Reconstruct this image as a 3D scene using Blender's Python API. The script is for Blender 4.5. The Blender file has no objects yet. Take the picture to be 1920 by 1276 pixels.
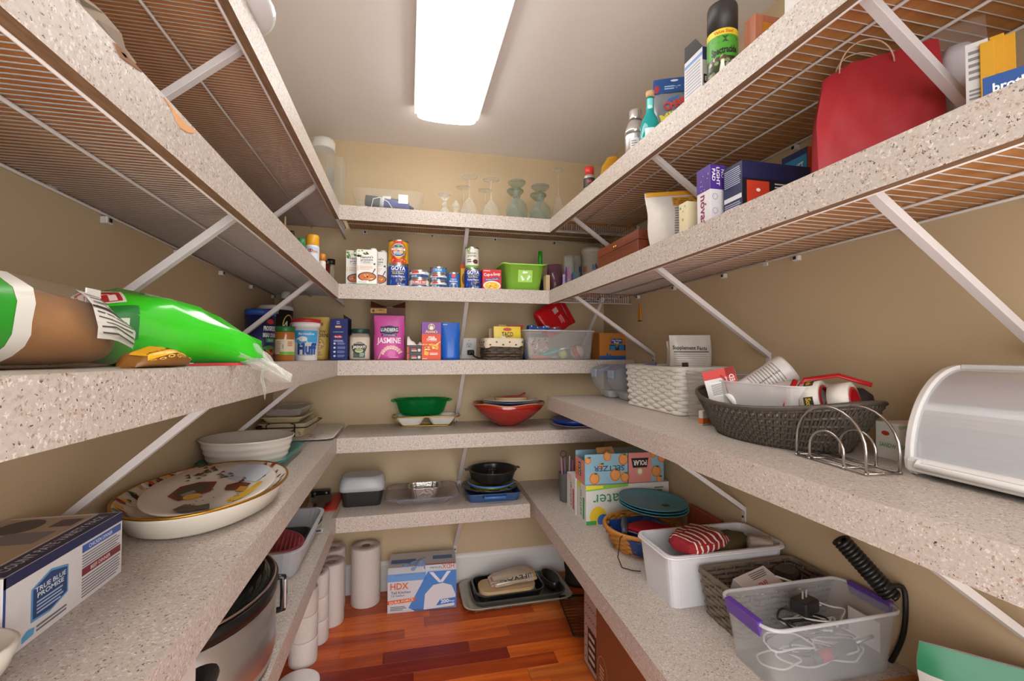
import bpy, math, random
from mathutils import Vector, Matrix
random.seed(7)
PI = math.pi
scene = bpy.context.scene
COL = scene.collection

# ------------------------------------------------------------------ camera
S, CZ = 2.2, 1.292                       # metres per survey unit, camera height
FPX, YAW, PITCH, ROLL = 853.0, .2245, .0242, .0018
cF = Vector((math.sin(YAW)*math.cos(PITCH), math.cos(YAW)*math.cos(PITCH), math.sin(PITCH)))
_r = Vector((math.cos(YAW), -math.sin(YAW), 0)); _u = _r.cross(cF)
cR = _r*math.cos(ROLL)+_u*math.sin(ROLL); cU = _u*math.cos(ROLL)-_r*math.sin(ROLL)
cam_d = bpy.data.cameras.new('camera'); cam = bpy.data.objects.new('camera', cam_d); COL.objects.link(cam)
cam_d.sensor_width = 36; cam_d.lens = FPX/1920*36; cam_d.clip_start = .02
cam.matrix_world = Matrix(((cR.x, cU.x, -cF.x, 0), (cR.y, cU.y, -cF.y, 0), (cR.z, cU.z, -cF.z, CZ), (0, 0, 0, 1)))
scene.camera = cam

# ------------------------------------------------------------------ world, exposure
wd = bpy.data.worlds.new('world'); scene.world = wd; wd.use_nodes = True
wd.node_tree.nodes['Background'].inputs[0].default_value = (1.0, .985, .97, 1)
wd.node_tree.nodes['Background'].inputs[1].default_value = 3.7  # even fill light added in place of the unseen room behind the camera
LAMP = 7.0
scene.view_settings.view_transform = 'Standard'; scene.view_settings.look = 'None'
scene.view_settings.exposure = 0.42; scene.view_settings.gamma = 1; scene.view_settings.use_curve_mapping = False

# ------------------------------------------------------------------ survey: pixels to points
def ray(u, v): return cF + cR*((u-960)/FPX) - cU*((v-638)/FPX)
CAMP = Vector((0, 0, CZ))
def wx(u, v, x): d = ray(u, v); return CAMP + d*(x/d.x)          # pixel on plane x = const
def wy(u, v, y): d = ray(u, v); return CAMP + d*(y/d.y)          # pixel on plane y = const
def wz(u, v, z): d = ray(u, v); return CAMP + d*((z-CZ)/d.z)     # pixel on plane z = const
SH = {'L1': (.3062, .0081), 'L2': (.1406, .0157), 'L3': (-.0194, .0129), 'L4': (-.1799, -.0034), 'L5': (-.343, -.0063),
      'B1': (.3061, 0), 'B2': (.1405, 0), 'B3': (-.0193, 0), 'B4': (-.1799, 0), 'B5': (-.3429, 0),
      'R1': (.3061, -.0175), 'R2': (.1405, .0049), 'R3': (-.104, -.0006), 'R4': (-.3421, 0), 'F': (-CZ/S, 0)}
def ztop(sh, y): a, b = SH[sh]; return CZ + S*(a+b*(1-y/S))
def on(sh, u, v):                                                 # pixel on the top of a shelf
    a, b = SH[sh]; d = ray(u, v); t = (a+b)/(d.z+b*d.y)*S; p = CAMP + d*t; return p
XL, XWL, XWR, YB, YW = -.3124, -.682, 1.166, 2.2, 2.587
XR = {'R1': .699, 'R2': .6945, 'R3': .7005, 'R4': .617}
ZC = 2.4386
def spany(sh, Y, u0, u1, vt):      # things that face the door: centre x, width, height at front plane y = Y
    a = wy(u0, vt, Y); b = wy(u1, vt, Y); zt = wy((u0+u1)/2, vt, Y).z
    return (a.x+b.x)/2, b.x-a.x, zt-ztop(sh, Y)
def spanx(sh, X, u0, u1, vt):      # things that face across the room: centre y, width, height at plane x = X
    a = wx(u0, vt, X); b = wx(u1, vt, X); c = wx((u0+u1)/2, vt, X)
    return (a.y+b.y)/2, abs(b.y-a.y), c.z-ztop(sh, c.y)

# ------------------------------------------------------------------ materials
def lin(h):
    h = h.lstrip('#'); o = []
    for i in (0, 2, 4):
        c = int(h[i:i+2], 16)/255; o.append(c/12.92 if c <= .04045 else ((c+.055)/1.055)**2.4)
    return (*o, 1)
MATS = {}
def newmat(name):
    m = bpy.data.materials.new(name); m.use_nodes = True
    return m, m.node_tree.nodes, m.node_tree.links, m.node_tree.nodes['Principled BSDF']
def M(h, rough=.5, metal=0., grain=.06, scale=40., bump=0., coat=0., emit=0.):
    k = (h, rough, metal, grain, scale, bump, coat, emit)
    if k in MATS: return MATS[k]
    m, N, L, b = newmat('paint_'+h.strip('#'))
    b.inputs['Roughness'].default_value = rough; b.inputs['Metallic'].default_value = metal
    b.inputs['Coat Weight'].default_value = coat
    c = lin(h)
    if emit: b.inputs['Emission Color'].default_value = c; b.inputs['Emission Strength'].default_value = emit
    if grain or bump:
        t = N.new('ShaderNodeTexCoord'); n = N.new('ShaderNodeTexNoise'); n.inputs['Scale'].default_value = scale; n.inputs['Detail'].default_value = 3
        L.new(t.outputs['Object'], n.inputs['Vector'])
        r = N.new('ShaderNodeMix'); r.data_type = 'RGBA'
        r.inputs[6].default_value = tuple(max(0, x*(1-grain)) for x in c[:3])+(1,); r.inputs[7].default_value = tuple(min(1, x*(1+grain)) for x in c[:3])+(1,)
        L.new(n.outputs[0], r.inputs[0]); L.new(r.outputs[2], b.inputs['Base Color'])
        if bump:
            bp = N.new('ShaderNodeBump'); bp.inputs['Strength'].default_value = bump; bp.inputs['Distance'].default_value = .004
            L.new(n.outputs[0], bp.inputs['Height']); L.new(bp.outputs[0], b.inputs['Normal'])
    else: b.inputs['Base Color'].default_value = c
    MATS[k] = m; return m
def clear(h='f4f6f6', a=.18, rough=.08, ior=1.45, spec=1.0, tint=None):
    k = ('clear', h, a, rough, ior, spec, tint)
    if k in MATS: return MATS[k]
    m, N, L, b = newmat('clear_'+h)
    b.inputs['Base Color'].default_value = lin(h); b.inputs['Roughness'].default_value = rough
    t = N.new('ShaderNodeBsdfTransparent'); t.inputs[0].default_value = tuple(max(.001, q)**(.5 if tint else .12) for q in lin(tint or h)[:3])+(1,)
    f = N.new('ShaderNodeFresnel'); ge = N.new('ShaderNodeNewGeometry'); mr = N.new('ShaderNodeMapRange'); mr.inputs[3].default_value = ior; mr.inputs[4].default_value = 1/ior
    L.new(ge.outputs['Backfacing'], mr.inputs[0]); L.new(mr.outputs[0], f.inputs[0])   # thin walls: same gloss on both sides
    mx = N.new('ShaderNodeMath'); mx.operation = 'MULTIPLY_ADD'; mx.use_clamp = True; mx.inputs[1].default_value = spec; mx.inputs[2].default_value = a
    L.new(f.outputs[0], mx.inputs[0]); s = N.new('ShaderNodeMixShader')
    L.new(mx.outputs[0], s.inputs[0]); L.new(t.outputs[0], s.inputs[1]); L.new(b.outputs[0], s.inputs[2])
    L.new(s.outputs[0], N['Material Output'].inputs['Surface']); MATS[k] = m; return m
def glass(h='e8f2ee', a=.03, spec=.9): return clear(h, a, .03, 1.5, spec, h)
def laminate():
    if 'lam' in MATS: return MATS['lam']
    m, N, L, b = newmat('speckled_laminate'); t = N.new('ShaderNodeTexCoord'); b.inputs['Roughness'].default_value = .42
    warp = []
    def vor(sc, lo, hi, pick):
        v = N.new('ShaderNodeTexVoronoi'); v.inputs['Scale'].default_value = sc; v.inputs['Randomness'].default_value = 1
        L.new(warp[0], v.inputs['Vector'])
        r = N.new('ShaderNodeMapRange'); r.inputs[1].default_value = lo; r.inputs[2].default_value = hi; r.inputs[3].default_value = 1; r.inputs[4].default_value = 0
        L.new(v.outputs['Distance'], r.inputs[0])
        sp = N.new('ShaderNodeSeparateColor'); L.new(v.outputs['Color'], sp.inputs[0])
        g = N.new('ShaderNodeMath'); g.operation = 'GREATER_THAN'; g.inputs[1].default_value = pick; L.new(sp.outputs[0], g.inputs[0])
        q = N.new('ShaderNodeMath'); q.operation = 'MULTIPLY'; L.new(r.outputs[0], q.inputs[0]); L.new(g.outputs[0], q.inputs[1]); return q.outputs[0]
    def mix(a, colr, fac):
        x = N.new('ShaderNodeMix'); x.data_type = 'RGBA'
        if isinstance(a, tuple): x.inputs[6].default_value = a
        else: L.new(a, x.inputs[6])
        x.inputs[7].default_value = colr; L.new(fac, x.inputs[0]); return x.outputs[2]
    dn = N.new('ShaderNodeTexNoise'); dn.inputs['Scale'].default_value = 240; dn.inputs['Detail'].default_value = 2; L.new(t.outputs['Object'], dn.inputs['Vector'])
    dm = N.new('ShaderNodeVectorMath'); dm.operation = 'MULTIPLY_ADD'; dm.inputs[1].default_value = (.012, .012, .012); L.new(dn.outputs['Color'], dm.inputs[0]); L.new(t.outputs['Object'], dm.inputs[2]); warp.append(dm.outputs[0])
    n = N.new('ShaderNodeTexNoise'); n.inputs['Scale'].default_value = 190; n.inputs['Detail'].default_value = 3; L.new(t.outputs['Object'], n.inputs['Vector'])
    c = mix(lin('a0958c'), lin('cfc5bc'), n.outputs[0])
    c = mix(c, lin('d6ccc4'), vor(210, .3, .6, .74))
    c = mix(c, lin('a08672'), vor(190, .2, .5, .74))
    c = mix(c, lin('3e322c'), vor(230, .22, .42, .83))
    L.new(c, b.inputs['Base Color']); MATS['lam'] = m; return m
def woodmat(name, c0, c1, axis=0, scale=9., rough=.45, dark=None):
    if name in MATS: return MATS[name]
    m, N, L, b = newmat(name); t = N.new('ShaderNodeTexCoord'); mp = N.new('ShaderNodeMapping'); oi = N.new('ShaderNodeObjectInfo')
    sc = [scale*2.6]*3; sc[axis] = scale*.22; mp.inputs['Scale'].default_value = sc
    mu = N.new('ShaderNodeMath'); mu.operation = 'MULTIPLY'; mu.inputs[1].default_value = 37.; L.new(oi.outputs['Random'], mu.inputs[0])
    L.new(t.outputs['Object'], mp.inputs['Vector']); L.new(mu.outputs[0], mp.inputs['Location'])
    n = N.new('ShaderNodeTexNoise'); n.inputs['Scale'].default_value = 1.6; n.inputs['Detail'].default_value = 6; n.inputs['Roughness'].default_value = .62; L.new(mp.outputs[0], n.inputs['Vector'])
    r = N.new('ShaderNodeValToRGB'); r.color_ramp.elements[0].position = .3; r.color_ramp.elements[0].color = lin(c0); r.color_ramp.elements[1].position = .7; r.color_ramp.elements[1].color = lin(c1)
    if dark:
        e = r.color_ramp.elements.new(.22); e.color = lin(dark)
    L.new(n.outputs[0], r.inputs[0]); L.new(r.outputs[0], b.inputs['Base Color']); b.inputs['Roughness'].default_value = rough
    MATS[name] = m; return m

# ------------------------------------------------------------------ mesh builder
class MB:
    def __init__(s): s.v = []; s.f = []; s.m = []; s.s = []
    def add(s, vs, fs, mi=0, sm=False):
        o = len(s.v); s.v += [tuple(p) for p in vs]
        for f in fs: s.f.append([i+o for i in f]); s.m.append(mi); s.s.append(sm)
        return s
    def box(s, x0, x1, y0, y1, z0, z1, mi=0):
        v = [(x, y, z) for z in (z0, z1) for y in (y0, y1) for x in (x0, x1)]
        return s.add(v, [(0, 2, 3, 1), (4, 5, 7, 6), (0, 1, 5, 4), (2, 6, 7, 3), (0, 4, 6, 2), (1, 3, 7, 5)], mi)
    def loft(s, rings, cap0=True, cap1=True, mi=0, sm=False, loop=True):
        n = len(rings[0]); v = [p for r in rings for p in r]; f = []
        for i in range(len(rings)-1):
            for j in range(n if loop else n-1):
                k = (j+1) % n; f.append((i*n+j, i*n+k, (i+1)*n+k, (i+1)*n+j))
        s.add(v, f, mi, sm); o = len(s.v)-len(v)
        if cap0: s.f.append([o+j for j in range(n)][::-1]); s.m.append(mi); s.s.append(False)
        if cap1: s.f.append([o+(len(rings)-1)*n+j for j in range(n)]); s.m.append(mi); s.s.append(False)
        return s
    def lathe(s, prof, n=28, mi=0, sm=True, cx=0, cy=0, cap0=True, cap1=True, sx=1, sy=1):
        rings = [[(cx+sx*r*math.cos(2*PI*j/n), cy+sy*r*math.sin(2*PI*j/n), z) for j in range(n)] for r, z in prof]
        return s.loft(rings, cap0 and prof[0][0] > 1e-5, cap1 and prof[-1][0] > 1e-5, mi, sm)
    def tube(s, pts, r, n=6, closed=False, mi=0, flat=1.0):
        pts = [Vector(p) for p in pts]; m = len(pts); rings = []; up = None
        for i, p in enumerate(pts):
            a = pts[i-1] if (i or closed) else p; b = pts[(i+1) % m] if (i < m-1 or closed) else p
            t = (b-a).normalized() if (b-a).length > 1e-9 else Vector((0, 0, 1))
            if up is None: up = Vector((0, 0, 1)) if abs(t.z) < .9 else Vector((1, 0, 0))
            e = (up-t*up.dot(t)); e = e.normalized() if e.length > 1e-6 else t.orthogonal().normalized()
            w = t.cross(e); up = e; rr = r[i] if isinstance(r, (list, tuple)) else r
            rings.append([p+(e*math.cos(2*PI*j/n)*flat+w*math.sin(2*PI*j/n))*rr for j in range(n)])
        if closed: rings.append(rings[0])
        return s.loft(rings, not closed, not closed, mi, True)
    def surf(s, fn, nu, nv, mi=0, sm=True):
        v = [fn(i/nu, j/nv) for j in range(nv+1) for i in range(nu+1)]
        f = [(j*(nu+1)+i, j*(nu+1)+i+1, (j+1)*(nu+1)+i+1, (j+1)*(nu+1)+i) for j in range(nv) for i in range(nu)]
        return s.add(v, f, mi, sm)
    def xf(s, mt): s.v = [tuple(mt @ Vector(p)) for p in s.v]; return s
    def build(s, name, mats, parent=None, bevel=0, loc=None, kind=None, label=None):
        me = bpy.data.meshes.new(name); me.from_pydata(s.v, [], s.f)
        for m in (mats if isinstance(mats, (list, tuple)) else [mats]): me.materials.append(m)
        for p, mi, sm in zip(me.polygons, s.m, s.s): p.material_index = mi; p.use_smooth = sm
        me.update(); o = bpy.data.objects.new(name, me); COL.objects.link(o)
        if parent: o.parent = parent
        if loc is not None: o.location = loc
        if kind: o['kind'] = kind
        if label: o['label'] = label
        if bevel:
            b = o.modifiers.new('bevel', 'BEVEL'); b.width = bevel; b.segments = 2; b.limit_method = 'ANGLE'; b.angle_limit = .6
        return o
def rr(w, d, r, z, n=4, cx=0, cy=0):
    r = min(r, w/2-1e-5, d/2-1e-5); p = []
    for sx, sy, a0 in ((1, 1, 0), (-1, 1, PI/2), (-1, -1, PI), (1, -1, 1.5*PI)):
        for i in range(n+1):
            a = a0+PI/2*i/n; p.append((cx+sx*(w/2-r)+r*math.cos(a), cy+sy*(d/2-r)+r*math.sin(a), z))
    return p
def el(a, b, z, n=32, cx=0, cy=0): return [(cx+a*math.cos(2*PI*i/n), cy+b*math.sin(2*PI*i/n), z) for i in range(n)]
def tag(o, label, cat, group=None):
    o['label'] = label; o['category'] = cat
    if group: o['group'] = group
    return o
def place(o, p, rz=0, sh=None, rx=0, ry=0):
    tilt = -math.atan(SH[sh][1]) if sh else 0
    o.matrix_world = Matrix.Translation(p) @ Matrix.Rotation(tilt, 4, 'X') @ Matrix.Rotation(rz, 4, 'Z') @ Matrix.Rotation(rx, 4, 'X') @ Matrix.Rotation(ry, 4, 'Y'); return o
def T(name, label, cat, p, rz=0, sh=None, group=None, rx=0, ry=0):
    o = bpy.data.objects.new(name, None); COL.objects.link(o); o.empty_display_size = .05
    tag(o, label, cat, group); return place(o, Vector(p), rz, sh, rx, ry)
def PS(sh, x, y, dz=0): return Vector((x, y, ztop(sh, y)+dz+.0004))

# ------------------------------------------------------------------ printing on faces
TXT = {}
def textmesh(s, bold=0.):
    k = (s, bold)
    if k in TXT: return TXT[k]
    cu = bpy.data.curves.new('t', 'FONT'); cu.body = s; cu.size = 1; cu.resolution_u = 2; cu.offset = bold; cu.fill_mode = 'FRONT'
    o = bpy.data.objects.new('t', cu); me = bpy.data.meshes.new_from_object(o)
    v = [(p.co.x, p.co.y) for p in me.vertices]; f = [list(p.vertices) for p in me.polygons]
    bpy.data.objects.remove(o); bpy.data.curves.remove(cu); bpy.data.meshes.remove(me)
    xs = [p[0] for p in v] or [0, 1]; TXT[k] = (v, f, min(xs), max(xs)); return TXT[k]
class Print:
    def __init__(s, fn, step=.012, base=1): s.fn = fn; s.mb = MB(); s.mats = []; s.step = step; s.base = base
    def mi(s, c):
        m = c if not isinstance(c, str) else M(c, .45, grain=0)
        if m not in s.mats: s.mats.append(m)
        return s.mats.index(m)
    def _n(s, d): return max(1, min(40, int(abs(d)/s.step)+1)) if s.step else 1
    def rect(s, u0, v0, u1, v1, c, l=1):
        a, b = s._n(u1-u0), s._n(v1-v0); o = .0003*(l+s.base-1)
        s.mb.surf(lambda i, j: s.fn(u0+(u1-u0)*i, v0+(v1-v0)*j, o), a, b, s.mi(c), s.step > 0); return s
    def poly(s, pts, c, l=1):
        o = .0003*(l+s.base-1); s.mb.add([s.fn(u, v, o) for u, v in pts], [list(range(len(pts)))], s.mi(c)); return s
    def ell(s, cu, cv, a, b, c, l=1, n=18, a0=0, a1=2*PI):
        o = .0003*(l+s.base-1); v = [s.fn(cu, cv, o)]+[s.fn(cu+a*math.cos(a0+(a1-a0)*i/n), cv+b*math.sin(a0+(a1-a0)*i/n), o) for i in range(n+1)]
        s.mb.add(v, [(0, i+1, i+2) for i in range(n)], s.mi(c)); return s
    def ring(s, cu, cv, a, b, th, c, l=1, n=24):
        o = .0003*(l+s.base-1); v = []
        for k in (1, 0): v += [s.fn(cu+(a-k*th)*math.cos(2*PI*i/n), cv+(b-k*th)*math.sin(2*PI*i/n), o) for i in range(n)]
        s.mb.add(v, [(i, (i+1) % n, n+(i+1) % n, n+i) for i in range(n)], s.mi(c)); return s
    def text(s, t, u, v, h, c, l=2, w=None, rot=0., bold=.012, align=.5):
        vs, f, x0, x1 = textmesh(t, bold); k = h/.69; kx = (w/(x1-x0)) if w else k; o = .0003*(l+s.base-1); ca, sa = math.cos(rot), math.sin(rot); out = []
        for x, y in vs:
            a = (x-x0-(x1-x0)*align)*kx; b = y*k-h/2; out.append(s.fn(u+a*ca-b*sa, v+a*sa+b*ca, o))
        s.mb.add(out, f, s.mi(c)); return s
    def lines(s, u0, v0, u1, v1, n, c, l=2, fill=.5, rag=.25):
        p = (v1-v0)/n
        for i in range(n):
            e = u1-(u1-u0)*rag*random.random(); s.rect(u0, v0+p*(i+.25), e, v0+p*(i+.25+fill), c, l)
        return s
    def build(s, parent, name='label_print'): return s.mb.build(name, s.mats, parent)
def face(side, w, d, h):           # u across, v up, from the lower left corner of that face
    if side == 'front': return lambda u, v, o: (u-w/2, -d/2-o, v)
    if side == 'back': return lambda u, v, o: (w/2-u, d/2+o, v)
    if side == 'right': return lambda u, v, o: (w/2+o, u-d/2, v)
    if side == 'left': return lambda u, v, o: (-w/2-o, d/2-u, v)
    return lambda u, v, o: (u-w/2, v-d/2, h+o)
def cylf(r, z0=0, a=-PI/2):        # u along the girth, centred on angle a
    R_ = r if callable(r) else (lambda z: r)
    return lambda u, v, o: ((R_(v)+o)*math.cos(a+u/R_(v)), (R_(v)+o)*math.sin(a+u/R_(v)), z0+v)
def facing(p): return math.atan2(-p[1], -p[0])   # angle from a point to the door
def carton(name, label, cat, p, w, d, h, col, rz=0, sh=None, group=None, part='carton', rough=.5, bev=.001, rx=0, ry=0):
    t = T(name, label, cat, p, rz, sh, group, rx, ry)
    MB().box(-w/2, w/2, -d/2, d/2, 0, h).build(part, col if not isinstance(col, str) else M(col, rough), t, bev); return t
# ------------------------------------------------------------------ the room
def struct(o): o['kind'] = 'structure'; return o
PAINT = M('c6b08e', .75, grain=.03, scale=6, bump=.05); CEIL = M('e6e1dd', .85, grain=.02, scale=8)
WHITE = M('e6e2de', .4, grain=.02)
YN = -.38
struct(MB().box(XWL-.1, XWL, YN-.1, YW+.1, 0, ZC).build('wall_left', PAINT))
struct(MB().box(XWL, XWR, YW, YW+.1, 0, ZC).build('wall_back', PAINT))
struct(MB().box(XWR, XWR+.1, YN-.1, YW+.1, 0, ZC).build('wall_right', PAINT))
b = MB(); b.box(XWL, -.56, YN-.1, YN, 0, ZC); b.box(1.04, XWR, YN-.1, YN, 0, ZC); b.box(-.56, 1.04, YN-.1, YN, 2.2, ZC); struct(b.build('wall_front', PAINT))  # unseen wall behind the camera, its opening widened to let in more fill
struct(MB().box(XWL-.1, XWR+.1, YN-.1, YW+.1, ZC, ZC+.1).build('ceiling', CEIL))
def baseboard(name, pts, ax):
    b = MB()
    for h, t in ((0, .014), (.14, .014), (.15, .010), (.157, .004)): pass
    x0, x1, y0, y1 = pts
    prof = [(0, 0), (.014, 0), (.014, .138), (.010, .146), (.010, .152), (.004, .158), (0, .158)]
    if ax == 'back': rings = [[(x, YW-o, z) for o, z in prof] for x in (x0, x1)]
    elif ax == 'left': rings = [[(XWL+o, y, z) for o, z in prof] for y in (y0, y1)]
    else: rings = [[(XWR-o, y, z) for o, z in prof] for y in (y0, y1)]
    return struct(b.loft(rings).build(name, WHITE))
baseboard('baseboard_back', (XWL+.014, XWR-.014, 0, 0), 'back'); baseboard('baseboard_left', (0, 0, YN, YW), 'left'); baseboard('baseboard_right', (0, 0, YN, YW), 'right')
b = MB(); b.box(-.56, -.54, YN-.1, YN, 0, 2.2); b.box(1.02, 1.04, YN-.1, YN, 0, 2.2); b.box(-.54, 1.02, YN-.1, YN, 2.18, 2.2); struct(b.build('trim_1', WHITE))
# floor: a dark bed and single cherry planks
fl = struct(MB().box(XWL-.1, XWR+.1, YN-.1, YW+.1, -.06, -.012).build('floor', M('2c120a', .6)))
CH = [woodmat('cherry_%d' % i, a, c, 0, 9, .3) for i, (a, c) in enumerate((('a23c0e', 'de6a22'), ('b64812', 'e6762a'), ('8e300e', 'bc521c'), ('68160c', '902a1a'), ('a04a1c', 'dc7a34')))]
PW = .0757; k = 0; y1 = 2.058+PW*7
while y1 > YN-.1:
    y0 = y1-PW; cut = {7: ((-.094, 2), (.27, 3)), 8: ((.0, 3), (.43, 3)), 9: ((.03, 3), (.62, 2))}.get(k)
    edges = [XWL-.1]; kinds = []
    if cut:
        for e, kd in cut: edges.append(e); kinds.append(kd)
        kinds.append(random.choice((0, 1, 2)))
    else:
        x = edges[0]+random.uniform(.15, .6)
        while x < XWR: edges.append(x); kinds.append(random.choice((0, 1, 1, 4, 2, 0))); x += random.uniform(.35, .85)
        kinds.append(random.choice((0, 1, 4)))
    edges.append(XWR+.1)
    for i in range(len(edges)-1):
        l = edges[i+1]-edges[i]; 
        if l < .03: continue
        o = MB().box(-l/2+.0004, l/2-.0004, -PW/2+.0004, PW/2-.0004, -.012, 0).build('plank', CH[kinds[i]], fl, .0008, loc=((edges[i]+edges[i+1])/2, (y0+y1)/2, 0))
    y1 = y0; k += 1

# ------------------------------------------------------------------ ceiling lamp (wraparound fluorescent)
lamp = T('ceiling_light', 'white wraparound fluorescent ceiling light above the pantry shelves', 'ceiling light', (.17, 1.52, ZC))
LW, LL = .305, 1.27
def wrap(w, h, n=14): return [(w/2*math.cos(PI*i/n)*(1 if abs(math.cos(PI*i/n)) > .98 else 1), -h*(math.sin(PI*i/n)**.22)) for i in range(n+1)]
EM = M('fffcf8', .4, emit=LAMP, grain=0)
rings = [[(x*k, y, -.012+z*k2) for x, z in wrap(LW-.03, .062)] for y, k, k2 in ((-LL/2, .9, .55), (-LL/2+.02, 1, 1), (LL/2-.02, 1, 1), (LL/2, .9, .55))]
MB().loft(rings, True, True, sm=False).build('diffuser', EM, lamp, label='glowing ribbed acrylic diffuser')
MB().box(-LW/2, LW/2, -LL/2+.008, LL/2-.008, -.014, 0).build('housing', M('e9e7e4', .4), lamp)
for sx in (-1, 1): MB().box(sx*(LW/2-.007)-.007, sx*(LW/2-.007)+.007, -LL/2+.008, LL/2-.008, -.04, -.012).build('side_rail', M('dcdad6', .4), lamp, .002)

# ------------------------------------------------------------------ shelves
LAM = laminate(); RAWB = woodmat('raw_particle_board', '6e5138', '8f7052', 1, 60, .8)
UND_L = woodmat('stained_board_left', 'b06a30', 'cc8c4e', 1, 5, .6, '7a4820'); UND_R = woodmat('plywood_underside', 'b5763c', 'd09a60', 1, 5, .6, '8a5426')
WIRE = M('d9d3cf', .4, grain=.02); BRK = M('d2cccb', .35, grain=.02); BLK = M('1a1714', .5)
LIPH, LIPT, TB = .068, .018, .007
def shelf(code, label, run, x0, x1, y0, y1, front, pitch, und, mids, brackets, lipx=None):
    """front: side of the lip ('+x', '-x', '-y'); y runs with the shelf tilt for side shelves"""
    p = Vector((0, YB, ztop(code, YB)))
    t = T('wire_shelf', label, 'shelf', p, 0, code, 'wire shelves with laminate edges')
    y0 -= YB; y1 -= YB
    # board with its laminate top
    b = MB(); lx0, lx1, ly0 = x0, x1, y0
    if front == '+x': lx1 = x1-LIPT
    if front == '-x': lx0 = x0+LIPT
    if front == '-y': ly0 = y0+LIPT
    bx0, bx1, by0 = lx0, lx1, ly0
    if front == '+x': b.box(lx0, x1-.0004, y0, 0, -TB, 0); b.box(lx0, lx1, 0, y1, -TB, 0); b.m[6] = 1
    elif front == '-x': b.box(x0+.0004, lx1, y0, y1, -TB, 0)
    else: b.box(lx0, lx1, y0+.0004, y1, -TB, 0)
    b.m[0] = 1; b.build('board', [LAM, und], t)
    l = MB()
    if front == '+x': l.box(x1-LIPT, x1, y0, 0, -LIPH, -.0006)
    elif front == '-x': l.box(x0, x0+LIPT, y0, y1, -LIPH, -.0006)
    else: l.box(x0, lipx if lipx else x1, y0, y0+LIPT, -LIPH, -.0006)
    l.m[0] = 1; l.build('lip', [LAM, RAWB], t, 0, label='speckled laminate front lip with raw underside')
    # wire deck
    zw = -TB-.0018; r = .0016; w = MB(); rails = []
    if front in ('+x', '-x'):
        xf = lx1-.004 if front == '+x' else lx0+.004; xb = x0+.006 if front == '+x' else x1-.006; xt = xf
        n = int((y1-y0-.01)/pitch)
        for i in range(n):
            y = y0+.006+i*pitch; w.tube([(xb, y, zw), (xt, y, zw), (xt, y, zw-.056)], r, 4)
        rails = [[(xb, y0+.004, zw-.005), (xb, y1-.004, zw-.005)], [(xt, y0+.004, zw-.057), (xt, y1-.004, zw-.057)]]
        for m in mids: x = xb+(xt-xb)*m; rails.append([(x, y0+.004, zw-.0045), (x, y1-.004, zw-.0045)])
    else:
        n = int((x1-x0-.01)/pitch); yb = y1-.006; yt = ly0+.004
        for i in range(n):
            x = x0+.006+i*pitch; w.tube([(x, yb, zw), (x, yt, zw), (x, yt, zw-.045)], r, 4)
        rails = [[(x0+.004, yb, zw-.005), (x1-.004, yb, zw-.005)], [(x0+.004, yt, zw-.046), (x1-.004, yt, zw-.046)]]
        for m in mids: y = yb+(yt-yb)*m; rails.append([(x0+.004, y, zw-.0045), (x1-.004, y, zw-.0045)])
    w.build('cross_wires', WIRE, t, kind='stuff')
    for q in rails: MB().tube(q, .0034, 6).build('rail', WIRE, t)
    # diagonal braces and wall clips
    for s_ in brackets:
        b = MB()
        if front in ('+x', '-x'):
            y = s_-YB; sg = 1 if front == '+x' else -1; xw = x0 if sg > 0 else x1
            a_ = Vector((xf-sg*.004, y, -.026)); c_ = Vector((xw+sg*.004, y, -.325)); e = Vector((0, .009, 0)); d_ = (c_-a_).normalized(); nn = d_.cross(Vector((0, 1, 0)))*.0075
        else:
            x = s_; a_ = Vector((x, yt+.004, -.026)); c_ = Vector((x, y1-.004, -.325)); e = Vector((.0095, 0, 0)); d_ = (c_-a_).normalized(); nn = d_.cross(Vector((1, 0, 0)))*.006
        rings = [[q-e-nn, q+e-nn, q+e+nn, q-e+nn] for q in (a_, c_)]
        b.loft(rings); 
        dn = Vector((0, 0, -.045)); foot = [[q-e-(c_-a_).normalized()*0, q+e] for q in (c_, c_+dn)]
        hv = Vector((c_.x-a_.x, c_.y-a_.y, 0)).normalized()*.003
        b.loft([[q-e-hv, q+e-hv, q+e+hv, q-e+hv] for q in (c_+Vector((0, 0, .01)), c_+dn)])
        br = b.build('bracket', BRK, t, .0008)
        sc = MB(); q = c_+dn*.6-hv*1.3; ax = hv.normalized()
        sc.lathe([(0, 0), (.004, 0), (.004, .002), (0, .0025)], 10); m = ax.to_track_quat('-Z', 'Y').to_matrix().to_4x4(); m.translation = q
        sc.xf(m).build('screw', BLK, br)
    for i in range(9):
        c = MB()
        if front in ('+x', '-x'):
            y = y1-.05-.33*i
            if y < y0+.05: break
            c.box(xb-.008, xb+.008, y-.011, y+.011, zw-.026, zw-.010); d = MB().box(xb-.0095, xb+.0095, y-.005, y+.005, zw-.022, zw-.013)
        else:
            x = x0+.08+.36*i
            if x > x1-.05: break
            c.box(x-.011, x+.011, yb-.006, yb+.006, zw-.026, zw-.010); d = MB().box(x-.005, x+.005, yb-.0075, yb+.002, zw-.022, zw-.013)
        k_ = c.build('wall_clip', WIRE, t, .002); d.build('screw', BLK, k_)
    return t
YS = -.25
LB = (.94, 1.63); LBL = (.80, 1.38)
sh_obj = {}
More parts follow.
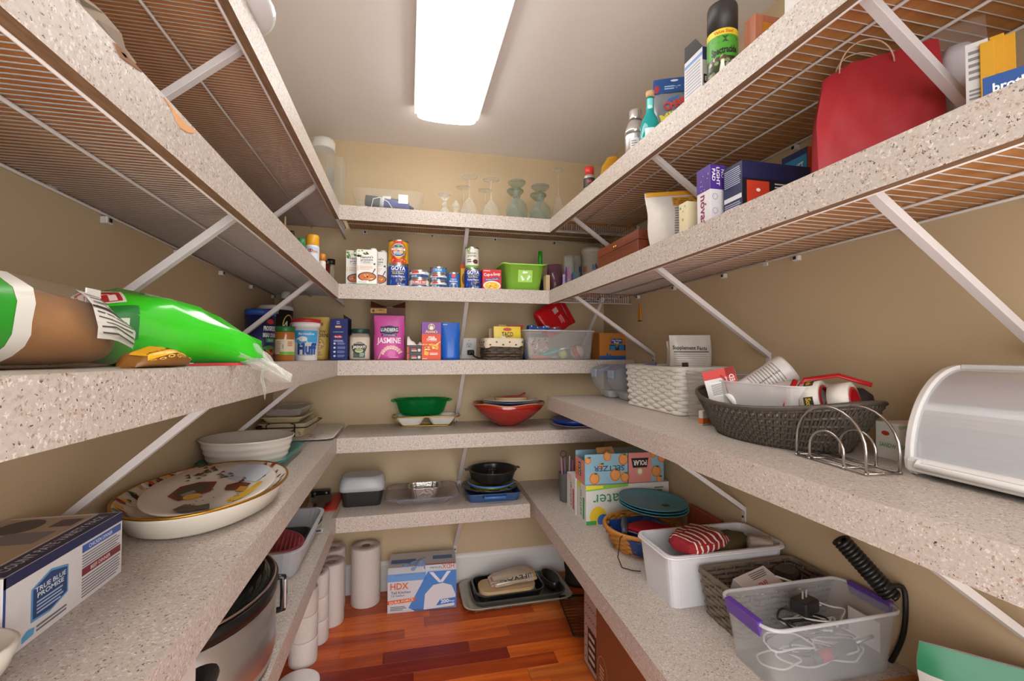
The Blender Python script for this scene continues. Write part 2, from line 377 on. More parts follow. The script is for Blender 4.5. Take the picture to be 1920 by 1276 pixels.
for code, lab, bk, mids in (('L1', 'topmost wire shelf on the left wall with speckled laminate lip', (1.06, 1.87), (.5,)), ('L2', 'second wire shelf on the left wall with chipped laminate lip', (1.06, 1.87), (.5,)),
                      ('L3', 'left wall shelf holding the bread and green bag', (1.06, 1.87), (.5,)), ('L4', 'left wall shelf holding the painted platters', (.91, 1.52), (.5,)), ('L5', 'lowest left wall shelf holding the slow cooker', (1.06, 1.87), (.5,))):
    sh_obj[code] = shelf(code, lab, 'L', XWL, XL, YS, YW, '+x', .0127, UND_L, mids, bk)
for code, lab, xr, bk in (('B1', 'topmost back wall shelf holding the upturned glasses', XWR, (.285,)), ('B2', 'back wall shelf holding cartons and cans', XWR, (.285, 1.0)), ('B3', 'back wall shelf beside the power outlet', XWR, (.27,)),
                          ('B4', 'back wall shelf holding the red bowl', XWR, (.285,)), ('B5', 'lowest back wall shelf holding the bundt pan', .596, (.265,))):
    sh_obj[code] = shelf(code, lab, 'B', XL, xr, YB, YW, '-y', .0127, UND_R, (.33, .66), bk, {'B1': XR['R1'], 'B2': XR['R2']}.get(code))
for code, lab, ye, bk in (('R1', 'topmost right wall shelf holding the spray can', YB, (.603, 1.28, 2.0)), ('R2', 'right wall shelf holding the red gift bag', YB, (.603, 1.28, 2.0)), ('R3', 'right wall counter shelf holding the bread box', 2.245, (.62, 1.40)), ('R4', 'low right wall shelf holding the storage bins', YW, (.9, 1.95))):
    sh_obj[code] = shelf(code, lab, 'R', XR[code], XWR, YS, ye, '-x', .0254, UND_R, (.33, .66), bk)
# the low right shelf runs slightly out of square with the wall
for o in sh_obj['R4'].children_recursive:
    if o.type == 'MESH':
        for v in o.data.vertices: v.co.x += .027*v.co.y*max(0, min(1, (XWR-v.co.x)/(XWR-XR['R4'])))
# chipped laminate on the second left shelf lip
def chip(pts, m, name, thick=.0012):
    b = MB(); t = sh_obj['L2']; inv = t.matrix_world.inverted()
    q = [inv @ (wx(u, v, XL)) for u, v in pts]
    b.loft([[(XL-.0008, p.y, p.z) for p in q], [(XL+thick, p.y, p.z) for p in q]]); b.build(name, m, t)
chip([(306, 182), (318, 197), (330, 213), (343, 228), (357, 240), (366, 244), (363, 250), (350, 248), (338, 240), (330, 226), (322, 206)], M('d9a06a', .7), 'chipped_patch')
chip([(213, 80), (225, 90), (240, 108), (254, 122), (266, 135), (258, 131), (240, 118), (226, 108), (218, 94)], M('8a6244', .8), 'chipped_patch')
chip([(224, 96), (232, 101), (238, 110), (231, 106)], M('e2b488', .7), 'chipped_patch')
# ------------------------------------------------------------------ generic makers
TIN = M('c9c8c6', .25, .9, grain=.02); PLW = M('eeeceb', .35, grain=.02); CARD = M('b98a56', .8)
def can(name, label, p, r, h, sh=None, group=None, cat='can', col=None):
    t = T(name, label, cat, p, 0, sh, group)
    b = MB(); b.lathe([(r*.9, 0), (r*.97, 0), (r, .002), (r, .005), (r*.975, .007), (r*.975, h-.007), (r, h-.005), (r, h-.001), (r*.97, h), (r*.94, h-.004), (0, h-.004)], 32)
    b.build('can_body', TIN, t)
    pr = Print(cylf(r*.975, 0, facing(p)), .008)
    if col: pr.rect(-PI*r*.974, .008, PI*r*.974, h-.008, col, 1)
    return t, pr
def pouch(mb, w, h, th, base=None, nz=12, nx=14, wr=.004, seed=1, mi=0, top_w=None, seal=.06, belly=1.0):
    """standing bag: bulging body that closes to a flat sealed top"""
    rnd = random.Random(seed); ph = [rnd.uniform(0, 6.3) for _ in range(8)]; tw = top_w or w
    def half(v): return th/2*max(.02, (1-max(0, (v-.12))**1.7/.80 if v < 1 else 0))*belly if v < 1-seal else .0016
    def pt(i, j, sg):
        v = j/nz; s_ = i/nx*2-1; W_ = (w+(tw-w)*v)/2
        t = half(v)*max(0, 1-abs(s_)**2.6)**.6
        n = wr*(math.sin(9*s_+ph[0]+5*v)*math.sin(7*v*2+ph[1])+.6*math.sin(17*s_+ph[2])*math.sin(15*v+ph[3]))*(1 if 0 < v < 1 else .3)*(1-abs(s_)**6)
        return (W_*s_+wr*.6*math.sin(11*v+ph[4]), sg*(t+abs(n) if v > .03 else t), h*v*(1+.0*s_))
    for sg in (-1, 1):
        v = [pt(i, j, sg) for j in range(nz+1) for i in range(nx+1)]
        f = [(j*(nx+1)+i, j*(nx+1)+i+1, (j+1)*(nx+1)+i+1, (j+1)*(nx+1)+i) for j in range(nz) for i in range(nx)]
        if sg > 0: f = [q[::-1] for q in f]
        mb.add(v, f, mi, True)
    nb = nx+1; a = len(mb.v)-2*(nz+1)*nb; b_ = len(mb.v)-(nz+1)*nb
    mb.f.append([a+i for i in range(nb)][::-1]+[b_+i for i in range(nb)]); mb.m.append(mi); mb.s.append(False)
    def front(u, v, o):   # u from -w/2, v from 0 up
        i = (u/((w+(tw-w)*v/h)/2)+1)/2*nx; j = v/h*nz; i = min(max(i, 0), nx); j = min(max(j, 0), nz)
        i0, j0 = min(int(i), nx-1), min(int(j), nz-1); fi, fj = i-i0, j-j0
        q = [Vector(pt(a_, b2, -1)) for a_, b2 in ((i0, j0), (i0+1, j0), (i0, j0+1), (i0+1, j0+1))]
        m = (q[0]*(1-fi)+q[1]*fi)*(1-fj)+(q[2]*(1-fi)+q[3]*fi)*fj
        return (m.x, m.y-o-.0024, m.z)
    return front
def tub(wb, db, wt, dt, h, r, th=.002, rim=.004, base=.002):
    """open container with rounded corners: outside, rim, inside"""
    b = MB(); rg = [rr(wb, db, r*.8, 0), rr(wt, dt, r, h-.004), rr(wt+2*rim, dt+2*rim, r+rim, h-.003), rr(wt+2*rim, dt+2*rim, r+rim, h), rr(wt-2*th, dt-2*th, r-th, h), rr(wb-2*th, db-2*th, r*.8, base)]
    return b.loft(rg, True, True, sm=False)
def rimtube(w, d, h, r, rad, m, t): MB().tube([(x, y, h-rad*.4) for x, y, _ in rr(w, d, r, 0, 5)], rad, 6, True).build('rim', m, t)
def drum(prof, n=32, **k): return MB().lathe(prof, n, **k)

# ------------------------------------------------------------------ outlet on the back wall
o1 = wy(865, 641, YW); o2 = wy(893, 673, YW)
t = T('wall_outlet', 'white duplex power outlet on the back wall beside the blue box', 'outlet', ((o1.x+o2.x)/2, YW, 1.2502))
w_, h_ = o2.x-o1.x, .118
MB().box(-w_/2, w_/2, -.006, 0, 0, h_).build('cover_plate', M('ece9e4', .35), t, .002)
for z in (.036, .078):
    rc = MB().loft([[(x, -.0085, z+y-.0) for x, y, _ in rr(.034, .03, .008, 0)], [(x, -.004, z+y) for x, y, _ in rr(.034, .03, .008, 0)]]).build('receptacle', M('dedad4', .4), t)
    MB().box(-.009, -.007, -.009, -.0086, z, z+.009).box(.006, .008, -.009, -.0086, z, z+.009).box(-.002, .003, -.009, -.0086, z-.010, z-.005).build('slots', BLK, rc)
MB().lathe([(0, 0), (.003, 0), (.003, .001), (0, .0014)], 10).xf(Matrix.Translation((0, -.0075, h_-.012)) @ Matrix.Rotation(PI/2, 4, 'X')).build('screw', M('c9c5c0', .3, .6), t)
px, py = (o1.x+o2.x)/2, YW
t = T('power_plug', 'black power plug in the wall outlet with cord along the shelf', 'plug', (px+.008, YW-.0092, 1.2503))
MB().box(-.018, .018, -.03, 0, .022, .05).build('plug_body', BLK, t, .005)
MB().tube([(0, -.028, .03), (.02, -.06, .012), (.04, -.07, .004), (.07, -.06, .004), (.12, -.04, .004), (.3, -.03, .004), (.46, -.03, .004)], .0038, 6).build('cord', BLK, t)

# ------------------------------------------------------------------ top back shelf
cx, w, h = spany('B1', 2.27, 655, 797, 356)
t = T('plastic_tub', 'clear plastic tub of grooming tools beside the upturned glasses', 'storage tub', PS('B1', cx, 2.37), 0, 'B1')
tub(w*.78, .17, w*.97, .22, h, .05, .0018, .004).build('tub_body', clear('eef0ee', .05, .1, spec=.35), t)
MB().box(w*.14, w*.27, -.096, -.0955, h*.45, h*.85).xf(Matrix.Rotation(0, 4, 'X')).build('price_sticker', M('e6e6e4', .6), t)
q = T('hair_tool', 'purple barrel grooming tool with black cap inside the clear tub', 'grooming tool', PS('B1', cx-.02, 2.335, .062), 0, 'B1')
m = Matrix.Rotation(PI/2, 4, 'Y') @ Matrix.Rotation(0, 4, 'Z')
MB().lathe([(.0, -.09), (.026, -.09), (.028, -.05), (.028, -.02)], 18, cap1=True).xf(Matrix.Rotation(.1, 4, 'Y') @ m).build('cap', M('34383c', .4), q)
MB().lathe([(.026, -.02), (.026, 0)], 18).xf(Matrix.Rotation(.1, 4, 'Y') @ m).build('collar', M('cdd2d6', .4), q)
MB().lathe([(.025, 0), (.023, .12)], 18).xf(Matrix.Rotation(.1, 4, 'Y') @ m).build('barrel', M('4a55a0', .35), q)
MB().tube([(-.06, -.03, -.035), (-.05, -.032, .01), (-.02, -.033, .018), (.02, -.032, .0), (.04, -.03, -.03)], .002, 5).build('cord', PLW, q)
q = T('hair_dryer_handle', 'dark folded appliance handle lying in the clear tub', 'appliance', PS('B1', cx+.01, 2.395, .036), 0, 'B1')
qc = T('folded_cloth', 'dark folded cloth at the bottom of the grooming tub', 'cloth', PS('B1', cx, 2.365, .004), 0, 'B1'); MB().loft([rr(.22, .12, .02, 0, 3), rr(.225, .125, .02, .012, 3), rr(.21, .115, .02, .03, 3)], sm=True).build('cloth', M('5a4a50', .9), qc)
MB().tube([(-.11, 0, .02), (-.03, 0, .055), (.05, 0, .05), (.11, .01, .02)], [.018, .022, .02, .016], 10).build('body', M('2c3238', .4), q)
MB().box(-.04, -.0, -.024, -.02, .03, .075).build('paper_tag', M('e3e0da', .7), q)
CRY = glass('f2f4f2', .10, 1.0); GLS = glass('f4f5f2', .05, .95); GRN = glass('c4ccc0', .12, .9)
def upglass(name, label, u, Y, vt, wpx, prof, mat, group=None, seg=28):
    cx, w, h = spany('B1', Y, u-wpx/2, u+wpx/2, vt); t = T(name, label, 'glass', PS('B1', cx, Y), 0, 'B1', group)
    parts = {'bowl': [], 'stem': [], 'foot': []}
    pb, ps, pf = prof
    R = w/2
    MB().lathe([(r*R, z*h) for r, z in pb], seg, cap0=False, cap1=False).build('bowl', mat, t)
    MB().lathe([(r*R, z*h) for r, z in ps], 14 if seg > 8 else seg, sm=seg > 8).build('stem', mat, t)
    MB().lathe([(r*R, z*h) for r, z in pf], seg).build('foot', mat, t); return t
WINE = ([(.86, 0), (.95, .1), (.93, .2), (.7, .35), (.35, .45), (.12, .5)], [(.12, .49), (.075, .55), (.07, .9), (.12, .955)], [(.12, .95), (.5, .965), (1, .985), (1, 1), (0, .995)])
GOB = ([(1.0, 0), (1.16, .12), (1.2, .28), (1.05, .42), (.7, .53), (.3, .585)], [(.3, .58), (.42, .63), (.28, .68), (.4, .74), (.26, .8), (.3, .86)], [(.3, .85), (.6, .88), (1, .96), (1, 1), (0, .98)])
CRU = ([(.9, 0), (.8, .15), (.45, .35), (.2, .42)], [(.2, .4), (.45, .52), (.2, .64), (.4, .72), (.25, .8)], [(.25, .75), (.9, .97), (1, 1), (0, 1)])
upglass('crystal_glass', 'short cut crystal glass standing upside down beside the clear tub', 834, 2.29, 364, 27, CRU, CRY, None, 8)
cx, w, h = spany('B1', 2.3, 846, 864, 376)
t = T('crystal_stopper', 'faceted crystal ball stopper glass beside the short cut crystal glass', 'glass', PS('B1', cx, 2.3), 0, 'B1')
MB().lathe([(w*.7, 0), (w*.75, h*.1), (w*.3, h*.35)], 8, sm=False).build('bowl', CRY, t); MB().lathe([(w*.12, h*.33), (w*.45, h*.66), (w*.1, h)], 8, sm=False).build('ball', CRY, t)
for u, Y, vt, lab in ((880, 2.3, 331, 'front'), (921, 2.3, 336, 'front'), (869, 2.48, 351, 'back'), (910, 2.48, 356, 'back')):
    upglass('wine_glass', 'clear wine glass upside down near the shelf edge, '+('beside the goblets' if u > 900 else 'beside the crystal stopper') if lab == 'front' else 'clear wine glass upside down close to the back wall, '+('beside the goblets' if u > 900 else 'beside the crystal stopper'), u, Y, vt, 31 if lab == 'front' else 27, WINE, GLS, 'upturned wine glasses')
for u, Y, vt, wp, lab in ((969, 2.29, 341, 33, 'near the shelf edge beside the wine glasses'), (1013, 2.29, 349, 33, 'near the shelf edge beside the champagne flute'), (966, 2.48, 357, 31, 'close to the back wall behind another goblet'), (1009, 2.48, 365, 30, 'close to the back wall beside the champagne flute')):
    upglass('goblet', 'grey-green goblet upside down '+lab, u, Y, vt, wp, GOB, GRN, 'upturned goblets')
upglass('champagne_flute', 'tall clear champagne flute upside down beyond the goblets', 1047, 2.4, 318, 20, ([(.9, 0), (1.1, .15), (1.0, .3), (.5, .5), (.15, .58)], [(.15, .57), (.1, .62), (.08, .92), (.15, .97)], [(.15, .96), (1, .985), (1, 1), (0, 1)]), GLS)
# clear canisters in the left corner
cx, w, h = spany('L1', 2.33, 590, 631, 263)
t = T('canister', 'tall clear round canister with white lid in the top left corner', 'canister', PS('L1', cx-.01, 2.33), 0, 'L1')
MB().lathe([(w*.44, 0), (w*.5, .01), (w*.5, h*.86), (w*.47, h*.88)], 28, cap1=False).build('body', clear('eef0ec', .05, .05, spec=.5), t)
MB().lathe([(w*.5, h*.86), (w*.54, h*.87), (w*.54, h*.97), (w*.48, h), (0, h)], 28).build('lid', clear('eeeeea', .55, .3), t)
cx, w, h = spany('B1', 2.42, 606, 643, 293)
t = T('canister', 'clear lidless rectangular canister behind the round canister', 'canister', PS('B1', cx+.006, 2.48), 0, 'B1')
tub(w*.86, .12, w*.92, .13, h, .015, .002, .002).build('body', clear('eef0ec', .05, .05, spec=.5), t)

# ------------------------------------------------------------------ second back shelf: cartons and cans
for i, (u0, u1, vt, Yf, lab) in enumerate(((669, 707, 463, 2.225, 'standing in front of two others'), (649, 687, 465, 2.31, 'behind the front carton towards the corner'), (688, 726, 467, 2.31, 'behind the front carton beside the tomato can'))):
    cx, w, h = spany('B2', Yf, u0, u1, vt); d = .066; h -= .012
    t = carton('soup_carton', 'white organic soup carton with skillet picture '+lab, 'carton', PS('B2', cx, Yf+d/2), w, d, h, 'e9e7e2', 0, 'B2', 'organic soup cartons')
    MB().lathe([(.014, h), (.014, h+.011), (.012, h+.012), (0, h+.012)], 16, cx=w*.3).build('cap', PLW, t)
    pr = Print(face('front', w, d, h), 0); rnd = random.Random(i)
    for _ in range(22): a, b_ = rnd.uniform(.05, .55)*w, h*(1-rnd.uniform(.02, .22)); pr.ell(a*(1 if b_ > h*.86 else .4), b_, w*.06, w*.035, rnd.choice(('7fae4c', '5e9440', 'a9cc7c')), 1, 7, rnd.random())
    pr.text("Nature's", w*.5, h*.79, h*.065, '3c3a38', 3, w*.62, .05).text('promise', w*.5, h*.715, h*.06, '3c3a38', 3, w*.6, .05).ring(w*.5, h*.63, w*.3, h*.035, .0012, '9a9894', 2).text('ORGANIC', w*.5, h*.64, h*.03, '6b6966', 3, w*.36)
    pr.rect(w*.05, h*.40, w*.08, h*.55, 'e7ab52', 1).lines(w*.14, h*.43, w*.8, h*.55, 3, 'e0b9a0', 1).ell(w*.88, h*.6, w*.05, w*.05, '4a4846', 2)
    pr.ell(w*.52, h*.24, w*.46, h*.13, '3a3836', 2, 24).ell(w*.53, h*.235, w*.40, h*.11, 'c66a30', 3, 24).poly([(w*.76, h*.33), (w*.8, h*.33), (w*.94, h*.46), (w*.9, h*.48)], '3a3836', 2)
    for _ in range(16): a = rnd.uniform(0, 6.3); q = rnd.uniform(0, .9); pr.ell(w*(.53+.36*q*math.cos(a)), h*(.235+.09*q*math.sin(a)), w*.05, h*.012, rnd.choice(('f0c878', 'e49a4c', 'b8431c', 'f3dca6')), 4, 8)
    pr.rect(0, 0, w, h*.035, '5ea83a', 3).rect(w*.03, h*.05, w*.6, h*.13, 'f0f0ee', 5).lines(w*.08, h*.06, w*.5, h*.12, 2, 'b8b6b2', 6); pr.build(t)
cx, w, h = spany('B2', 2.275, 727, 766, 498); r = w/2*1.01
tg, pr = can('bean_can', 'large dark blue can of black beans under the tomato can', PS('B2', cx, 2.285), r, h, 'B2', 'bean cans', col='1d3f96')
def goya(pr, r, h, full=True):
    W = 2*r
    pr.text('GOYA', 0, h*.83, h*.17, 'f4f4f4', 3, W*.72, bold=.03).rect(-W*.36, h*.68, W*.36, h*.70, 'cfc9a0', 2).text('Black Beans', 0, h*.61, h*.08, 'e8d94a', 3, W*.56).text('Frijoles Negros', 0, h*.47, h*.09, 'f0f0f0', 3, W*.66)
    rnd = random.Random(3)
    for _ in range(60): pr.ell(rnd.uniform(-.12, .36)*W, h*rnd.uniform(.07, .38), W*.03, h*.03, rnd.choice(('14110f', '2a2420', '5a4a42', 'b8b2aa')), 2, 7)
    pr.poly([(-W*.4, h*.12), (-W*.08, h*.2), (-W*.04, h*.34), (-W*.36, h*.28)], '47b4d6', 3).rect(W*.12, h*.06, W*.34, h*.13, '5aa0e0', 4); return pr
goya(pr, r, h).build(tg); hg = h
z0 = wy(746, 498, 2.285).z; hh = wy(746, 453, 2.285).z-z0
t, pr = can('tomato_can', 'large yellow can of tomatoes stacked on a bean can', Vector((cx, 2.285, ztop('B2', 2.2)+hg+.0012)), r, hh, None, None, 'can', 'd9a51e'); W = 2*r
rnd = random.Random(5)
for _ in range(46): a = rnd.uniform(0, 6.3); pr.ell(W*.33*math.cos(a), hh*(.52+.38*math.sin(a)), W*.09, hh*.09, rnd.choice(('c42a1a', 'e0452a', '9c1c14', '4a8a34', 'e8762e')), 2, 9)
pr.ell(0, hh*.57, W*.36, hh*.27, 'f0e6d8', 3, 26).ell(0, hh*.57, W*.34, hh*.25, '2c4c9c', 4, 26).ell(0, hh*.72, W*.26, hh*.08, '7aa86a', 5).rect(-W*.33, hh*.57, W*.33, hh*.65, 'f0e2e0', 6).text('TOMATOES', 0, hh*.61, hh*.05, 'b03028', 7, W*.5).lines(-W*.22, hh*.38, W*.22, hh*.53, 3, 'd8dcea', 6)
for a in (-.2, .22): pr.ell(W*a, hh*.14, W*.2, hh*.13, 'd02c1c', 3, 14).ell(W*a-.004, hh*.19, W*.05, hh*.03, 'ee8a72', 4, 8)
pr.build(t)
def tuna(label, u0, u1, Yc, n, h, red_low, z=0, grp=None, blue_top=False):
    a = wy(u0, 520, Yc); b_ = wy(u1, 520, Yc); r = (b_.x-a.x)/2; cx = (a.x+b_.x)/2; zz = ztop('B2', Yc)
    for k in range(n):
        t, pr = can('tuna_can', label[k], Vector((cx, Yc, zz+.0004+k*(h+.0006))), r, h, None, grp, 'can', 'e4e2de' if not (blue_top and k == n-1) else '3f7fc0'); W = 2*r
        if blue_top and k == n-1: pr.rect(-W*.34, h*.3, W*.2, h*.74, '5a98d2', 2).rect(-W*.48, h*.3, -W*.36, h*.75, 'c05a4a', 2).text('TUNA', 0, h*.52, h*.22, 'e8eef4', 3, W*.4)
        elif k == 0 and red_low: pr.rect(-W*.36, h*.36, W*.36, h*.8, 'c8332c', 2).text('BUMBLE BEE', 0, h*.58, h*.26, 'f6f2ee', 3, W*.66).rect(-W*.4, h*.16, W*.4, h*.3, '2d4f8c', 2)
        else: pr.rect(-W*.62, h*.1, W*.62, h*.5, '2a5a94', 2).rect(-W*.4, h*.6, -W*.02, h*.86, 'cc4038', 2).text('ALBACORE', -W*.28, h*.3, h*.24, 'f0f2f4', 3, W*.34).rect(W*.06, h*.14, W*.2, h*.46, '34316a', 3).rect(W*.3, h*.62, W*.4, h*.84, 'b8cfe2', 2)
        pr.build(t)
tuna(['white tuna can with red brand band, under another tuna can', 'wide tuna can with blue band on top of another tuna can'], 767, 805, 2.27, 2, .041, True, grp='tuna cans')
tuna(['small tuna can at the bottom of the stack of three', 'small tuna can in the middle of the stack of three', 'small blue tuna can at the top of the stack of three'], 806, 838, 2.275, 3, .0345, False, grp='tuna cans', blue_top=True)
cx, w, h = spany('B2', 2.275, 839, 862, 512)
t, pr = can('soup_can', 'small blue can of cream of mushroom soup beside the tuna stack', PS('B2', cx, 2.275), w/2, h, 'B2', None, 'can', '2f66b0'); W = w
pr.rect(-W*.17, h*.68, W*.17, h*.88, 'd0484a', 2).text('Cream of', 0, h*.58, h*.08, 'f0f2f6', 3, W*.5).text('Mushroom', 0, h*.46, h*.11, 'f0f2f6', 3, W*.66).ell(0, h*.16, W*.34, h*.2, 'cfc4b2', 2).build(t)
cx, w, h = spany('B2', 2.27, 871, 904, 506)
tg, pr = can('bean_can', 'dark blue can of black beans under the white organic can', PS('B2', cx, 2.28), w/2, h, 'B2', 'bean cans', col='1d3f96'); goya(pr, w/2, h).build(tg); x2, r2, h2 = cx, w/2, h
hh = wy(888, 464, 2.28).z-wy(888, 505, 2.28).z
t, pr = can('organic_can', 'white organic bean can with green base stacked on black beans', Vector((x2-.006, 2.28, ztop('B2', 2.2)+h2+.0012)), r2*.8, hh, None, None, 'can', 'dedcd2'); W = r2*1.6
pr.rect(-W, .008, W, hh*.17, '6fae4a', 2).text("Nature's", 0, hh*.72, hh*.09, '45423e', 3, W*.66).text('promise', 0, hh*.6, hh*.09, '45423e', 3, W*.6).ell(W*.26, hh*.34, W*.2, hh*.1, '5a2f22', 3).lines(-W*.36, hh*.28, W*.02, hh*.46, 2, '56524c', 3)
for _ in range(10): pr.ell(-W*.35+W*.2*random.random(), hh*(.74+.2*random.random()), W*.06, hh*.03, '8ab05c', 2, 7)
pr.build(t)
cx, w, h = spany('B2', 2.36, 858, 872, 497)
t = carton('yellow_box', 'narrow yellow box half hidden behind the black bean can', 'box', PS('B2', cx+.014, 2.352), .045, .05, h, 'dba727', .1, 'B2')
Print(face('front', .045, .05, h), 0).rect(0, h*.84, .045, h, 'b8402c', 1).ell(.016, h*.45, .012, h*.2, '8a5a1c', 1).build(t)
cx, w, h = spany('B2', 2.235, 905, 940, 505); d = .05
t = carton('soup_box', 'red instant soup box with noodle bowl between can and green bin', 'box', PS('B2', cx, 2.235+d/2), w, d, h, 'c3272b', 0, 'B2')
pr = Print(face('front', w, d, h), 0); pr.rect(w*.06, h*.9, w*.4, h*.95, 'e8a8a0', 1).text('Cup-a-Soup', w*.5, h*.76, h*.14, 'f7f2ee', 2, w*.86, .09).poly([(w*.12, h*.4), (w*.88, h*.52), (w*.88, h*.62), (w*.12, h*.5)], '2a4ea4', 1).text('Chicken Noodle', w*.5, h*.51, h*.05, 'e8ecf4', 2, w*.66, .1)
pr.ell(w*.5, h*.2, w*.46, h*.23, 'f3eee6', 1, 22).ell(w*.5, h*.19, w*.4, h*.19, 'e8b52c', 2, 22)
for _ in range(16): pr.ell(w*random.uniform(.2, .8), h*random.uniform(.08, .3), w*.06, h*.02, random.choice(('f6dc7c', 'c98a1e', 'f0c850')), 3, 8)
pr.build(t)
# lime green recycling bin
cx, w, h = spany('B2', 2.235, 944, 1023, 494)
t = T('recycling_bin', 'small lime green bin with white recycling symbol and wavy rim', 'bin', PS('B2', cx+.005, 2.36), 0, 'B2')
GRB = M('96d24a', .4, grain=.03); n = 40
def brim(k, z, wav=0):
    o = []
    for x, y, _ in rr(w*k, .24*k, .03, 0, 9): o.append((x, y, z-(wav*.016*(1-math.cos(2*PI*(x/(w*k)+.5)*1)) if wav else 0)))
    return o
MB().loft([brim(.78, 0), brim(.95, h, 1), brim(1.07, h-.004, 1), brim(1.08, h+.003, 1), brim(.93, h+.003, 1), brim(.76, .003)], True, True, sm=True).build('bin_body', GRB, t)
pr = Print(lambda u, v, o: (u, -.12*(.78+.17*v/h)-o-.0012, v), .02); pr.rect(-.035, h*.34, .04, h*.78, 'a4da62', 1)
for k in range(3):
    a = PI/2+2*PI*k/3; c0 = Vector((.003, h*.56)); ring = []
    for rr_, da in ((.026, -.55), (.026, .35), (.030, .35), (.021, .85), (.012, .35), (.016, .35), (.016, -.55)): ring.append((c0.x+rr_*math.cos(a+da), c0.y+rr_*math.sin(a+da)))
    pr.poly(ring, 'f4f8ee', 2)
pr.build(t)
p = PS('B2', wy(1013, 480, 2.4).x, 2.4, .012)
q = T('garden_trowel', 'green handled scoop standing upright in the lime green bin', 'tool', p, 0, 'B2')
hz = wy(1013, 470, 2.4).z-p.z
MB().tube([(0, 0, .07), (0, 0, hz*.6), (-.001, 0, hz*.8), (0, 0, hz-.005), (0, 0, hz)], [.009, .012, .0125, .011, .005], 12).build('handle', M('1f9a1c', .35), q)
MB().loft([[(-.02, -.004, 0), (.02, -.004, 0), (.02, .004, 0), (-.02, .004, 0)], [(-.012, -.004, .075), (.012, -.004, .075), (.012, .004, .075), (-.012, .004, .075)]]).build('blade', M('3a3c3c', .4, .4), q)
q = T('black_pouch', 'black soft item poking just above the green bin rim', 'pouch', PS('B2', wy(980, 490, 2.4).x, 2.38, .008), 0, 'B2')
MB().loft([rr(.05, .04, .015, 0), rr(.06, .05, .02, h*.6), rr(.05, .04, .018, h-.004), rr(.02, .02, .008, h+.004)], sm=True).build('pouch', M('26262a', .7), q)
cx, w2, h2 = spany('B2', 2.25, 1018, 1027, 516)
carton('cream_box', 'small tan box wedged between the green bin and mauve candle', 'box', PS('B2', cx+.010, 2.26), .02, .05, h2, 'c0a27c', 0, 'B2')
# corner things beyond the right shelf lip
cx, w, h = spany('B2', 2.27, 1026, 1054, 496)
t = T('candle_glass', 'mauve tinted glass cylinder with pink candle at the shelf corner', 'candle', PS('B2', cx+.006, 2.29), 0, 'B2')
MB().lathe([(w*.46, 0), (w*.5, .004), (w*.5, h), (w*.46, h), (w*.46, .006), (0, .006)], 28).build('glass', clear('6e4a55', .45, .08, tint='8d6672'), t)
MB().lathe([(0, .007), (w*.42, .007), (w*.42, h*.42), (0, h*.40)], 24).build('wax', M('c89090', .5), t)
cx, w, h = spany('B2', 2.24, 1047, 1057, 510)
t = T('figurine', 'tiny lilac figurine standing beside the mauve candle', 'figurine', PS('B2', cx+.014, 2.232), 0, 'B2')
MB().lathe([(0, 0), (w*.5, 0), (w*.42, h*.3), (w*.2, h*.6), (w*.3, h*.72), (w*.26, h*.85), (0, h*.9)], 14).build('figure', M('a485b4', .5), t); MB().lathe([(0, 0), (w*.55, 0), (w*.55, .004), (0, .004)], 14, cx=0).build('base', M('5a4a30', .6), t)
for u0, u1, Y, vt, lab in ((1055, 1074, 2.3, 480, 'beside the lilac figurine'), (1070, 1087, 2.36, 481, 'beside the white patterned canister')):
    cx, w, h = spany('B2', Y, u0, u1, vt)
    t = T('tumbler', 'clear tumbler with painted blue and pink figures '+lab, 'glass', PS('B2', cx+.008, Y), 0, 'B2', 'painted tumblers')
    MB().lathe([(w*.44, 0), (w*.46, .006), (w*.5, h), (w*.47, h), (w*.43, .01), (0, .01)], 26).build('glass', clear('e4e6e2', .16, .05), t)
    pr = Print(cylf(w*.49, 0, facing((cx, Y))), .005); rnd = random.Random(u0)
    for k in range(12): a = rnd.uniform(-1.2, 1.2)*w*.5; pr.ell(a, h*rnd.uniform(.15, .7), w*.09, h*rnd.uniform(.08, .2), rnd.choice(('2f86b0', '1f3f8a', '3aa0bc', 'a0527c', 'c9b468', '5a3a7a')), k+1, 9)
    pr.build(t)
cx, w, h = spany('B2', 2.37, 1088, 1127, 465)
t = T('canister', 'white paper canister with blue leaf pattern beside the wooden box', 'canister', PS('B2', cx+.02, 2.40), 0, 'B2')
MB().lathe([(w*.45, 0), (w*.45, h*.9), (w*.5, h*.9), (w*.5, h), (0, h)], 30).build('canister_body', M('dcd4c8', .6), t)
pr = Print(cylf(w*.45, 0, facing((cx, 2.37))), .006); rnd = random.Random(4)
for k in range(34): a, b_ = rnd.uniform(-.02, 1.1)*w*.5, rnd.uniform(.1, .62); pr.ell(a, h*b_, w*.045, h*.05, rnd.choice(('4a5c94', '6e80b0', '8a9cc4')), 1+k % 3, 8)
pr.lines(-w*.5, h*.12, -w*.1, h*.42, 6, '86a0c4', 1).rect(-w*.44, h*.5, -w*.24, h*.62, 'c98a64', 1).build(t)
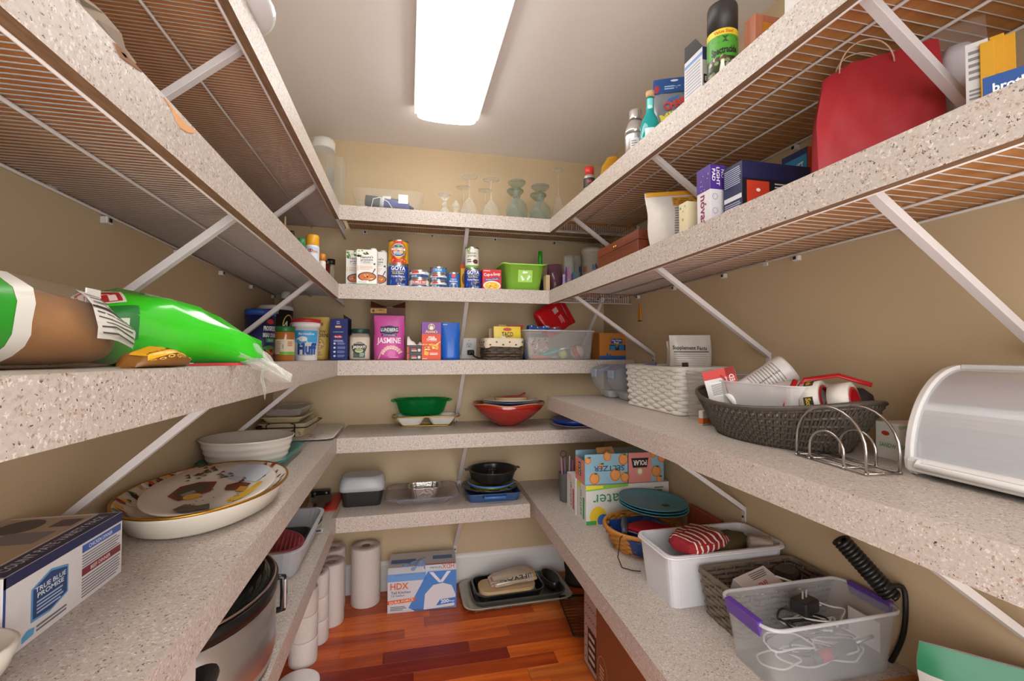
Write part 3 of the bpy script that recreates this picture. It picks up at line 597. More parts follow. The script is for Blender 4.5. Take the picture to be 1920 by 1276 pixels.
# ------------------------------------------------------------------ woven baskets
def ring_at(shape, w, d, r, k, N):
    """closed outline sampled N times with outward normals; k scales the outline"""
    if shape == 'oval': return [((w/2*k*math.cos(2*PI*i/N), d/2*k*math.sin(2*PI*i/N)), Vector((math.cos(2*PI*i/N)/w, math.sin(2*PI*i/N)/d)).normalized()) for i in range(N)]
    pts = [Vector(p[:2]) for p in rr(w*k, d*k, r, 0, 5)]; L = [0]
    for i in range(len(pts)): L.append(L[-1]+(pts[(i+1) % len(pts)]-pts[i]).length)
    out = []
    for i in range(N):
        s = L[-1]*i/N; j = max(q for q in range(len(pts)) if L[q] <= s+1e-9); a, b = pts[j], pts[(j+1) % len(pts)]; t = (s-L[j])/max(1e-9, L[j+1]-L[j])
        p = a.lerp(b, t); e = (b-a).normalized(); out.append(((p.x, p.y), Vector((e.y, -e.x))))
    return out
def basket(t, shape, w, d, h, r, rows, stakes, sr, amp, k0, k1, mat, rim=.007, vertical=False, flat=1.4, name='woven_strands', zfn=None, floor=True):
    zf = zfn or (lambda x, y, z: z); kf = lambda z: k0+(k1-k0)*z/h
    b = MB(); N = stakes*2
    for j in range(rows):
        z = h*(j+.6)/rows; ring = ring_at(shape, w, d, r, kf(z), N)
        b.tube([(p[0]+n.x*amp*(1 if (i//1+j) % 2 else -1)*(1 if i % 2 == 0 else 0), p[1]+n.y*amp*(1 if (i//2+j) % 2 else -1)*(1 if i % 2 == 0 else 0), zf(p[0], p[1], z)) if not vertical else (p[0], p[1], zf(p[0], p[1], z)) for i, (p, n) in enumerate(ring)] if vertical else
               [(p[0]+n.x*(amp if ((i//2)+j) % 2 else -amp)*(1 if i % 2 == 0 else .0), p[1]+n.y*(amp if ((i//2)+j) % 2 else -amp)*(1 if i % 2 == 0 else .0), zf(p[0], p[1], z)) for i, (p, n) in enumerate(ring)], sr, 6, True, flat=flat)
    r0 = ring_at(shape, w, d, r, kf(0), stakes); r1 = ring_at(shape, w, d, r, kf(h), stakes)
    for i in range(stakes):
        p, n = r0[i]; q, m = r1[i]
        if vertical:
            pts = []
            for s in range(rows*2+1):
                z = s/(rows*2); a = amp*(1 if (s//1+i) % 2 else -1); x, y = p[0]*(1-z)+q[0]*z+n.x*a, p[1]*(1-z)+q[1]*z+n.y*a; pts.append((x, y, zf(x, y, h*z)))
            b.tube(pts, sr, 5)
        else: b.tube([(p[0], p[1], zf(*p, 0)), (q[0], q[1], zf(*q, h))], sr*.7, 5)
    b.build(name, mat, t, kind='stuff')
    for z, rad in ((0, rim*.7), (h, rim)):
        ring = ring_at(shape, w, d, r, kf(z), 48); MB().tube([(p[0], p[1], zf(p[0], p[1], z)+(rad*.0 if z else rad)) for p, n in ring], rad, 8, True).build('rim' if z else 'base_ring', mat, t)
    if floor:
        ring = ring_at(shape, w, d, r, kf(0)*.98, 40); MB().loft([[(p[0], p[1], .002) for p, n in ring], [(p[0], p[1], .006) for p, n in ring]]).build('basket_floor', mat, t)

# ------------------------------------------------------------------ third back shelf
def cylspan(sh, Y, u0, u1, vt):
    cx, w, h = spany(sh, Y, u0, u1, vt); return cx, w/2, h
B3 = 'B3'
cx, r, h = cylspan('L3', 2.0, 460, 516, 581)
t = T('breadcrumb_can', 'dark blue breadcrumb canister with blue plastic lid in the corner', 'canister', PS('L3', cx, 2.0), 0, 'L3')
MB().lathe([(r*.96, 0), (r, .004), (r, h*.9)], 32).build('canister_body', M('232a5c', .4), t); MB().lathe([(r*1.03, h*.88), (r*1.04, h*.97), (r*.98, h), (0, h*.99)], 32).build('lid', M('1f4fa8', .4), t)
pr = Print(cylf(r, 0, facing((cx, 2.0))), .008); pr.text('PROGRESSO', r*.72, h*.63, h*.085, 'f2f0ee', 3, r*1.0, bold=.03).ell(r*.72, h*.76, r*.3, h*.05, 'b0282c', 2).text('BREAD CRUMBS', r*.72, h*.50, h*.075, 'f2f0ee', 3, r*1.1, bold=.03).rect(r*.38, h*.36, r*1.1, h*.44, '3aa05a', 2).text('ITALIAN', r*.74, h*.4, h*.04, 'eef4ee', 3, r*.4)
pr.ell(r*.66, h*.02, r*.9, h*.28, '4e9a48', 2, 20, 0, PI)
rnd = random.Random(2)
for k in range(34): a = rnd.uniform(0, PI); q = rnd.uniform(.1, .85); pr.ell(r*(.75+.62*q*math.cos(a)), h*(.02+.24*q*math.sin(a)), r*.13, h*.035, rnd.choice(('8a3418', 'a84a22', 'c8682c', '6a2410', 'd88a3c')), 3+k % 4, 9)
pr.build(t)
cx, r, h = cylspan('L3', 2.25, 478, 546, 574)
t = T('canister', 'large black canister with white lid and big number behind the breadcrumbs', 'canister', PS('L3', cx+.01, 2.25), 0, 'L3')
r *= .95; MB().lathe([(r*.97, 0), (r, .004), (r, h*.93)], 32).build('canister_body', M('231d1c', .45), t); MB().lathe([(r*1.03, h*.92), (r*1.03, h*.985), (r*.98, h), (0, h)], 32).build('lid', M('cfcbc6', .4), t)
pr = Print(cylf(r, 0, facing((cx, 2.25))), .008); pr.ring(r*.82, h*.62, r*.44, h*.22, .005, 'c9b45a', 2).text('4C', r*.9, h*.62, h*.2, 'ecebe6', 3, bold=.0).rect(-r*.35, h*.84, r*.15, h*.9, '8a8680', 2).text('BREAD CRUMBS', -r*.1, h*.87, h*.035, '2a2624', 3, r*.44).build(t)
cx, r, h = cylspan('L3', 2.47, 519, 552, 546)
t = T('plastic_jug', 'translucent white plastic jug with white cap in the back corner', 'jug', PS('L3', cx, 2.47), 0, 'L3')
MB().lathe([(r*1.35, 0), (r*1.45, .01), (r*1.45, h*.55), (r*1.2, h*.68), (r*.6, h*.86), (r*.5, h*.9)], 26).build('jug_body', clear('d2ccc4', .55, .3), t); MB().lathe([(r*.56, h*.89), (r*.56, h), (0, h)], 22).build('cap', M('d6d2cc', .45), t)
cx, r, h = cylspan('L3', 1.92, 516, 553, 612)
t = T('peanut_butter_jar', 'peanut butter jar with green lid in front of the marshmallow tub', 'jar', PS('L3', cx, 1.92), 0, 'L3')
MB().lathe([(r*.9, 0), (r*.97, .004), (r*.97, h*.8), (r*.9, h*.86)], 28).build('jar_body', M('ad6a2a', .2, coat=.6), t); MB().lathe([(r*.98, h*.845), (r*1.0, h*.86), (r*1.0, h*.985), (r*.95, h), (0, h)], 28).build('lid', M('1c6e34', .4), t)
pr = Print(cylf(r*.97, 0, facing((cx, 1.92))), .006); pr.rect(-r*1.45, h*.2, r*1.45, h*.62, 'ddd0b4', 1).rect(-r*.55, h*.18, r*1.45, h*.27, '7cb63c', 2).lines(-r*.95, h*.24, -r*.4, h*.58, 7, 'b0907a', 2).lines(r*.25, h*.42, r*.8, h*.57, 3, 'c96a4a', 3).rect(-r*.22, h*.36, -r*.16, h*.48, '6a5c4c', 2).build(t)
cx, r, h = cylspan('L3', 2.15, 546, 601, 599); r2 = r*.8
t = T('marshmallow_tub', 'white marshmallow cream tub with red lid and blue lettering', 'tub', PS('L3', cx, 2.15), 0, 'L3')
MB().lathe([(r2*.97, 0), (r2, .004), (r*.92, h*.8), (r*.98, h*.8), (r*.97, h*.93)], 32).build('tub_body', PLW, t); MB().lathe([(r*1.0, h*.92), (r*1.02, h*.985), (r*.96, h), (0, h*.98)], 32).build('lid', M('c4242c', .4), t)
pr = Print(cylf(lambda v: r2+(r*.92-r2)*v/(h*.8), 0, facing((cx, 2.15))), .008); pr.rect(-r*1.3, h*.44, r*.9, h*.72, '3f9fd8', 1).text('Marshmallow', r*.05, h*.645, h*.06, 'f2f6fa', 3, r*1.1).ell(-r*.32, h*.46, r*.42, h*.1, 'e8e8e6', 3, 16).ell(-r*.2, h*.52, r*.3, h*.06, 'f4f4f2', 4).ell(-r*.3, h*.44, r*.36, h*.035, '62a8da', 4).text('Fluff', r*.12, h*.29, h*.25, '1c4e9c', 4, r*1.35, bold=.05).lines(-r*.5, h*.12, r*.5, h*.15, 1, '9aa4b0', 2).build(t)
cx, w, h = spany(B3, 2.36, 566, 616, 594)
t = T('popcorn_bag', 'yellow bag of popcorn kernels behind the marshmallow tub', 'bag', PS(B3, cx, 2.37), 0, B3)
b = MB(); fr = pouch(b, w, h, .07, seed=3); b.build('bag', M('d9b65c', .4), t)
pr = Print(fr, .02); pr.text('YELLOW', w*.12, h*.66, h*.07, '3a2c1c', 3, w*.6).text('POPCORN', w*.12, h*.57, h*.085, '3a2c1c', 3, w*.72).ell(w*.12, h*.37, w*.24, h*.14, 'b8843c', 2, 20).text('Pops', w*.05, h*.85, h*.09, '6a3418', 3, w*.5)
for _ in range(40): a, q = random.uniform(0, 6.3), random.random(); pr.ell(w*(.12+.2*q*math.cos(a)), h*(.37+.12*q*math.sin(a)), w*.025, h*.015, random.choice(('e6c884', 'd0a050', 'f0dca8')), 4, 6)
pr.lines(-w*.05, h*.1, w*.34, h*.2, 3, '9a7c3a', 2).build(t)
cx, w, h = spany(B3, 2.27, 616, 649, 597)
t = carton('pasta_box', 'dark blue pasta box with torn open top', 'box', PS(B3, cx+.012, 2.305), w*1.02, .06, h, '27336e', -.18, B3, bev=.0008); d = .06; w *= 1.02
MB().loft([[(w*.2, .03, h), (w*.5, .03, h), (w*.5, -.01, h), (w*.2, -.01, h)], [(w*.05, .02, h+.024), (w*.09, .02, h+.022), (w*.09, .018, h+.022), (w*.05, .018, h+.024)]]).build('torn_flap', M('3a2c28', .7), t)
pr = Print(face('front', w, d, h), 0); pr.rect(w*.28, h*.78, w*.64, h*.83, 'd8893a', 1).text('PENNE', w*.46, h*.805, h*.03, 'f6ead8', 2, w*.3).lines(w*.36, h*.86, w*.58, h*.95, 2, '9aa4d0', 2).text('Al BRONZO', w*.46, h*.68, h*.022, 'b8c0e0', 2, w*.6).ell(w*.46, h*.565, w*.26, h*.04, 'c02a36', 1).text('Barilla', w*.46, h*.565, h*.035, 'f4eef0', 2, w*.38)
for k in range(4): z = h*(.4-.1*k); pr.ell(w*.26, z, w*.07, h*.024, 'e4e6f0', 2, 8).lines(w*.42, z-h*.03, w*.9, z+h*.03, 3, '8e9ad0', 2)
pr.lines(w*.2, h*.44, w*.84, h*.49, 2, 'c4cae6', 2).build(t)
Print(face('right', w, d, h), 0).rect(.004, h*.04, d-.004, h*.96, '1b1c2e', 1).lines(.008, h*.1, d*.8, h*.6, 8, '5a5e86', 2).rect(d*.1, h*.55, d*.9, h*.6, 'a03038', 2).build(t)
cx, w, h = spany(B3, 2.255, 654, 693, 616)
t = T('rice_jar', 'clear rice jar with dark green lid and black label', 'jar', PS(B3, cx, 2.30), 0, B3)
d = w*.85; MB().loft([rr(w*.92, d*.92, .02, 0, 5), rr(w, d, .024, .006, 5), rr(w, d, .024, h*.72, 5), rr(w*.86, d*.9, .036, h*.83, 5), rr(w*.86, d*.9, .036, h*.86, 5)], sm=True).build('jar_body', clear('e6e0d4', .22, .05), t)
MB().loft([rr(w*.88, d*.88, .02, .004, 5), rr(w*.95, d*.94, .022, .01, 5), rr(w*.95, d*.94, .022, h*.7, 5), rr(w*.8, d*.8, .03, h*.74, 5)], sm=True).build('rice', M('d6c3ad', .8, grain=.2, scale=300), t)
MB().lathe([(w*.45, h*.86), (w*.47, h*.87), (w*.47, h*.98), (w*.44, h), (0, h)], 28).build('lid', M('173a30', .4), t)
pr = Print(lambda u, v, o: (u, -d/2-o-.0006, v), 0); pr.rect(-w*.28, h*.08, w*.28, h*.36, '1f4a3c', 1).ell(0, h*.38, w*.34, h*.2, '1a1f1c', 2, 22).text('JASMATI', 0, h*.42, h*.075, 'ece8de', 4, w*.6, bold=.03).rect(-w*.36, h*.37, w*.36, h*.47, '14181a', 3).ell(0, h*.3, w*.2, h*.06, 'b8c48a', 3).ell(0, h*.33, w*.19, h*.045, '8a9a68', 4).text('RICEMILLS', 0, h*.54, h*.045, 'dcd8cc', 4, w*.4).lines(w*.02, h*.11, w*.24, h*.24, 3, 'b8ccc0', 3).build(t)
# bags of rice
cx, w, h = spany(B3, 2.43, 696, 760, 567)
t = T('paper_bag', 'tall brown bag with yellow tab behind the pink rice bag', 'bag', PS(B3, cx, 2.43), 0, B3)
b = MB(); W2 = w/2
top = [(-W2, -.035), (W2, -.035), (W2, .035), (-W2, .035)]
b.loft([[(x, y, 0) for x, y in top], [(x, y, h*.9) for x, y in top]], True, True)
b.surf(lambda i, j: (-W2+w*i, -.034+.02*j, h*.9+j*h*.1*(.15+1.0*abs(2*i-1)**1.3)), 8, 2); b.surf(lambda i, j: (-W2+w*i, .034-.02*j, h*.9+j*h*.1*(.3+.7*abs(2*i-1)**1.3)), 8, 2)
b.build('bag', M('5e2a1a', .55), t)
pr = Print(lambda u, v, o: (u-W2, -.035-o-.0008, v), 0); pr.rect(0, h*.8, w*.46, h*.88, 'd69a2c', 1).text('9 SIMPLE', w*.28, h*.855, h*.025, '3a2414', 2, w*.24).ell(w*.08, h*.84, w*.04, h*.025, '3a2a44', 2).lines(w*.45, h*.9, w*.65, h*.915, 1, 'a88a78', 2).build(t)
cx, w, h = spany(B3, 2.25, 700, 759, 590)
t = T('rice_bag', 'bright pink bag of jasmine rice with navy emblem', 'bag', PS(B3, cx, 2.30), 0, B3)
b = MB(); fr = pouch(b, w, h, .085, seed=8, wr=.002, top_w=w*.98); b.build('bag', M('c9529e', .35, grain=.05), t)
pr = Print(fr, .02); pr.rect(-w*.29, h*.60, w*.29, h*.745, '20284e', 2).ell(0, h*.67, w*.25, h*.1, '20284e', 3).text('LUNDBERG', 0, h*.675, h*.075, 'e8e6e2', 5, w*.54, bold=.02).lines(-w*.14, h*.615, w*.14, h*.63, 1, 'a8aac0', 5).rect(-w*.25, h*.535, w*.24, h*.575, '232a50', 2).text('SUSTAINABLE', 0, h*.555, h*.026, 'dcdce4', 4, w*.4).text('JASMINE', 0, h*.435, h*.12, 'f4e8ee', 4, w*.76, bold=.02)
for k in range(9):
    a = 2.7-.27*k; ux, vz = w*(.08+.34*math.cos(a)), h*(.06+.24*math.sin(a)); pr.ell(ux, vz, w*.055, h*.028, 'e6b4b0', 3, 10).ell(ux*.86, vz*.86, w*.04, h*.02, 'eec8c0', 3, 9)
pr.poly([(-w*.36, h*.02), (-w*.33, h*.02), (-w*.2, h*.22), (-w*.23, h*.22)], 'eac0bc', 3).lines(0, h*.05, w*.36, h*.07, 1, 'f0c4dc', 3).build(t)
cx, w, h = spany(B3, 2.235, 763, 791, 648); hh = h/2-.0008
for k, lab in ((0, 'small black and red bouillon box underneath its twin'), (1, 'small black and red bouillon box stacked beneath the white packet')):
    t = carton('bouillon_box', lab, 'box', PS(B3, cx, 2.235+.03, k*(hh+.0008)), w, .06, hh, '3a3634', 0, B3, 'bouillon boxes')
    Print(face('front', w, .06, hh), 0).rect(0, hh*.02, w*.14, hh*.98, 'cc3a36', 1).rect(w*.3, hh*.42, w*.62, hh*.62, 'cc4a4a', 1).rect(w*.3, hh*.24, w*.66, hh*.36, 'e0dedc', 1).ell(w*.82, hh*.4, w*.1, hh*.22, 'd8ccc8', 1).rect(0, hh*.88, w, hh, '55504c', 2).build(t)
t = T('seasoning_packet', 'crumpled white packet lying on the bouillon boxes', 'packet', PS(B3, cx+.006, 2.262, 2*hh+.0022), 0, B3)
rnd = random.Random(9); wl = w*1.15
b = MB(); b.surf(lambda i, j: (-wl/2+wl*i, -.03+.06*j, .002+.042*math.sin(PI*j)**.5*(1-.75*i)*(.6+.4*math.sin(7*i+2*j))+.006*math.sin(19*i)*math.sin(PI*j)), 12, 8); b.surf(lambda i, j: (-wl/2+wl*(1-i), -.03+.06*j, .0), 2, 2); b.build('packet', M('d9cfca', .5), t)
cx, w, h = spany(B3, 2.24, 791, 827, 604)
t = carton('macaroni_box', 'purple and orange macaroni and cheese box', 'box', PS(B3, cx, 2.24+.03), w, .06, h, 'dd4f2c', 0, B3)
pr = Print(face('front', w, .06, h), 0); pr.rect(0, h*.69, w, h, '7a3f9a', 1).ring(w*.5, h*.88, w*.17, h*.085, .004, 'd8c070', 2).ell(w*.5, h*.86, w*.09, h*.055, 'e8e2d8', 3).ell(w*.5, h*.92, w*.04, h*.03, 'e8e2d8', 3).text("Annie's", w*.5, h*.755, h*.07, 'ecc24c', 3, w*.64, bold=.03).text('FOUR', w*.52, h*.6, h*.05, 'f6efe8', 3, w*.34, bold=.04).text('CHEESE', w*.52, h*.545, h*.05, 'f6efe8', 3, w*.52, bold=.04).rect(w*.22, h*.495, w*.82, h*.5, 'f0d8c8', 2)
pr.poly([(w*.76, h*.4), (w*.98, h*.48), (w*.98, h*.495), (w*.76, h*.43)], 'd8d4d0', 3)
for _ in range(22): pr.ell(w*random.uniform(.18, .82), h*random.uniform(.27, .42), w*.08, h*.02, random.choice(('f2c04a', 'e8a82c', 'f8d88a')), 3+_ % 4, 8)
pr.poly([(w*.12, h*.14), (w*.32, h*.12), (w*.38, h*.2), (w*.14, h*.25)], 'eeb02e', 3).lines(w*.42, h*.13, w*.86, h*.2, 2, 'f6e4d8', 3, rag=.1).lines(w*.04, h*.02, w*.36, h*.06, 1, 'f0d0c0', 3).build(t)
Print(face('left', w, .06, h), 0).rect(0, h*.69, .06, h, '5c2f78', 1).lines(.008, h*.1, .05, h*.6, 9, 'f0c8b8', 1).build(t)
cx, w, h = spany(B3, 2.245, 828, 863, 604)
t = T('blue_pouch', 'plain bright blue foil pouch beside the macaroni box', 'bag', PS(B3, cx, 2.275), 0, B3)
b = MB(); fr = pouch(b, w, h, .05, seed=12, wr=.0016, seal=.03); b.build('bag', M('1d5fc0', .3, grain=.04), t)
Print(fr, .02).lines(-w*.4, h*.93, -w*.1, h*.96, 1, 'dfe6f4', 2).build(t)
# small dark wicker basket with cloth liner
a = wy(908, 672, 2.235); b_ = wy(985, 672, 2.235); w = b_.x-a.x; cx = (a.x+b_.x)/2; h = wy(945, 630, 2.235).z-1.2495
DKW = M('4a3b30', .5, grain=.2, scale=60); d = .19
t = T('wicker_basket', 'small dark brown wicker basket with cream cloth liner of spice packets', 'basket', PS(B3, cx, 2.235+d/2+.008), 0, B3)
basket(t, 'rect', w*.93, d, h*.8, .02, 7, 22, .0042, .004, .95, 1.0, DKW, .005)
b = MB(); ring0 = rr(w*.96, d*1.05, .03, 0, 8)
def lin_z(x, y): return h*(.60+.10*math.cos(8*x/w+1)+.04*math.sin(20*x/w))
b.loft([[(x*1.0, y*1.0, lin_z(x, y)) for x, y, _ in ring0], [(x*1.02, y*1.02, h*.8) for x, y, _ in ring0], [(x*.99, y*.99, h*.92) for x, y, _ in ring0], [(x*.9, y*.9, h*.9) for x, y, _ in ring0], [(x*.86, y*.86, h*.3) for x, y, _ in ring0]], False, False, sm=True)
b.build('cloth_liner', M('d2c6ae', .85, bump=.2, scale=60), t)
for k, (u0, u1, vt, Y, c, lab) in enumerate(((926, 976, 612, 2.29, 'e2c62e', 'yellow taco seasoning packet standing in the lined basket'), (935, 982, 609, 2.345, 'b89a2a', 'olive yellow seasoning packet behind the taco packet'), (917, 940, 616, 2.38, 'b8946c', 'tan seasoning packet leaning at the back of the lined basket'))):
    x_, w_, h_ = spany(B3, Y, u0, u1, vt); h_ -= .008
    q = T('seasoning_packet', lab, 'packet', PS(B3, x_, Y, .008), .02*k-.02, B3)
    b = MB(); fr = pouch(b, w_, h_, .012, seed=k+30, wr=.001, nz=8, nx=8); b.build('packet', M(c, .35), q)
    if k == 0: Print(fr, .02).text('TACO', 0, h_*.76, h_*.13, '2c2418', 3, w_*.42, bold=.02).ell(0, h_*.91, w_*.16, h_*.05, 'c8402c', 2).lines(-w_*.2, h_*.66, w_*.24, h_*.7, 1, 'a0402c', 2).ell(-w_*.16, h_*.62, w_*.1, h_*.08, 'eee4d0', 2).build(q)
    if k == 1: Print(fr, .02).rect(-w_*.2, h_*.93, w_*.5, h_, 'a8521c', 2).rect(w_*.28, h_*.86, w_*.46, h_*.99, 'a8301c', 3).build(q)
# clear bin with odds and ends
a = wy(990, 672, 2.235); b_ = wy(1112, 672, 2.235); wb = b_.x-a.x; cx = (a.x+b_.x)/2; h = wy(1050, 619, 2.235).z-1.2495; d = .25
t = T('storage_bin', 'frosted clear storage bin of tools and toys with red pouch on top', 'storage bin', PS(B3, cx+.002, 2.235+d/2+.004), 0, B3)
tub(wb*.97, d*.9, wb*1.08, d*.98, h, .025, .002, .006).build('bin_body', clear('dfe0e0', .15, .2, spec=.5), t); rimtube(wb*1.09, d*1.0, h, .03, .004, clear('e4e4e4', .55, .2), t)
bx, by = cx, 2.235+d/2
def inside(name, label, cat, x, y, z=.006, rz=0): return T(name, label, cat, PS(B3, x, y, z), rz, B3)
q = inside('play_ball', 'red and cream ball inside the frosted bin', 'ball', bx+.125, by-.03, .0045); r = .037
MB().lathe([(r*math.sin(PI*i/12), r-r*math.cos(PI*i/12)) for i in range(13)], 22).build('ball', M('cbbba0', .6), q); MB().lathe([(r*1.01*math.sin(PI*i/12), r-r*1.01*math.cos(PI*i/12)) for i in range(4, 8)], 22, cap0=False, cap1=False).xf(Matrix.Translation((0, 0, r)) @ Matrix.Rotation(1.1, 4, 'Y') @ Matrix.Rotation(.5, 4, 'X') @ Matrix.Translation((0, 0, -r))).build('stripe', M('c4402c', .6), q)
q = inside('tennis_ball', 'yellow-green tennis ball inside the frosted bin', 'ball', bx+.035, by-.045, .0045); r = .026
MB().lathe([(r*math.sin(PI*i/12), r-r*math.cos(PI*i/12)) for i in range(13)], 20).build('ball', M('b8c44a', .9), q)
q = inside('hand_tool', 'teal handled hand tool lying aslant in the frosted bin', 'tool', bx-.06, by-.07, .012)
MB().tube([(-.06, 0, .0), (0, .0, .018), (.06, .0, .036)], [.007, .010, .012], 8).build('handle', M('2aa6a8', .4), q); MB().tube([(.06, 0, .036), (.11, .0, .05), (.17, .0, .066)], [.009, .005, .003], 8).build('shaft', M('b8b8b8', .3, .8), q)
q = inside('packet_bundle', 'printed packet with black bars standing in the frosted bin', 'packet', bx-.085, by+.0, .004, .06)
b = MB(); fr = pouch(b, .12, .115, .03, seed=41, wr=.003, nz=8, nx=8); b.build('packet', M('b89a86', .5), q)
pr = Print(fr, .02); rnd = random.Random(1)
for k in range(30): u, v = rnd.uniform(-.05, .05), rnd.uniform(.01, .105); pr.poly([(u, v), (u+.012, v+.008), (u+.014, v+.004), (u+.003, v-.004)], rnd.choice(('2c2a2a', 'd8d0c8', '4a5a4c', 'e8e4e0', '8a4a3a')), 2+k % 3)
pr.build(q)
q = inside('pliers', 'pink tipped tool at the bottom of the frosted bin', 'tool', bx-.1, by-.09, .006); MB().tube([(-.05, 0, .006), (-.01, 0, .008), (.06, 0, .006)], [.007, .008, .005], 8).build('grip', M('d86a5c', .5), q); MB().tube([(.06, 0, .006), (.10, 0, .008)], .003, 6).build('tip', M('c8c8c8', .3, .8), q)
q = inside('dark_pouch', 'navy cloth pouch against the side of the frosted bin', 'pouch', bx-.158, by+.01, .004, 1.45); b = MB(); pouch(b, .13, .10, .03, seed=44, nz=8, nx=8); b.build('pouch', M('2c3c78', .8), q)
zb = h+.0046
q = T('red_pouch', 'red zipped foil pouch lying on the frosted bin', 'bag', PS(B3, bx+.04, by+.03, h-.0), .0, B3)
b = MB(); fr = pouch(b, .17, .21, .05, seed=50, wr=.004); mt = Matrix.Translation((-.1, 0, .025)) @ Matrix.Rotation(1.02, 4, 'Y') @ Matrix.Rotation(-.25, 4, 'X')
b.xf(mt).build('pouch', M('c0161e', .35), q)
f2 = lambda u, v, o: tuple(mt @ Vector(fr(u, v, o)))
Print(f2, .02).poly([(-.085, .165), (-.02, .17), (.04, .162), (.084, .168), (.084, .176), (.03, .172), (-.02, .18), (-.085, .176)], '5a3428', 2).rect(-.05, .10, -.02, .135, 'c8a8a0', 2).lines(.0, .11, .05, .14, 3, 'e09a98', 2).build(q)
q = T('flag_pouch', 'blue starred and striped pouch folded over the frosted bin rim', 'pouch', PS(B3, bx-.115, by-.075, h+.002), 0, B3)
b = MB(); b.surf(lambda i, j: (-.05+.17*i, -.03+.06*j, .002+.022*math.sin(PI*min(1, max(0, j)))**.6*(1-.3*i)+.004*math.sin(14*i)), 14, 8); b.surf(lambda i, j: (-.05+.17*(1-i), -.03+.06*j, 0), 2, 2); b.build('pouch', M('2a4a94', .6), q)
ff = lambda u, v, o: (u, -.03+v, .003+.022*math.sin(PI*min(1, max(0, v/.06)))**.6*(1-.3*(u+.05)/.17)+.004*math.sin(14*(u+.05)/.17)+o)
pr = Print(ff, .01)
for k in range(8): pr.ell(-.035+.018*k*.6, .008+.016*(k % 3), .004, .004, 'e8e6ee', 2, 6)
pr.rect(.04, .004, .06, .05, '8fc0cc', 2).rect(.06, .004, .085, .05, 'c23c3c', 2).rect(.085, .004, .095, .05, 'c8d8dc', 2).rect(.095, .004, .115, .05, 'cc4a3c', 2).build(q)
# orange box
cx, w, h = spany(B3, 2.30, 1122, 1181, 624)
t = carton('bag_roll_box', 'orange brown box with blue base and two blue rolls pictured', 'box', PS(B3, cx+.006, 2.30+.055), w, .11, h, 'b8742c', 0, B3)
pr = Print(face('front', w, .11, h), 0); pr.rect(0, 0, w, h*.14, '1f5a9c', 1).rect(w*.36, h*.6, w*.72, h*.78, '27498a', 1).text('Dog Waste', w*.54, h*.72, h*.07, 'e8ecf2', 2, w*.3).text('Bags', w*.54, h*.64, h*.06, 'e8ecf2', 2, w*.16).rect(w*.32, h*.34, w*.82, h*.56, '12203a', 1).rect(w*.34, h*.34, w*.5, h*.52, '2478b8', 2).rect(w*.62, h*.34, w*.78, h*.55, '2478b8', 2).poly([(w*.48, h*.58), (w*.62, h*.58), (w*.55, h*.42)], '7a7a3c', 3).poly([(w*.2, h*.08), (w*.36, h*.08), (w*.34, h*.24), (w*.3, h*.14), (w*.24, h*.28)], '2f62a8', 2).build(t)

# ------------------------------------------------------------------ fourth back shelf
B4 = 'B4'
GOLD = M('c49a3e', .3, .9, grain=.02); cx = .098; yc = 2.50
t = T('serving_tray_rack', 'gold wire rack holding two white ceramic snack trays', 'serving rack', PS(B4, cx, yc), -.04, B4)
w, d = .355, .135
MB().tube([(x, y, .052) for x, y, _ in rr(w, d, .03, 0, 4)], .003, 6, True).build('top_wire', GOLD, t); MB().tube([(x, y, .0032) for x, y, _ in rr(w*.74, d*.7, .02, 0, 4)], .003, 6, True).build('base_wire', GOLD, t)
for sx in (-1, 1):
    for sy in (-1, 1): MB().tube([(sx*w*.47, sy*d*.47, .052), (sx*w*.34, sy*d*.33, .004)], .0026, 6).build('upright', GOLD, t)
for sx in (-1, 1):
    q = T('ceramic_tray', 'white square ceramic tray in the gold rack, '+('under the green dish rim' if sx < 0 else 'beside the bracket'), 'tray', PS(B4, cx+sx*.082, yc, .0072), -.04, B4, 'snack trays in the gold rack')
    tub(.10, .085, .152, .118, .048, .02, .003, .004).build('tray', M('e6e4dc', .2, coat=.4), q)
x0 = wy(738, 760, yc).x; x1 = wy(846, 760, yc).x; ztopg = wy(790, 749, yc-.07).z
q = T('glass_dish', 'emerald green scalloped glass dish resting on the white trays', 'dish', PS(B4, (x0+x1)/2-.005, yc, .0566), 0, B4)
GG = clear('12a058', .16, .04, 1.5, .6, '6fd09c'); hg = ztopg-(.8962+.0566); Wd = (x1-x0)*.94
def scal(k, z, am): return [(k*Wd/2*math.cos(a)*(1+am*math.cos(12*a)), k*.085*math.sin(a)*(1+am*math.cos(12*a)), z) for a in (2*PI*i/96 for i in range(96))]
MB().loft([scal(.7, 0, .02), scal(.8, hg*.2, .03), scal(.9, hg*.75, .04), scal(1, hg, .05), scal(.97, hg, .05), scal(.87, hg*.75, .04), scal(.77, hg*.22, .03), scal(.68, .004, .02)], sm=True).build('dish', GG, q)
for sx in (-1, 1): MB().loft([[(sx*(Wd/2*.97), -.03, hg*.8), (sx*(Wd/2*1.12), -.025, hg*.86), (sx*(Wd/2*1.12), .025, hg*.86), (sx*(Wd/2*.97), .03, hg*.8)], [(sx*(Wd/2*.97), -.03, hg*.97), (sx*(Wd/2*1.12), -.025, hg*.97), (sx*(Wd/2*1.12), .025, hg*.97), (sx*(Wd/2*.97), .03, hg*.97)]]).build('handle', GG, q, .002)
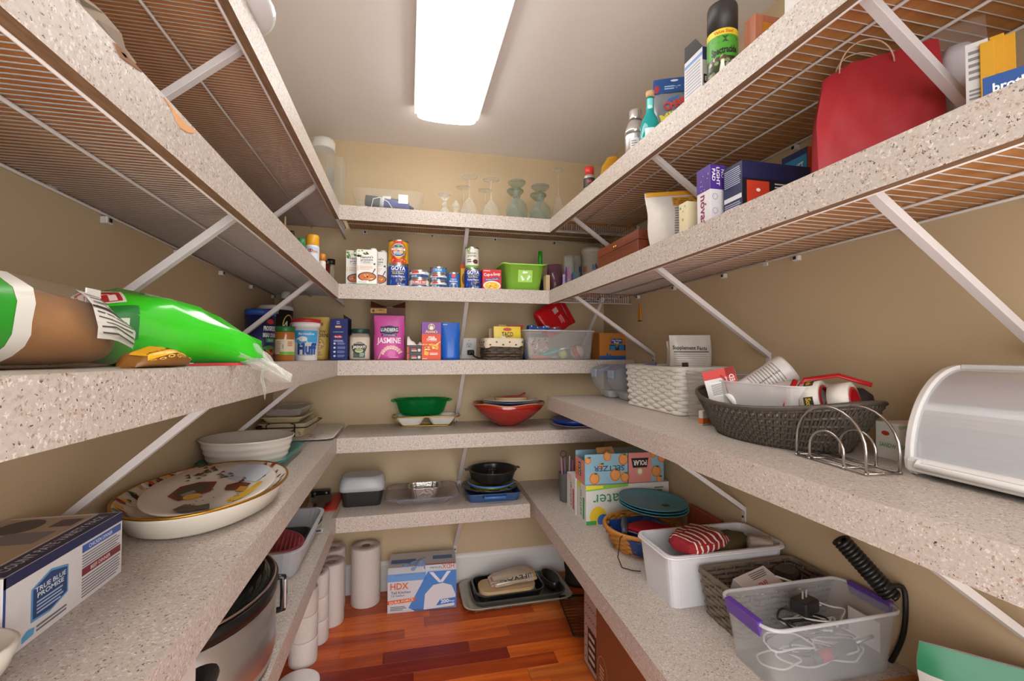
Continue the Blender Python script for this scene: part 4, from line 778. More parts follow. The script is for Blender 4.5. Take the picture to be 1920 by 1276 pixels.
# red bowl
p = PS(B4, .497, 2.395); cx, w, h = spany(B4, 2.395, 886, 1020, 755); R = w/2
t = T('serving_bowl', 'large red ceramic bowl with wavy rim holding stacked plates', 'bowl', PS(B4, cx, 2.395), 0, B4)
RED = M('9e1f16', .12, coat=.8, grain=.05)
def wav(r, z, am, n=64): return [(r*math.cos(2*PI*i/n), .84*r*math.sin(2*PI*i/n)*.98, z+am*math.sin(5*2*PI*i/n+1)) for i in range(n)]
MB().loft([wav(R*.24, 0, 0), wav(R*.3, .004, 0), wav(R*.62, h*.36, 0), wav(R*.86, h*.7, .001), wav(R, h, .004), wav(R*.97, h+.002, .004), wav(R*.8, h*.68, .001), wav(R*.55, h*.36, 0), wav(R*.2, .012, 0)], sm=True).build('bowl', RED, t)
ring = wav(R*.985, h+.002, .004); MB().tube(ring, .0028, 6, True).build('glazed_rim', M('c98a5c', .3), t)
zz = h*.86
for k, (rk, dz, c, lab) in enumerate(((.80, 0, '2d4f88', 'dark blue plate sitting inside the red bowl'), (.77, .013, '3560a8', 'blue plate stacked on the dark blue plate'), (.74, .026, 'dedad4', 'white plate on the blue plates in the red bowl'))):
    q = T('dinner_plate', lab, 'plate', PS(B4, cx+.01, 2.395, zz+dz), 0, B4, 'plates in the red bowl'); r = R*rk
    MB().lathe([(0, 0), (r*.6, 0), (r*.95, .010), (r, .014), (r*.95, .014), (r*.6, .004), (0, .004)], 36, sy=.84).build('plate', M(c, .2, coat=.5), q)
q = T('wooden_board', 'pale round wooden piece with red ribbon on the stacked plates', 'board', PS(B4, cx+.012, 2.395, zz+.0305), 0, B4)
MB().loft([rr(.17, .12, .055, 0, 6), rr(.175, .125, .056, .003, 6), rr(.175, .125, .056, .018, 6), rr(.165, .115, .05, .020, 6)]).build('wood_disc', M('cdb48c', .6), q)
MB().tube([(-.06, -.05, .022), (-.02, -.03, .024), (.02, -.04, .024), (.05, -.02, .028), (.07, -.03, .04)], [.004, .005, .005, .006, .010], 6, flat=.6).build('ribbon', M('b02024', .5), q)
x_, w, h = spany(B4, 2.4, 1040, 1110, 774)
t = T('plastic_plate', 'cobalt blue plastic bowl on the back shelf under the counter corner', 'bowl', PS(B4, .885, 2.36), 0, B4); r = .125
MB().lathe([(0, 0), (r*.5, 0), (r*.55, .003), (r*.86, .012), (r*1.0, .030), (r*.97, .032), (r*.8, .016), (0, .006)], 36).build('bowl', M('1a40a8', .3), t); MB().lathe([(r*.9, .0), (r*1.0, .004), (r*1.0, .007), (r*.7, .004)], 36, cap0=False, cap1=False).build('foot_ring', M('a8a0a8', .4), t)

# ------------------------------------------------------------------ fifth back shelf
B5 = 'B5'
t = T('food_container', 'black takeaway container with frosted lid and another lid', 'food container', PS(B5, -.215, 2.40), 0, B5)
w, d = .21, .155; zl = wy(676, 921, 2.33).z-.5376; zt = wy(676, 892, 2.36).z-.5376
tub(w*.84, d*.82, w*.97, d*.96, zl, .03, .002, .004).build('base', M('2a2a2a', .3), t)
MB().loft([rr(w*1.02, d*1.02, .034, zl, 5), rr(w*1.03, d*1.03, .036, zl+.02, 5), rr(w*.97, d*.96, .05, zt*.9, 5), rr(w*.86, d*.84, .05, zt, 5)], sm=True).build('lid', clear('ccd0d6', .72, .3), t)
t = T('glass_baking_dish', 'clear rectangular glass baking dish holding the foil pan', 'baking dish', PS(B5, .078, 2.392), 0, B5)
w, d = .35, .27; h = .042
b = MB(); b.loft([rr(w*.70, d*.70, .03, 0, 5), rr(w*.72, d*.74, .035, .004, 5), rr(w*.93, d*.94, .045, h*.93, 5), rr(w*1.03, d*1.05, .05, h*.95, 5), rr(w*1.03, d*1.05, .05, h, 5), rr(w*.91, d*.91, .042, h, 5), rr(w*.70, d*.70, .03, .008, 5)], sm=True).build('dish', glass('e6e2e2', .05, .5), t)
MB().tube([(x, y, h*.98) for x, y, _ in rr(w*1.03, d*1.05, .05, 0, 5)], .0035, 6, True).build('rim', clear('8a8a9a', .35, .1), t)
t = T('foil_pan', 'ribbed aluminium foil loaf pan inside the glass baking dish', 'pan', PS(B5, .086, 2.352, .0086), 0, B5)
w, d = .145, .105; h = .072; FOIL = M('b9b5b0', .28, .95, grain=.1, scale=80, bump=.6)
def crimp(k, z, am): return [(x*(1+am*(1 if i % 2 else -1)), y*(1+am*(1 if i % 2 else -1)), z) for i, (x, y, _) in enumerate(rr(w*k, d*k, .03, 0, 12))]
MB().loft([crimp(.78, 0, 0), crimp(.8, .004, .012), crimp(1.0, h*.97, .014), crimp(1.12, h*.98, 0), crimp(1.12, h, 0), crimp(.98, h, .014), crimp(.77, .004, .012)], sm=False).build('pan', FOIL, t)
# stacked baking pans
t = T('baking_tray', 'blue rectangular baking tray with side handles under the pans', 'baking tray', PS(B5, .432, 2.385), -.03, B5); w, d, h = .285, .27, .042
BLU = M('35507e', .35); tub(w*.86, d*.86, w*.97, d*.95, h, .03, .003, .003).build('tray', BLU, t)
for sy in (-1, 1): MB().tube([(-.055, sy*d*.475, h*.72), (-.05, sy*(d*.475+.022), h*.72), (.05, sy*(d*.475+.022), h*.72), (.055, sy*d*.475, h*.72)], .0065, 8).build('handle', M('3f74b8', .35), t)
q = T('glass_pie_plate', 'grey glass platter resting on the blue baking tray', 'platter', PS(B5, .428, 2.385, h+.0008), 0, B5)
MB().lathe([(0, 0), (.09, 0), (.15, .010), (.152, .013), (.09, .004), (0, .004)], 40, sy=.9).build('platter', clear('5a6060', .5, .1), q)
rnd = random.Random(6); pr = Print(lambda u, v, o: (u, v, .006+.008*max(0, (math.hypot(u, v/.9)-.09)/.06)+o), 0)
for k in range(26): a = rnd.uniform(0, 6.3); rr_ = rnd.uniform(.1, .14); pr.ell(rr_*math.cos(a), .9*rr_*math.sin(a), .012, .008, rnd.choice(('c8b43a', '3a7a44', '8a9a3c', 'b8c0c0', 'a04a3c')), 2, 8)
o_ = pr.build(q, 'painted_pattern'); o_['kind'] = 'stuff'
q = T('foil_pie_tin', 'greenish gold pie tin with blue rim under the bundt pan', 'pie tin', PS(B5, .432, 2.385, h+.0056), 0, B5)
MB().lathe([(0, .0), (.1, .0), (.118, .022), (.114, .022), (.095, .003), (0, .003)], 48).build('tin', M('8a8230', .3, .6, bump=.4, scale=90), q); MB().tube([(.12*math.cos(2*PI*i/40), .12*math.sin(2*PI*i/40), .023) for i in range(40)], .004, 6, True).build('rim', M('3b7cc4', .4), q)
zb = h+.0056+.0285; hb = wy(922, 889, 2.27).z-.5376-zb
q = T('bundt_pan', 'dark grey fluted bundt cake pan with centre tube on top of the stack', 'cake pan', PS(B5, .44, 2.385, zb), 0, B5); DG = M('3a3a3a', .3, .5)
def flu(r, z, am): return [(r*math.cos(a)*(1+am*math.cos(10*a)), r*math.sin(a)*(1+am*math.cos(10*a)), z) for a in (2*PI*i/80 for i in range(80))]
MB().loft([flu(.08, 0, .03), flu(.108, .01, .03), flu(.123, hb*.9, .012), flu(.13, hb, 0), flu(.13, hb+.003, 0), flu(.12, hb+.002, 0), flu(.118, hb*.9, .012), flu(.103, .012, .03), flu(.078, .003, .03)], sm=True).build('pan', DG, q)
MB().lathe([(.026, .004), (.02, hb*.9), (.014, hb*.95), (.012, hb*.9), (.016, .004)], 18, cap0=False, cap1=False).build('centre_tube', DG, q)
for sx in (-1, 1): MB().box(sx*.135-.012, sx*.135+.012, -.02, .02, hb-.001, hb+.003).build('handle', DG, q, .002)
# ------------------------------------------------------------------ left shelves, top two
t = T('white_plate', 'white round platter overhanging the topmost left shelf lip', 'platter', PS('L1', -.408, 1.0), 0, 'L1'); r = .135
MB().lathe([(0, 0), (r*.6, 0), (r*.92, .014), (r, .022), (r*.97, .024), (r*.6, .005), (0, .005)], 40).build('plate', M('e2e2e2', .25, coat=.4), t)
t = T('brown_paper', 'crumpled grey-brown paper sack corner on the second left shelf', 'paper sack', PS('L2', -.372, .60), 0, 'L2')
rnd = random.Random(3)
MB().loft([[(x+rnd.uniform(-.01, .01), y+rnd.uniform(-.012, .012), z*(1+rnd.uniform(-.12, .12))) for x, y, _ in rr(.07*k, .09*k, .02, 0, 3)] for z, k in ((0.0005, 1), (.02, 1.02), (.04, .9), (.055, .6))], sm=False).build('sack', M('8e7e6e', .85, grain=.15), t)
def cyl_item(name, label, cat, sh, Y, u0, u1, vt, segs, group=None):
    """segs: (part, material, [(r, z)...]) in units of half width and height"""
    cx, w, h = spany(sh, Y, u0, u1, vt); t = T(name, label, cat, PS(sh, cx, Y), 0, sh, group)
    for part, m, pf in segs: MB().lathe([(a*w/2, b*h) for a, b in pf], 26).build(part, m, t)
    return t, w/2, h, cx
t, r, h, cx = cyl_item('spray_can', 'white spray can with yellow cap near the shelf corner', 'spray can', 'L2', 2.08, 573, 599, 441, (('can_body', M('d6dde6', .35), [(.95, 0), (1, .02), (1, .72), (.9, .76)]), ('cap', M('e0a01e', .4), [(.92, .75), (.95, .77), (.95, .97), (.85, 1), (0, 1)])))
Print(cylf(r, 0, facing((cx, 2.08))), .006).rect(-r*.9, h*.56, r*.9, h*.7, 'b8cce0', 1).ell(-r*.3, h*.62, r*.4, h*.04, 'a04a5a', 2).rect(r*.1, h*.58, r*.8, h*.62, 'd69a6a', 2).build(t)
cyl_item('supplement_bottle', 'small white bottle with orange cap beside the yellow capped can', 'bottle', 'L2', 2.2, 597, 611, 475, (('bottle_body', M('e4dcd2', .4), [(.95, 0), (1, .02), (1, .7), (.8, .76)]), ('cap', M('d8862c', .4), [(.95, .74), (.95, .98), (0, 1)])))
cyl_item('sauce_jar', 'dark red little jar between the orange and black capped bottles', 'jar', 'L2', 2.3, 608, 619, 488, (('jar_body', M('5a1a18', .25), [(.95, 0), (1, .02), (1, .8)]), ('lid', M('3a1614', .4), [(1, .8), (1, .98), (0, 1)])))
cyl_item('spice_bottle', 'clear spice bottle with black cap on the second left shelf', 'bottle', 'L2', 2.42, 613, 629, 485, (('bottle_body', clear('c8c4a8', .35, .08), [(.9, 0), (1, .02), (1, .78), (.85, .82)]), ('cap', M('1c1a1a', .4), [(.95, .8), (.95, .98), (0, 1)])))
cyl_item('dark_bottle', 'dark bottle with black cap half hidden behind the shelf lip', 'bottle', 'L2', 1.95, 540, 554, 432, (('bottle_body', M('4a3220', .25), [(.95, 0), (1, .02), (1, .8), (.6, .88)]), ('cap', M('241f1c', .4), [(.7, .87), (.7, .99), (0, 1)])))
cyl_item('slim_bottle', 'slim brown bottle with tan tip on the second left shelf', 'bottle', 'L2', 1.80, 529, 540, 404, (('bottle_body', M('6a4a2a', .3), [(.9, 0), (1, .02), (1, .55), (.4, .75)]), ('tip', M('a8875a', .4), [(.42, .74), (.3, .98), (0, 1)])))
cyl_item('green_jar', 'small green capped jar beside the yellow capped spray can', 'jar', 'L2', 2.02, 558, 572, 446, (('jar_body', M('c8c2b4', .4), [(.95, 0), (1, .02), (1, .75)]), ('cap', M('2f8a4a', .4), [(1, .74), (1, .98), (0, 1)])))

# ------------------------------------------------------------------ left shelf 3: bread and bags
def blob(A, B, prof, n=18, wr=.006, seed=0, cut=None, squash=.0):
    """lying bag: axis from A to B (xy) with (t, half width, height) stations, flat underneath"""
    rnd = random.Random(seed); A, B = Vector(A), Vector(B); ax = (B-A); L = ax.length; e = ax.normalized(); s = Vector((-e.y, e.x)); ph = [rnd.uniform(0, 6.3) for _ in range(6)]
    rings = []
    for t, hw, h, zb in prof:
        c = A+ax*t; ring = []
        for i in range(n):
            a = 2*PI*i/n; cc, ss = math.cos(a), math.sin(a); f = wr*(math.sin(5*a+ph[0]+11*t)+.7*math.sin(9*a+ph[1]-17*t)+.5*math.sin(23*t+ph[2]))
            y = (abs(cc)**.8)*math.copysign(1, cc)*(hw+f); z = zb+max(0, (h/2)*(1+(abs(ss)**.85)*math.copysign(1, ss))+(f if ss > 0 else 0))
            ring.append((c.x+s.x*y, c.y+s.y*y, z))
        rings.append(ring)
    return rings
def blobf(rings):       # print surface on a blob: u along the axis 0..1, v around 0..1
    m, n = len(rings), len(rings[0]); cs = [sum((Vector(p) for p in r), Vector())/n for r in rings]
    def fn(u, v, o):
        i = min(max(u*(m-1), 0), m-1.0001); j = (v % 1)*n; i0, j0 = int(i), int(j) % n; fi, fj = i-i0, j-int(j)
        g = lambda a, b: Vector(rings[a][b % n]); p = (g(i0, j0)*(1-fj)+g(i0, j0+1)*fj)*(1-fi)+(g(i0+1, j0)*(1-fj)+g(i0+1, j0+1)*fj)*fi
        c = cs[i0]*(1-fi)+cs[i0+1]*fi; d = (p-c).normalized(); return tuple(p+d*(o+.0012))
    return fn
GB = M('35c522', .22, grain=.08, coat=.5)
A, B = (-.535, .845), (-.315, 1.04)
def loc(p): return (p[0]+.43, p[1]-.94)
t = T('chip_bag', 'big bright green snack bag drooping over the shelf lip', 'bag', PS('L3', -.43, .94), 0, 'L3')
rg = blob(loc(A), loc(B), [(-.02, .03, .03, .05), (.0, .05, .06, .035), (.08, .066, .105, .008), (.25, .075, .128, 0), (.45, .075, .122, 0), (.62, .07, .108, 0), (.76, .062, .09, 0), (.88, .055, .07, 0), (1.0, .045, .045, .003)], 24, .0035, 5)
MB().loft(rg, sm=True).build('bag', GB, t)
pr = Print(blobf(rg), .05)
pr.step = .02
pr.rect(.19, .30, .37, .40, 'e4dcd4', 2).rect(.205, .31, .36, .39, 'b02c2c', 3).rect(.22, .325, .25, .375, 'ecd8d0', 4).rect(.27, .32, .30, .36, 'ecd8d0', 4).rect(.32, .34, .345, .385, 'ecd8d0', 4)
pr.rect(.15, .42, .40, .54, '1d7a2c', 2)
for k in range(5): u0, v0 = .19+.042*k, .465+.008*k; pr.rect(u0-.015, v0-.022, u0+.015, v0+.022, 'dfe8da', 3); pr.rect(u0-.006, v0-.011, u0+.006, v0+.011, '1d7a2c', 4)
pr.build(t)
rg2 = blob(loc((-.352, 1.007)), loc((-.272, 1.078)), [(.0, .05, .062, .001), (.35, .045, .05, -.004), (.7, .05, .03, -.018), (1.0, .055, .012, -.04)], 20, .007, 9)
MB().loft(rg2, False, False, sm=False).build('clear_end', clear('eef2ec', .22, .06), t, label='clear crumpled cellophane end of the bag')
MB().surf(lambda i, j: (-.275+.43-.02*i+.0*j, 1.05-.94+.05*(i-.5)+.012*math.sin(9*j), .02-.085*j-.01*math.sin(7*i)), 6, 6).xf(Matrix.Translation((-.005, -.02, 0))).build('drooping_corner', clear('dff0da', .3, .06), t)
# bread bag
t = T('bread_bag', 'clear bag of brown bread with white nutrition label and green end', 'bag', PS('L3', -.47, .642), 0, 'L3')
A, B = (-.075, -.26), (-.0, .19)
rg = blob(A, B, [(0, .07, .08, .004), (.1, .095, .10, 0), (.3, .105, .118, 0), (.55, .105, .122, 0), (.8, .095, .11, 0), (.93, .075, .08, 0), (1, .05, .04, .005)], 40, .003, 21)
rb = blob(A, B, [(.06, .06, .06, .006), (.12, .085, .085, .004), (.5, .092, .104, .004), (.8, .084, .094, .004), (.92, .05, .06, .006)], 18, .003, 22)
MB().loft(rb, sm=True).build('bread', M('a8743c', .8, grain=.2, scale=30), t); MB().loft(rg, sm=True).build('film', clear('e8dfd2', .05, .06, spec=.3), t)
fn = blobf(rg); pr = Print(fn, .04)
def band(u0, v0, u1, v1, c, l): pr.rect(u0, v0, u1, v1, c, l)
pr.step = .04; pr.rect(.02, .36, .46, .66, M('2f9a2c', .35), 1); pr.rect(.46, .36, .49, .66, 'e2ded6', 2)
pr.rect(.62, .36, .86, .54, 'dcd8d2', 2); pr.lines(.63, .37, .85, .53, 9, '55504a', 3, .3, .2); pr.rect(.62, .43, .86, .437, '2a2624', 4).rect(.34, .58, .44, .64, 'e6e2da', 3).lines(.35, .585, .43, .635, 5, '24201e', 4, .5, 0); pr.build(t)
MB().box(.048, .050, .075, .105, .088, .108).build('closure_tag', M('e6e4e0', .5), t, .001)
# small yellow bag of pretzel pieces
t = T('pretzel_bag', 'small yellow and brown snack bag between bread and green bag', 'bag', PS('L3', -.352, .745), 0, 'L3')
rg = blob((-.01, -.045), (.012, .05), [(0, .012, .005, 0), (.12, .024, .02, 0), (.5, .028, .028, 0), (.85, .022, .02, 0), (1, .012, .005, 0)], 16, .002, 4)
MB().loft(rg, sm=True).build('bag', M('8a5a24', .4), t)
_f = blobf(rg); pr = Print(lambda u, v, o: _f(1-u, v, o), .06); pr.rect(.2, .22, .8, .44, M('e0a51a', .35), 2).text('Butter', .55, .34, .07, '3a2414', 3, .4)
for k in range(7): pr.ring(.2+.09*k, .47+.012*(k % 2), .035, .025, .012, 'd9b04a', 4, 10)
pr.build(t)
t = T('red_packet', 'flat red and white packet under the green bag', 'packet', PS('L3', -.345, .905), .7, 'L3')
MB().loft([rr(.10, .05, .01, 0, 3), rr(.10, .05, .01, .004, 3)]).build('packet', M('b02430', .4), t); MB().box(-.05, -.03, -.025, .025, .004, .0046).build('white_end', PLW, t)

# ------------------------------------------------------------------ left shelf 4: platters and dishes
L4 = 'L4'
yc, L_, dx, hb = .845, .25, .165, .108
t = carton('pet_food_box', 'white and navy variety pack carton at the end of the shelf', 'box', PS(L4, -.503-dx/2, yc), dx, L_, hb, 'd9d6d6', 0, L4, bev=.0012)
pr = Print(face('right', dx, L_, hb), 0); pr.rect(0, hb*.86, L_, hb, '1d2450', 1).rect(0, 0, .004, hb, '2b4a8c', 1)
pr.poly([(.045, hb*.24), (.045, hb*.66), (.08, hb*.78), (.115, hb*.7), (.115, hb*.32), (.08, hb*.22)], '5a98cc', 2).poly([(.048, hb*.27), (.048, hb*.64), (.08, hb*.75), (.112, hb*.68), (.112, hb*.34), (.08, hb*.25)], '24406e', 3).text('TRUE BLUE', .08, hb*.62, .0065, 'dfe6f0', 4, .058).text('PROMISE', .08, hb*.54, .0065, 'dfe6f0', 4, .05).lines(.054, hb*.3, .108, hb*.48, 4, '9fb4d8', 4)
pr.lines(.055, hb*.07, .115, hb*.17, 2, '6a6a74', 2).poly([(.03, hb*.06), (.05, hb*.08), (.052, hb*.16), (.04, hb*.18), (.03, hb*.13)], '5aa0d0', 2)
pr.rect(.145, hb*.72, .244, hb*.83, '3c5ca8', 2).text('CHICKEN DINNER', .19, hb*.775, .006, 'e0e6f2', 3, .06).lines(.145, hb*.5, .244, hb*.7, 5, '6a6a78', 2, .4, .12).rect(.145, hb*.38, .244, hb*.49, '7a2c34', 2).text('BEEF DINNER', .19, hb*.435, .006, 'f0dcd8', 3, .05).lines(.145, hb*.06, .244, hb*.36, 7, '6a6a78', 2, .4, .12); pr.build(t)
pr = Print(face('top', dx, L_, hb), 0); pr.rect(dx*.80, .004, dx-.001, L_-.004, '1d2450', 1).text('COUNT PATE VARIETY PACK', dx*.89, L_*.5, .013, 'cfd4e6', 2, L_*.84, PI/2).rect(.004, .02, dx*.78, L_-.01, 'b3a48e', 1).rect(.02, .04, dx*.45, .10, '6a6a7c', 2).rect(.05, .12, dx*.7, .17, '7c7a86', 2).rect(.09, .19, dx*.74, .225, '5c4a5c', 2).ell(.045, .2, .03, .035, '4a4854', 2).build(t, 'top_print')
t = T('white_dish', 'white rounded dish rim beside the variety pack carton', 'dish', PS(L4, -.525, .655), 0, L4)
MB().loft([el(.05, .035, 0, 28), el(.07, .048, .03, 28), el(.078, .054, .055, 28), el(.072, .049, .057, 28), el(.062, .042, .03, 28), el(.044, .03, .006, 28)], sm=True).build('dish', M('d6d0c4', .3), t)
# big gold-rimmed platter
t = T('oval_platter', 'large white oval platter with gold rim and painted border', 'platter', PS(L4, -.487, 1.30), 0, L4); a_, b_ = .172, .243; hp = .06
CER = M('e4ddd0', .2, coat=.5, grain=.02)
MB().loft([el(a_*.72, b_*.78, 0, 48), el(a_*.86, b_*.89, .012, 48), el(a_*.97, b_*.98, hp*.85, 48), el(a_, b_, hp, 48), el(a_*.98, b_*.985, hp+.002, 48), el(a_*.78, b_*.82, hp*.6, 48), el(a_*.70, b_*.76, hp*.5, 48)], sm=True).build('platter', CER, t)
MB().tube(el(a_, b_, hp+.001, 64), .0034, 6, True).build('gold_rim', M('b8862c', .25, .8), t)
def daub(pr, rnd, n, amin, amax, kr0, kr1, cols, sz, A_, B_):
    for k in range(n):
        a = rnd.uniform(amin, amax); q = rnd.uniform(kr0, kr1); x, y = A_*q*math.cos(a), B_*q*math.sin(a); s = sz*rnd.uniform(.5, 1.3)
        m = rnd.randint(5, 7); r0 = rnd.uniform(0, 6.3); pr.poly([(x+s*rnd.uniform(.5, 1.2)*math.cos(r0+2*PI*i/m), y+s*rnd.uniform(.4, 1.1)*math.sin(r0+2*PI*i/m)) for i in range(m)], rnd.choice(cols), 1+k % 4)
rnd = random.Random(12); fr = lambda u, v, o: (u, v, hp*.6+(hp*.4+.002)*max(0, min(1, (math.hypot(u/a_, v/b_)-.80)/.17))+o+.0008)
pr = Print(fr, 0); daub(pr, rnd, 70, 0, 2*PI, .84, .95, ('8a2a1c', 'c44a24', '3a5a2c', 'd8a03a', '24201c', 'e8dfd0', '9a3424', '5a7a3c'), .013, a_, b_); pr.build(t, 'painted_border')['kind'] = 'stuff'
# painted oval plate on top
t2 = T('painted_plate', 'oval winter-scene painted plate resting tilted in the gold-rimmed platter', 'plate', PS(L4, -.470, 1.275, .047), .12, L4, None, .03, .0); a2, b2 = .138, .205
MB().loft([el(a2*.7, b2*.76, 0, 48), el(a2*.95, b2*.96, .014, 48), el(a2, b2, .02, 48), el(a2*.98, b2*.985, .022, 48), el(a2*.72, b2*.78, .009, 48), el(a2*.1, b2*.1, .008, 8*6)], sm=True).build('plate', CER, t2)
ft = lambda u, v, o: (u, v, .009+.013*max(0, min(1, (math.hypot(u/a2, v/b2)-.74)/.25))+o+.0006)
pr = Print(ft, 0); rnd = random.Random(8)
pr.poly([(.02, .07), (.09, .03), (.115, .09), (.09, .15), (.02, .185), (-.01, .15)], 'bcc6d0', 1)
pr.poly([(-.085, -.03), (-.05, -.075), (.0, -.02), (-.005, .06), (-.045, .07), (-.08, .04)], '7a2e22', 2).poly([(-.074, -.02), (-.05, -.06), (-.012, -.015), (-.016, .045), (-.045, .054), (-.068, .03)], '4a453e', 3).poly([(-.06, -.03), (-.05, -.045), (-.03, -.02), (-.04, 0)], '8a8a86', 4)
pr.poly([(.03, -.02), (.07, -.035), (.08, .02), (.05, .04), (.025, .02)], '6a3420', 3).poly([(.055, -.04), (.075, -.045), (.08, -.01), (.06, .0)], 'b8862c', 4)
pr.poly([(-.02, -.165), (.03, -.15), (.02, -.11), (-.0, -.12), (-.03, -.10), (-.045, -.13)], '5c5852', 2).poly([(.06, -.12), (.085, -.09), (.1, -.03), (.108, .02), (.095, .03), (.085, -.02), (.07, -.06), (.05, -.1)], 'c9a02e', 2).ell(-.03, -.05, .018, .022, 'd8a83a', 4)
for k in range(46):
    u0, v0 = rnd.choice(((-.07, .11), (.0, .12), (.06, .06), (.09, .07), (-.05, .16), (.03, .16))); u0 += rnd.uniform(-.02, .02); v0 += rnd.uniform(-.03, .03); s = .006
    pr.poly([(u0-s, v0-s), (u0+s*1.2, v0-s*.3), (u0+s*.2, v0+s*1.6)], rnd.choice(('34523a', '2c3c2e', '4a6a4a', '7a3226', '5a4638')), 3+k % 2)
for k in range(22): pr.ell(rnd.uniform(-.05, .09), rnd.uniform(-.15, .0), .0022, .0028, '4c463e', 3, 6)
pr.poly([(.1, .06), (.103, .06), (.06, .15), (.057, .15)], '3a3a36', 4); pr.build(t2, 'painted_scene')
# glass dish, clear dish, ribbed bowl
t = T('glass_dish', 'clear teal-tinted glass baking dish under the ribbed bowl', 'dish', PS(L4, -.53, 1.80), 0, L4)
MB().loft([rr(.20, .28, .03, 0, 5), rr(.21, .29, .035, .004, 5), rr(.255, .345, .04, .03, 5), rr(.27, .36, .045, .032, 5), rr(.27, .36, .045, .035, 5), rr(.245, .335, .04, .034, 5), rr(.205, .285, .03, .006, 5)], sm=True).build('dish', clear('7fb8b4', .18, .04, 1.5, .9, 'b8dcd8'), t)
MB().tube([(x, y, .034) for x, y, _ in rr(.268, .358, .045, 0, 6)], .003, 6, True).build('rim', clear('2f8c88', .5, .08), t)
q = T('ribbed_bowl', 'white oval ribbed ceramic bowl standing in the glass dish', 'bowl', PS(L4, -.532, 1.728, .0064), 0, L4); hb2 = .098
rings = [el(.10, .088, 0, 48)]
for k in range(9):
    z = .006+k*(hb2-.006)/9; f = (z/hb2)**.6; rings.append(el(.104+.037*f+.0018*(k % 2), .09+.033*f+.0018*(k % 2), z, 48)); rings.append(el(.104+.037*f+.0018*((k+1) % 2), .09+.033*f+.0018*((k+1) % 2), z+.004, 48))
rings += [el(.146, .127, hb2, 48), el(.141, .122, hb2+.002, 48), el(.13, .112, hb2*.6, 48), el(.095, .082, .008, 48)]
MB().loft(rings, sm=True).build('bowl', M('dcd6cc', .2, coat=.5, grain=.02), q)
# floral tray with ceramic bakers
t = T('melamine_tray', 'white rectangular tray with pink floral corner under the bakers', 'tray', PS(L4, -.475, 2.355), 0, L4)
MB().loft([rr(.25, .37, .03, 0, 4), rr(.30, .42, .035, .008, 4), rr(.31, .43, .035, .010, 4), rr(.29, .41, .035, .0095, 4), rr(.25, .37, .03, .003, 4)], sm=True).build('tray', M('dcd8d4', .3), t)
rnd = random.Random(2); pr = Print(lambda u, v, o: (u, v, .0036+o), 0); daub(pr, rnd, 26, -1.3, -.2, .3, 1.0, ('d8a0b8', 'e8bccc', 'c86a4a', 'd8923a', '9ab08a'), .008, .115, .17); pr.build(t)
BK = M('cfbf9a', .3, coat=.4, grain=.15, scale=50); IRON = M('201816', .5)
q = T('ceramic_baker', 'cream painted rectangular baker in a black iron carrier', 'baking dish', PS(L4, -.548, 2.385, .0042), -.06, L4); w, d, h = .20, .27, .062
MB().loft([rr(w*.86, d*.9, .02, 0, 4), rr(w*.95, d*.96, .022, h*.9, 4), rr(w*1.06, d*1.04, .024, h*.92, 4), rr(w*1.06, d*1.04, .024, h, 4), rr(w*.93, d*.94, .02, h, 4), rr(w*.82, d*.86, .02, .008, 4)]).build('baker', BK, q)
MB().tube([(x, y, h*.72) for x, y, _ in rr(w*1.1, d*1.1, .02, 0, 3)], .0026, 6, True).build('carrier_ring', IRON, q)
for sx in (-1, 1):
    for sy in (-1, 1): MB().tube([(sx*w*.3, sy*d*.552, .004), (sx*w*.3, sy*d*.552, h*.95), (sx*w*.22, sy*d*.57, h*1.05)], .0026, 6).build('carrier_leg', IRON, q)
MB().tube([(w*.3+w*.3*(math.cos(a)-1), -d*.56, h*.72-.03*math.sin(a)) for a in (PI*i/8 for i in range(9))], .0024, 6).build('carrier_handle', IRON, q)
rnd = random.Random(5); pr = Print(lambda u, v, o: (u, -d*.45-.03*v-o-.0012-.002, v), 0)
for k in range(18): u0, v0 = rnd.uniform(-w*.4, w*.4), rnd.uniform(.008, .05); pr.poly([(u0-.008, v0-.002), (u0, v0-.0005), (u0+.008, v0+.003), (u0, v0+.003)], rnd.choice(('6a5430', '8a6a3a', '5a4a34')), 2)
pr.build(q)
q = T('ceramic_baker', 'smaller cream painted baker stacked on the carrier baker', 'baking dish', PS(L4, -.556, 2.39, .0042+.0628), -.06, L4); w, d, h2 = .18, .25, .026
MB().loft([rr(w*.8, d*.86, .02, 0, 4), rr(w*.95, d*.96, .022, h2*.8, 4), rr(w*1.06, d*1.04, .024, h2*.84, 4), rr(w*1.06, d*1.04, .024, h2, 4), rr(w*.92, d*.94, .02, h2, 4), rr(w*.8, d*.86, .02, .004, 4)]).build('baker', BK, q)
q = T('plastic_clamshell', 'clear ribbed plastic food container on top of the bakers', 'food container', PS(L4, -.56, 2.39, .0042+.0628+.0268), -.06, L4); w, d, h2 = .165, .23, .036
def rib(k, z, am): return [(x*(1+am*(1 if i % 2 else -1)), y*(1+am*(1 if i % 2 else -1)), z) for i, (x, y, _) in enumerate(rr(w*k, d*k, .03, 0, 10))]
MB().loft([rib(.86, 0, 0), rib(.88, .003, .012), rib(1, h2*.9, .012), rib(1.1, h2*.92, 0), rib(1.1, h2, 0), rib(.97, h2, .012), rib(.85, .003, .012)]).build('container', clear('d6d2cc', .22, .12), q)

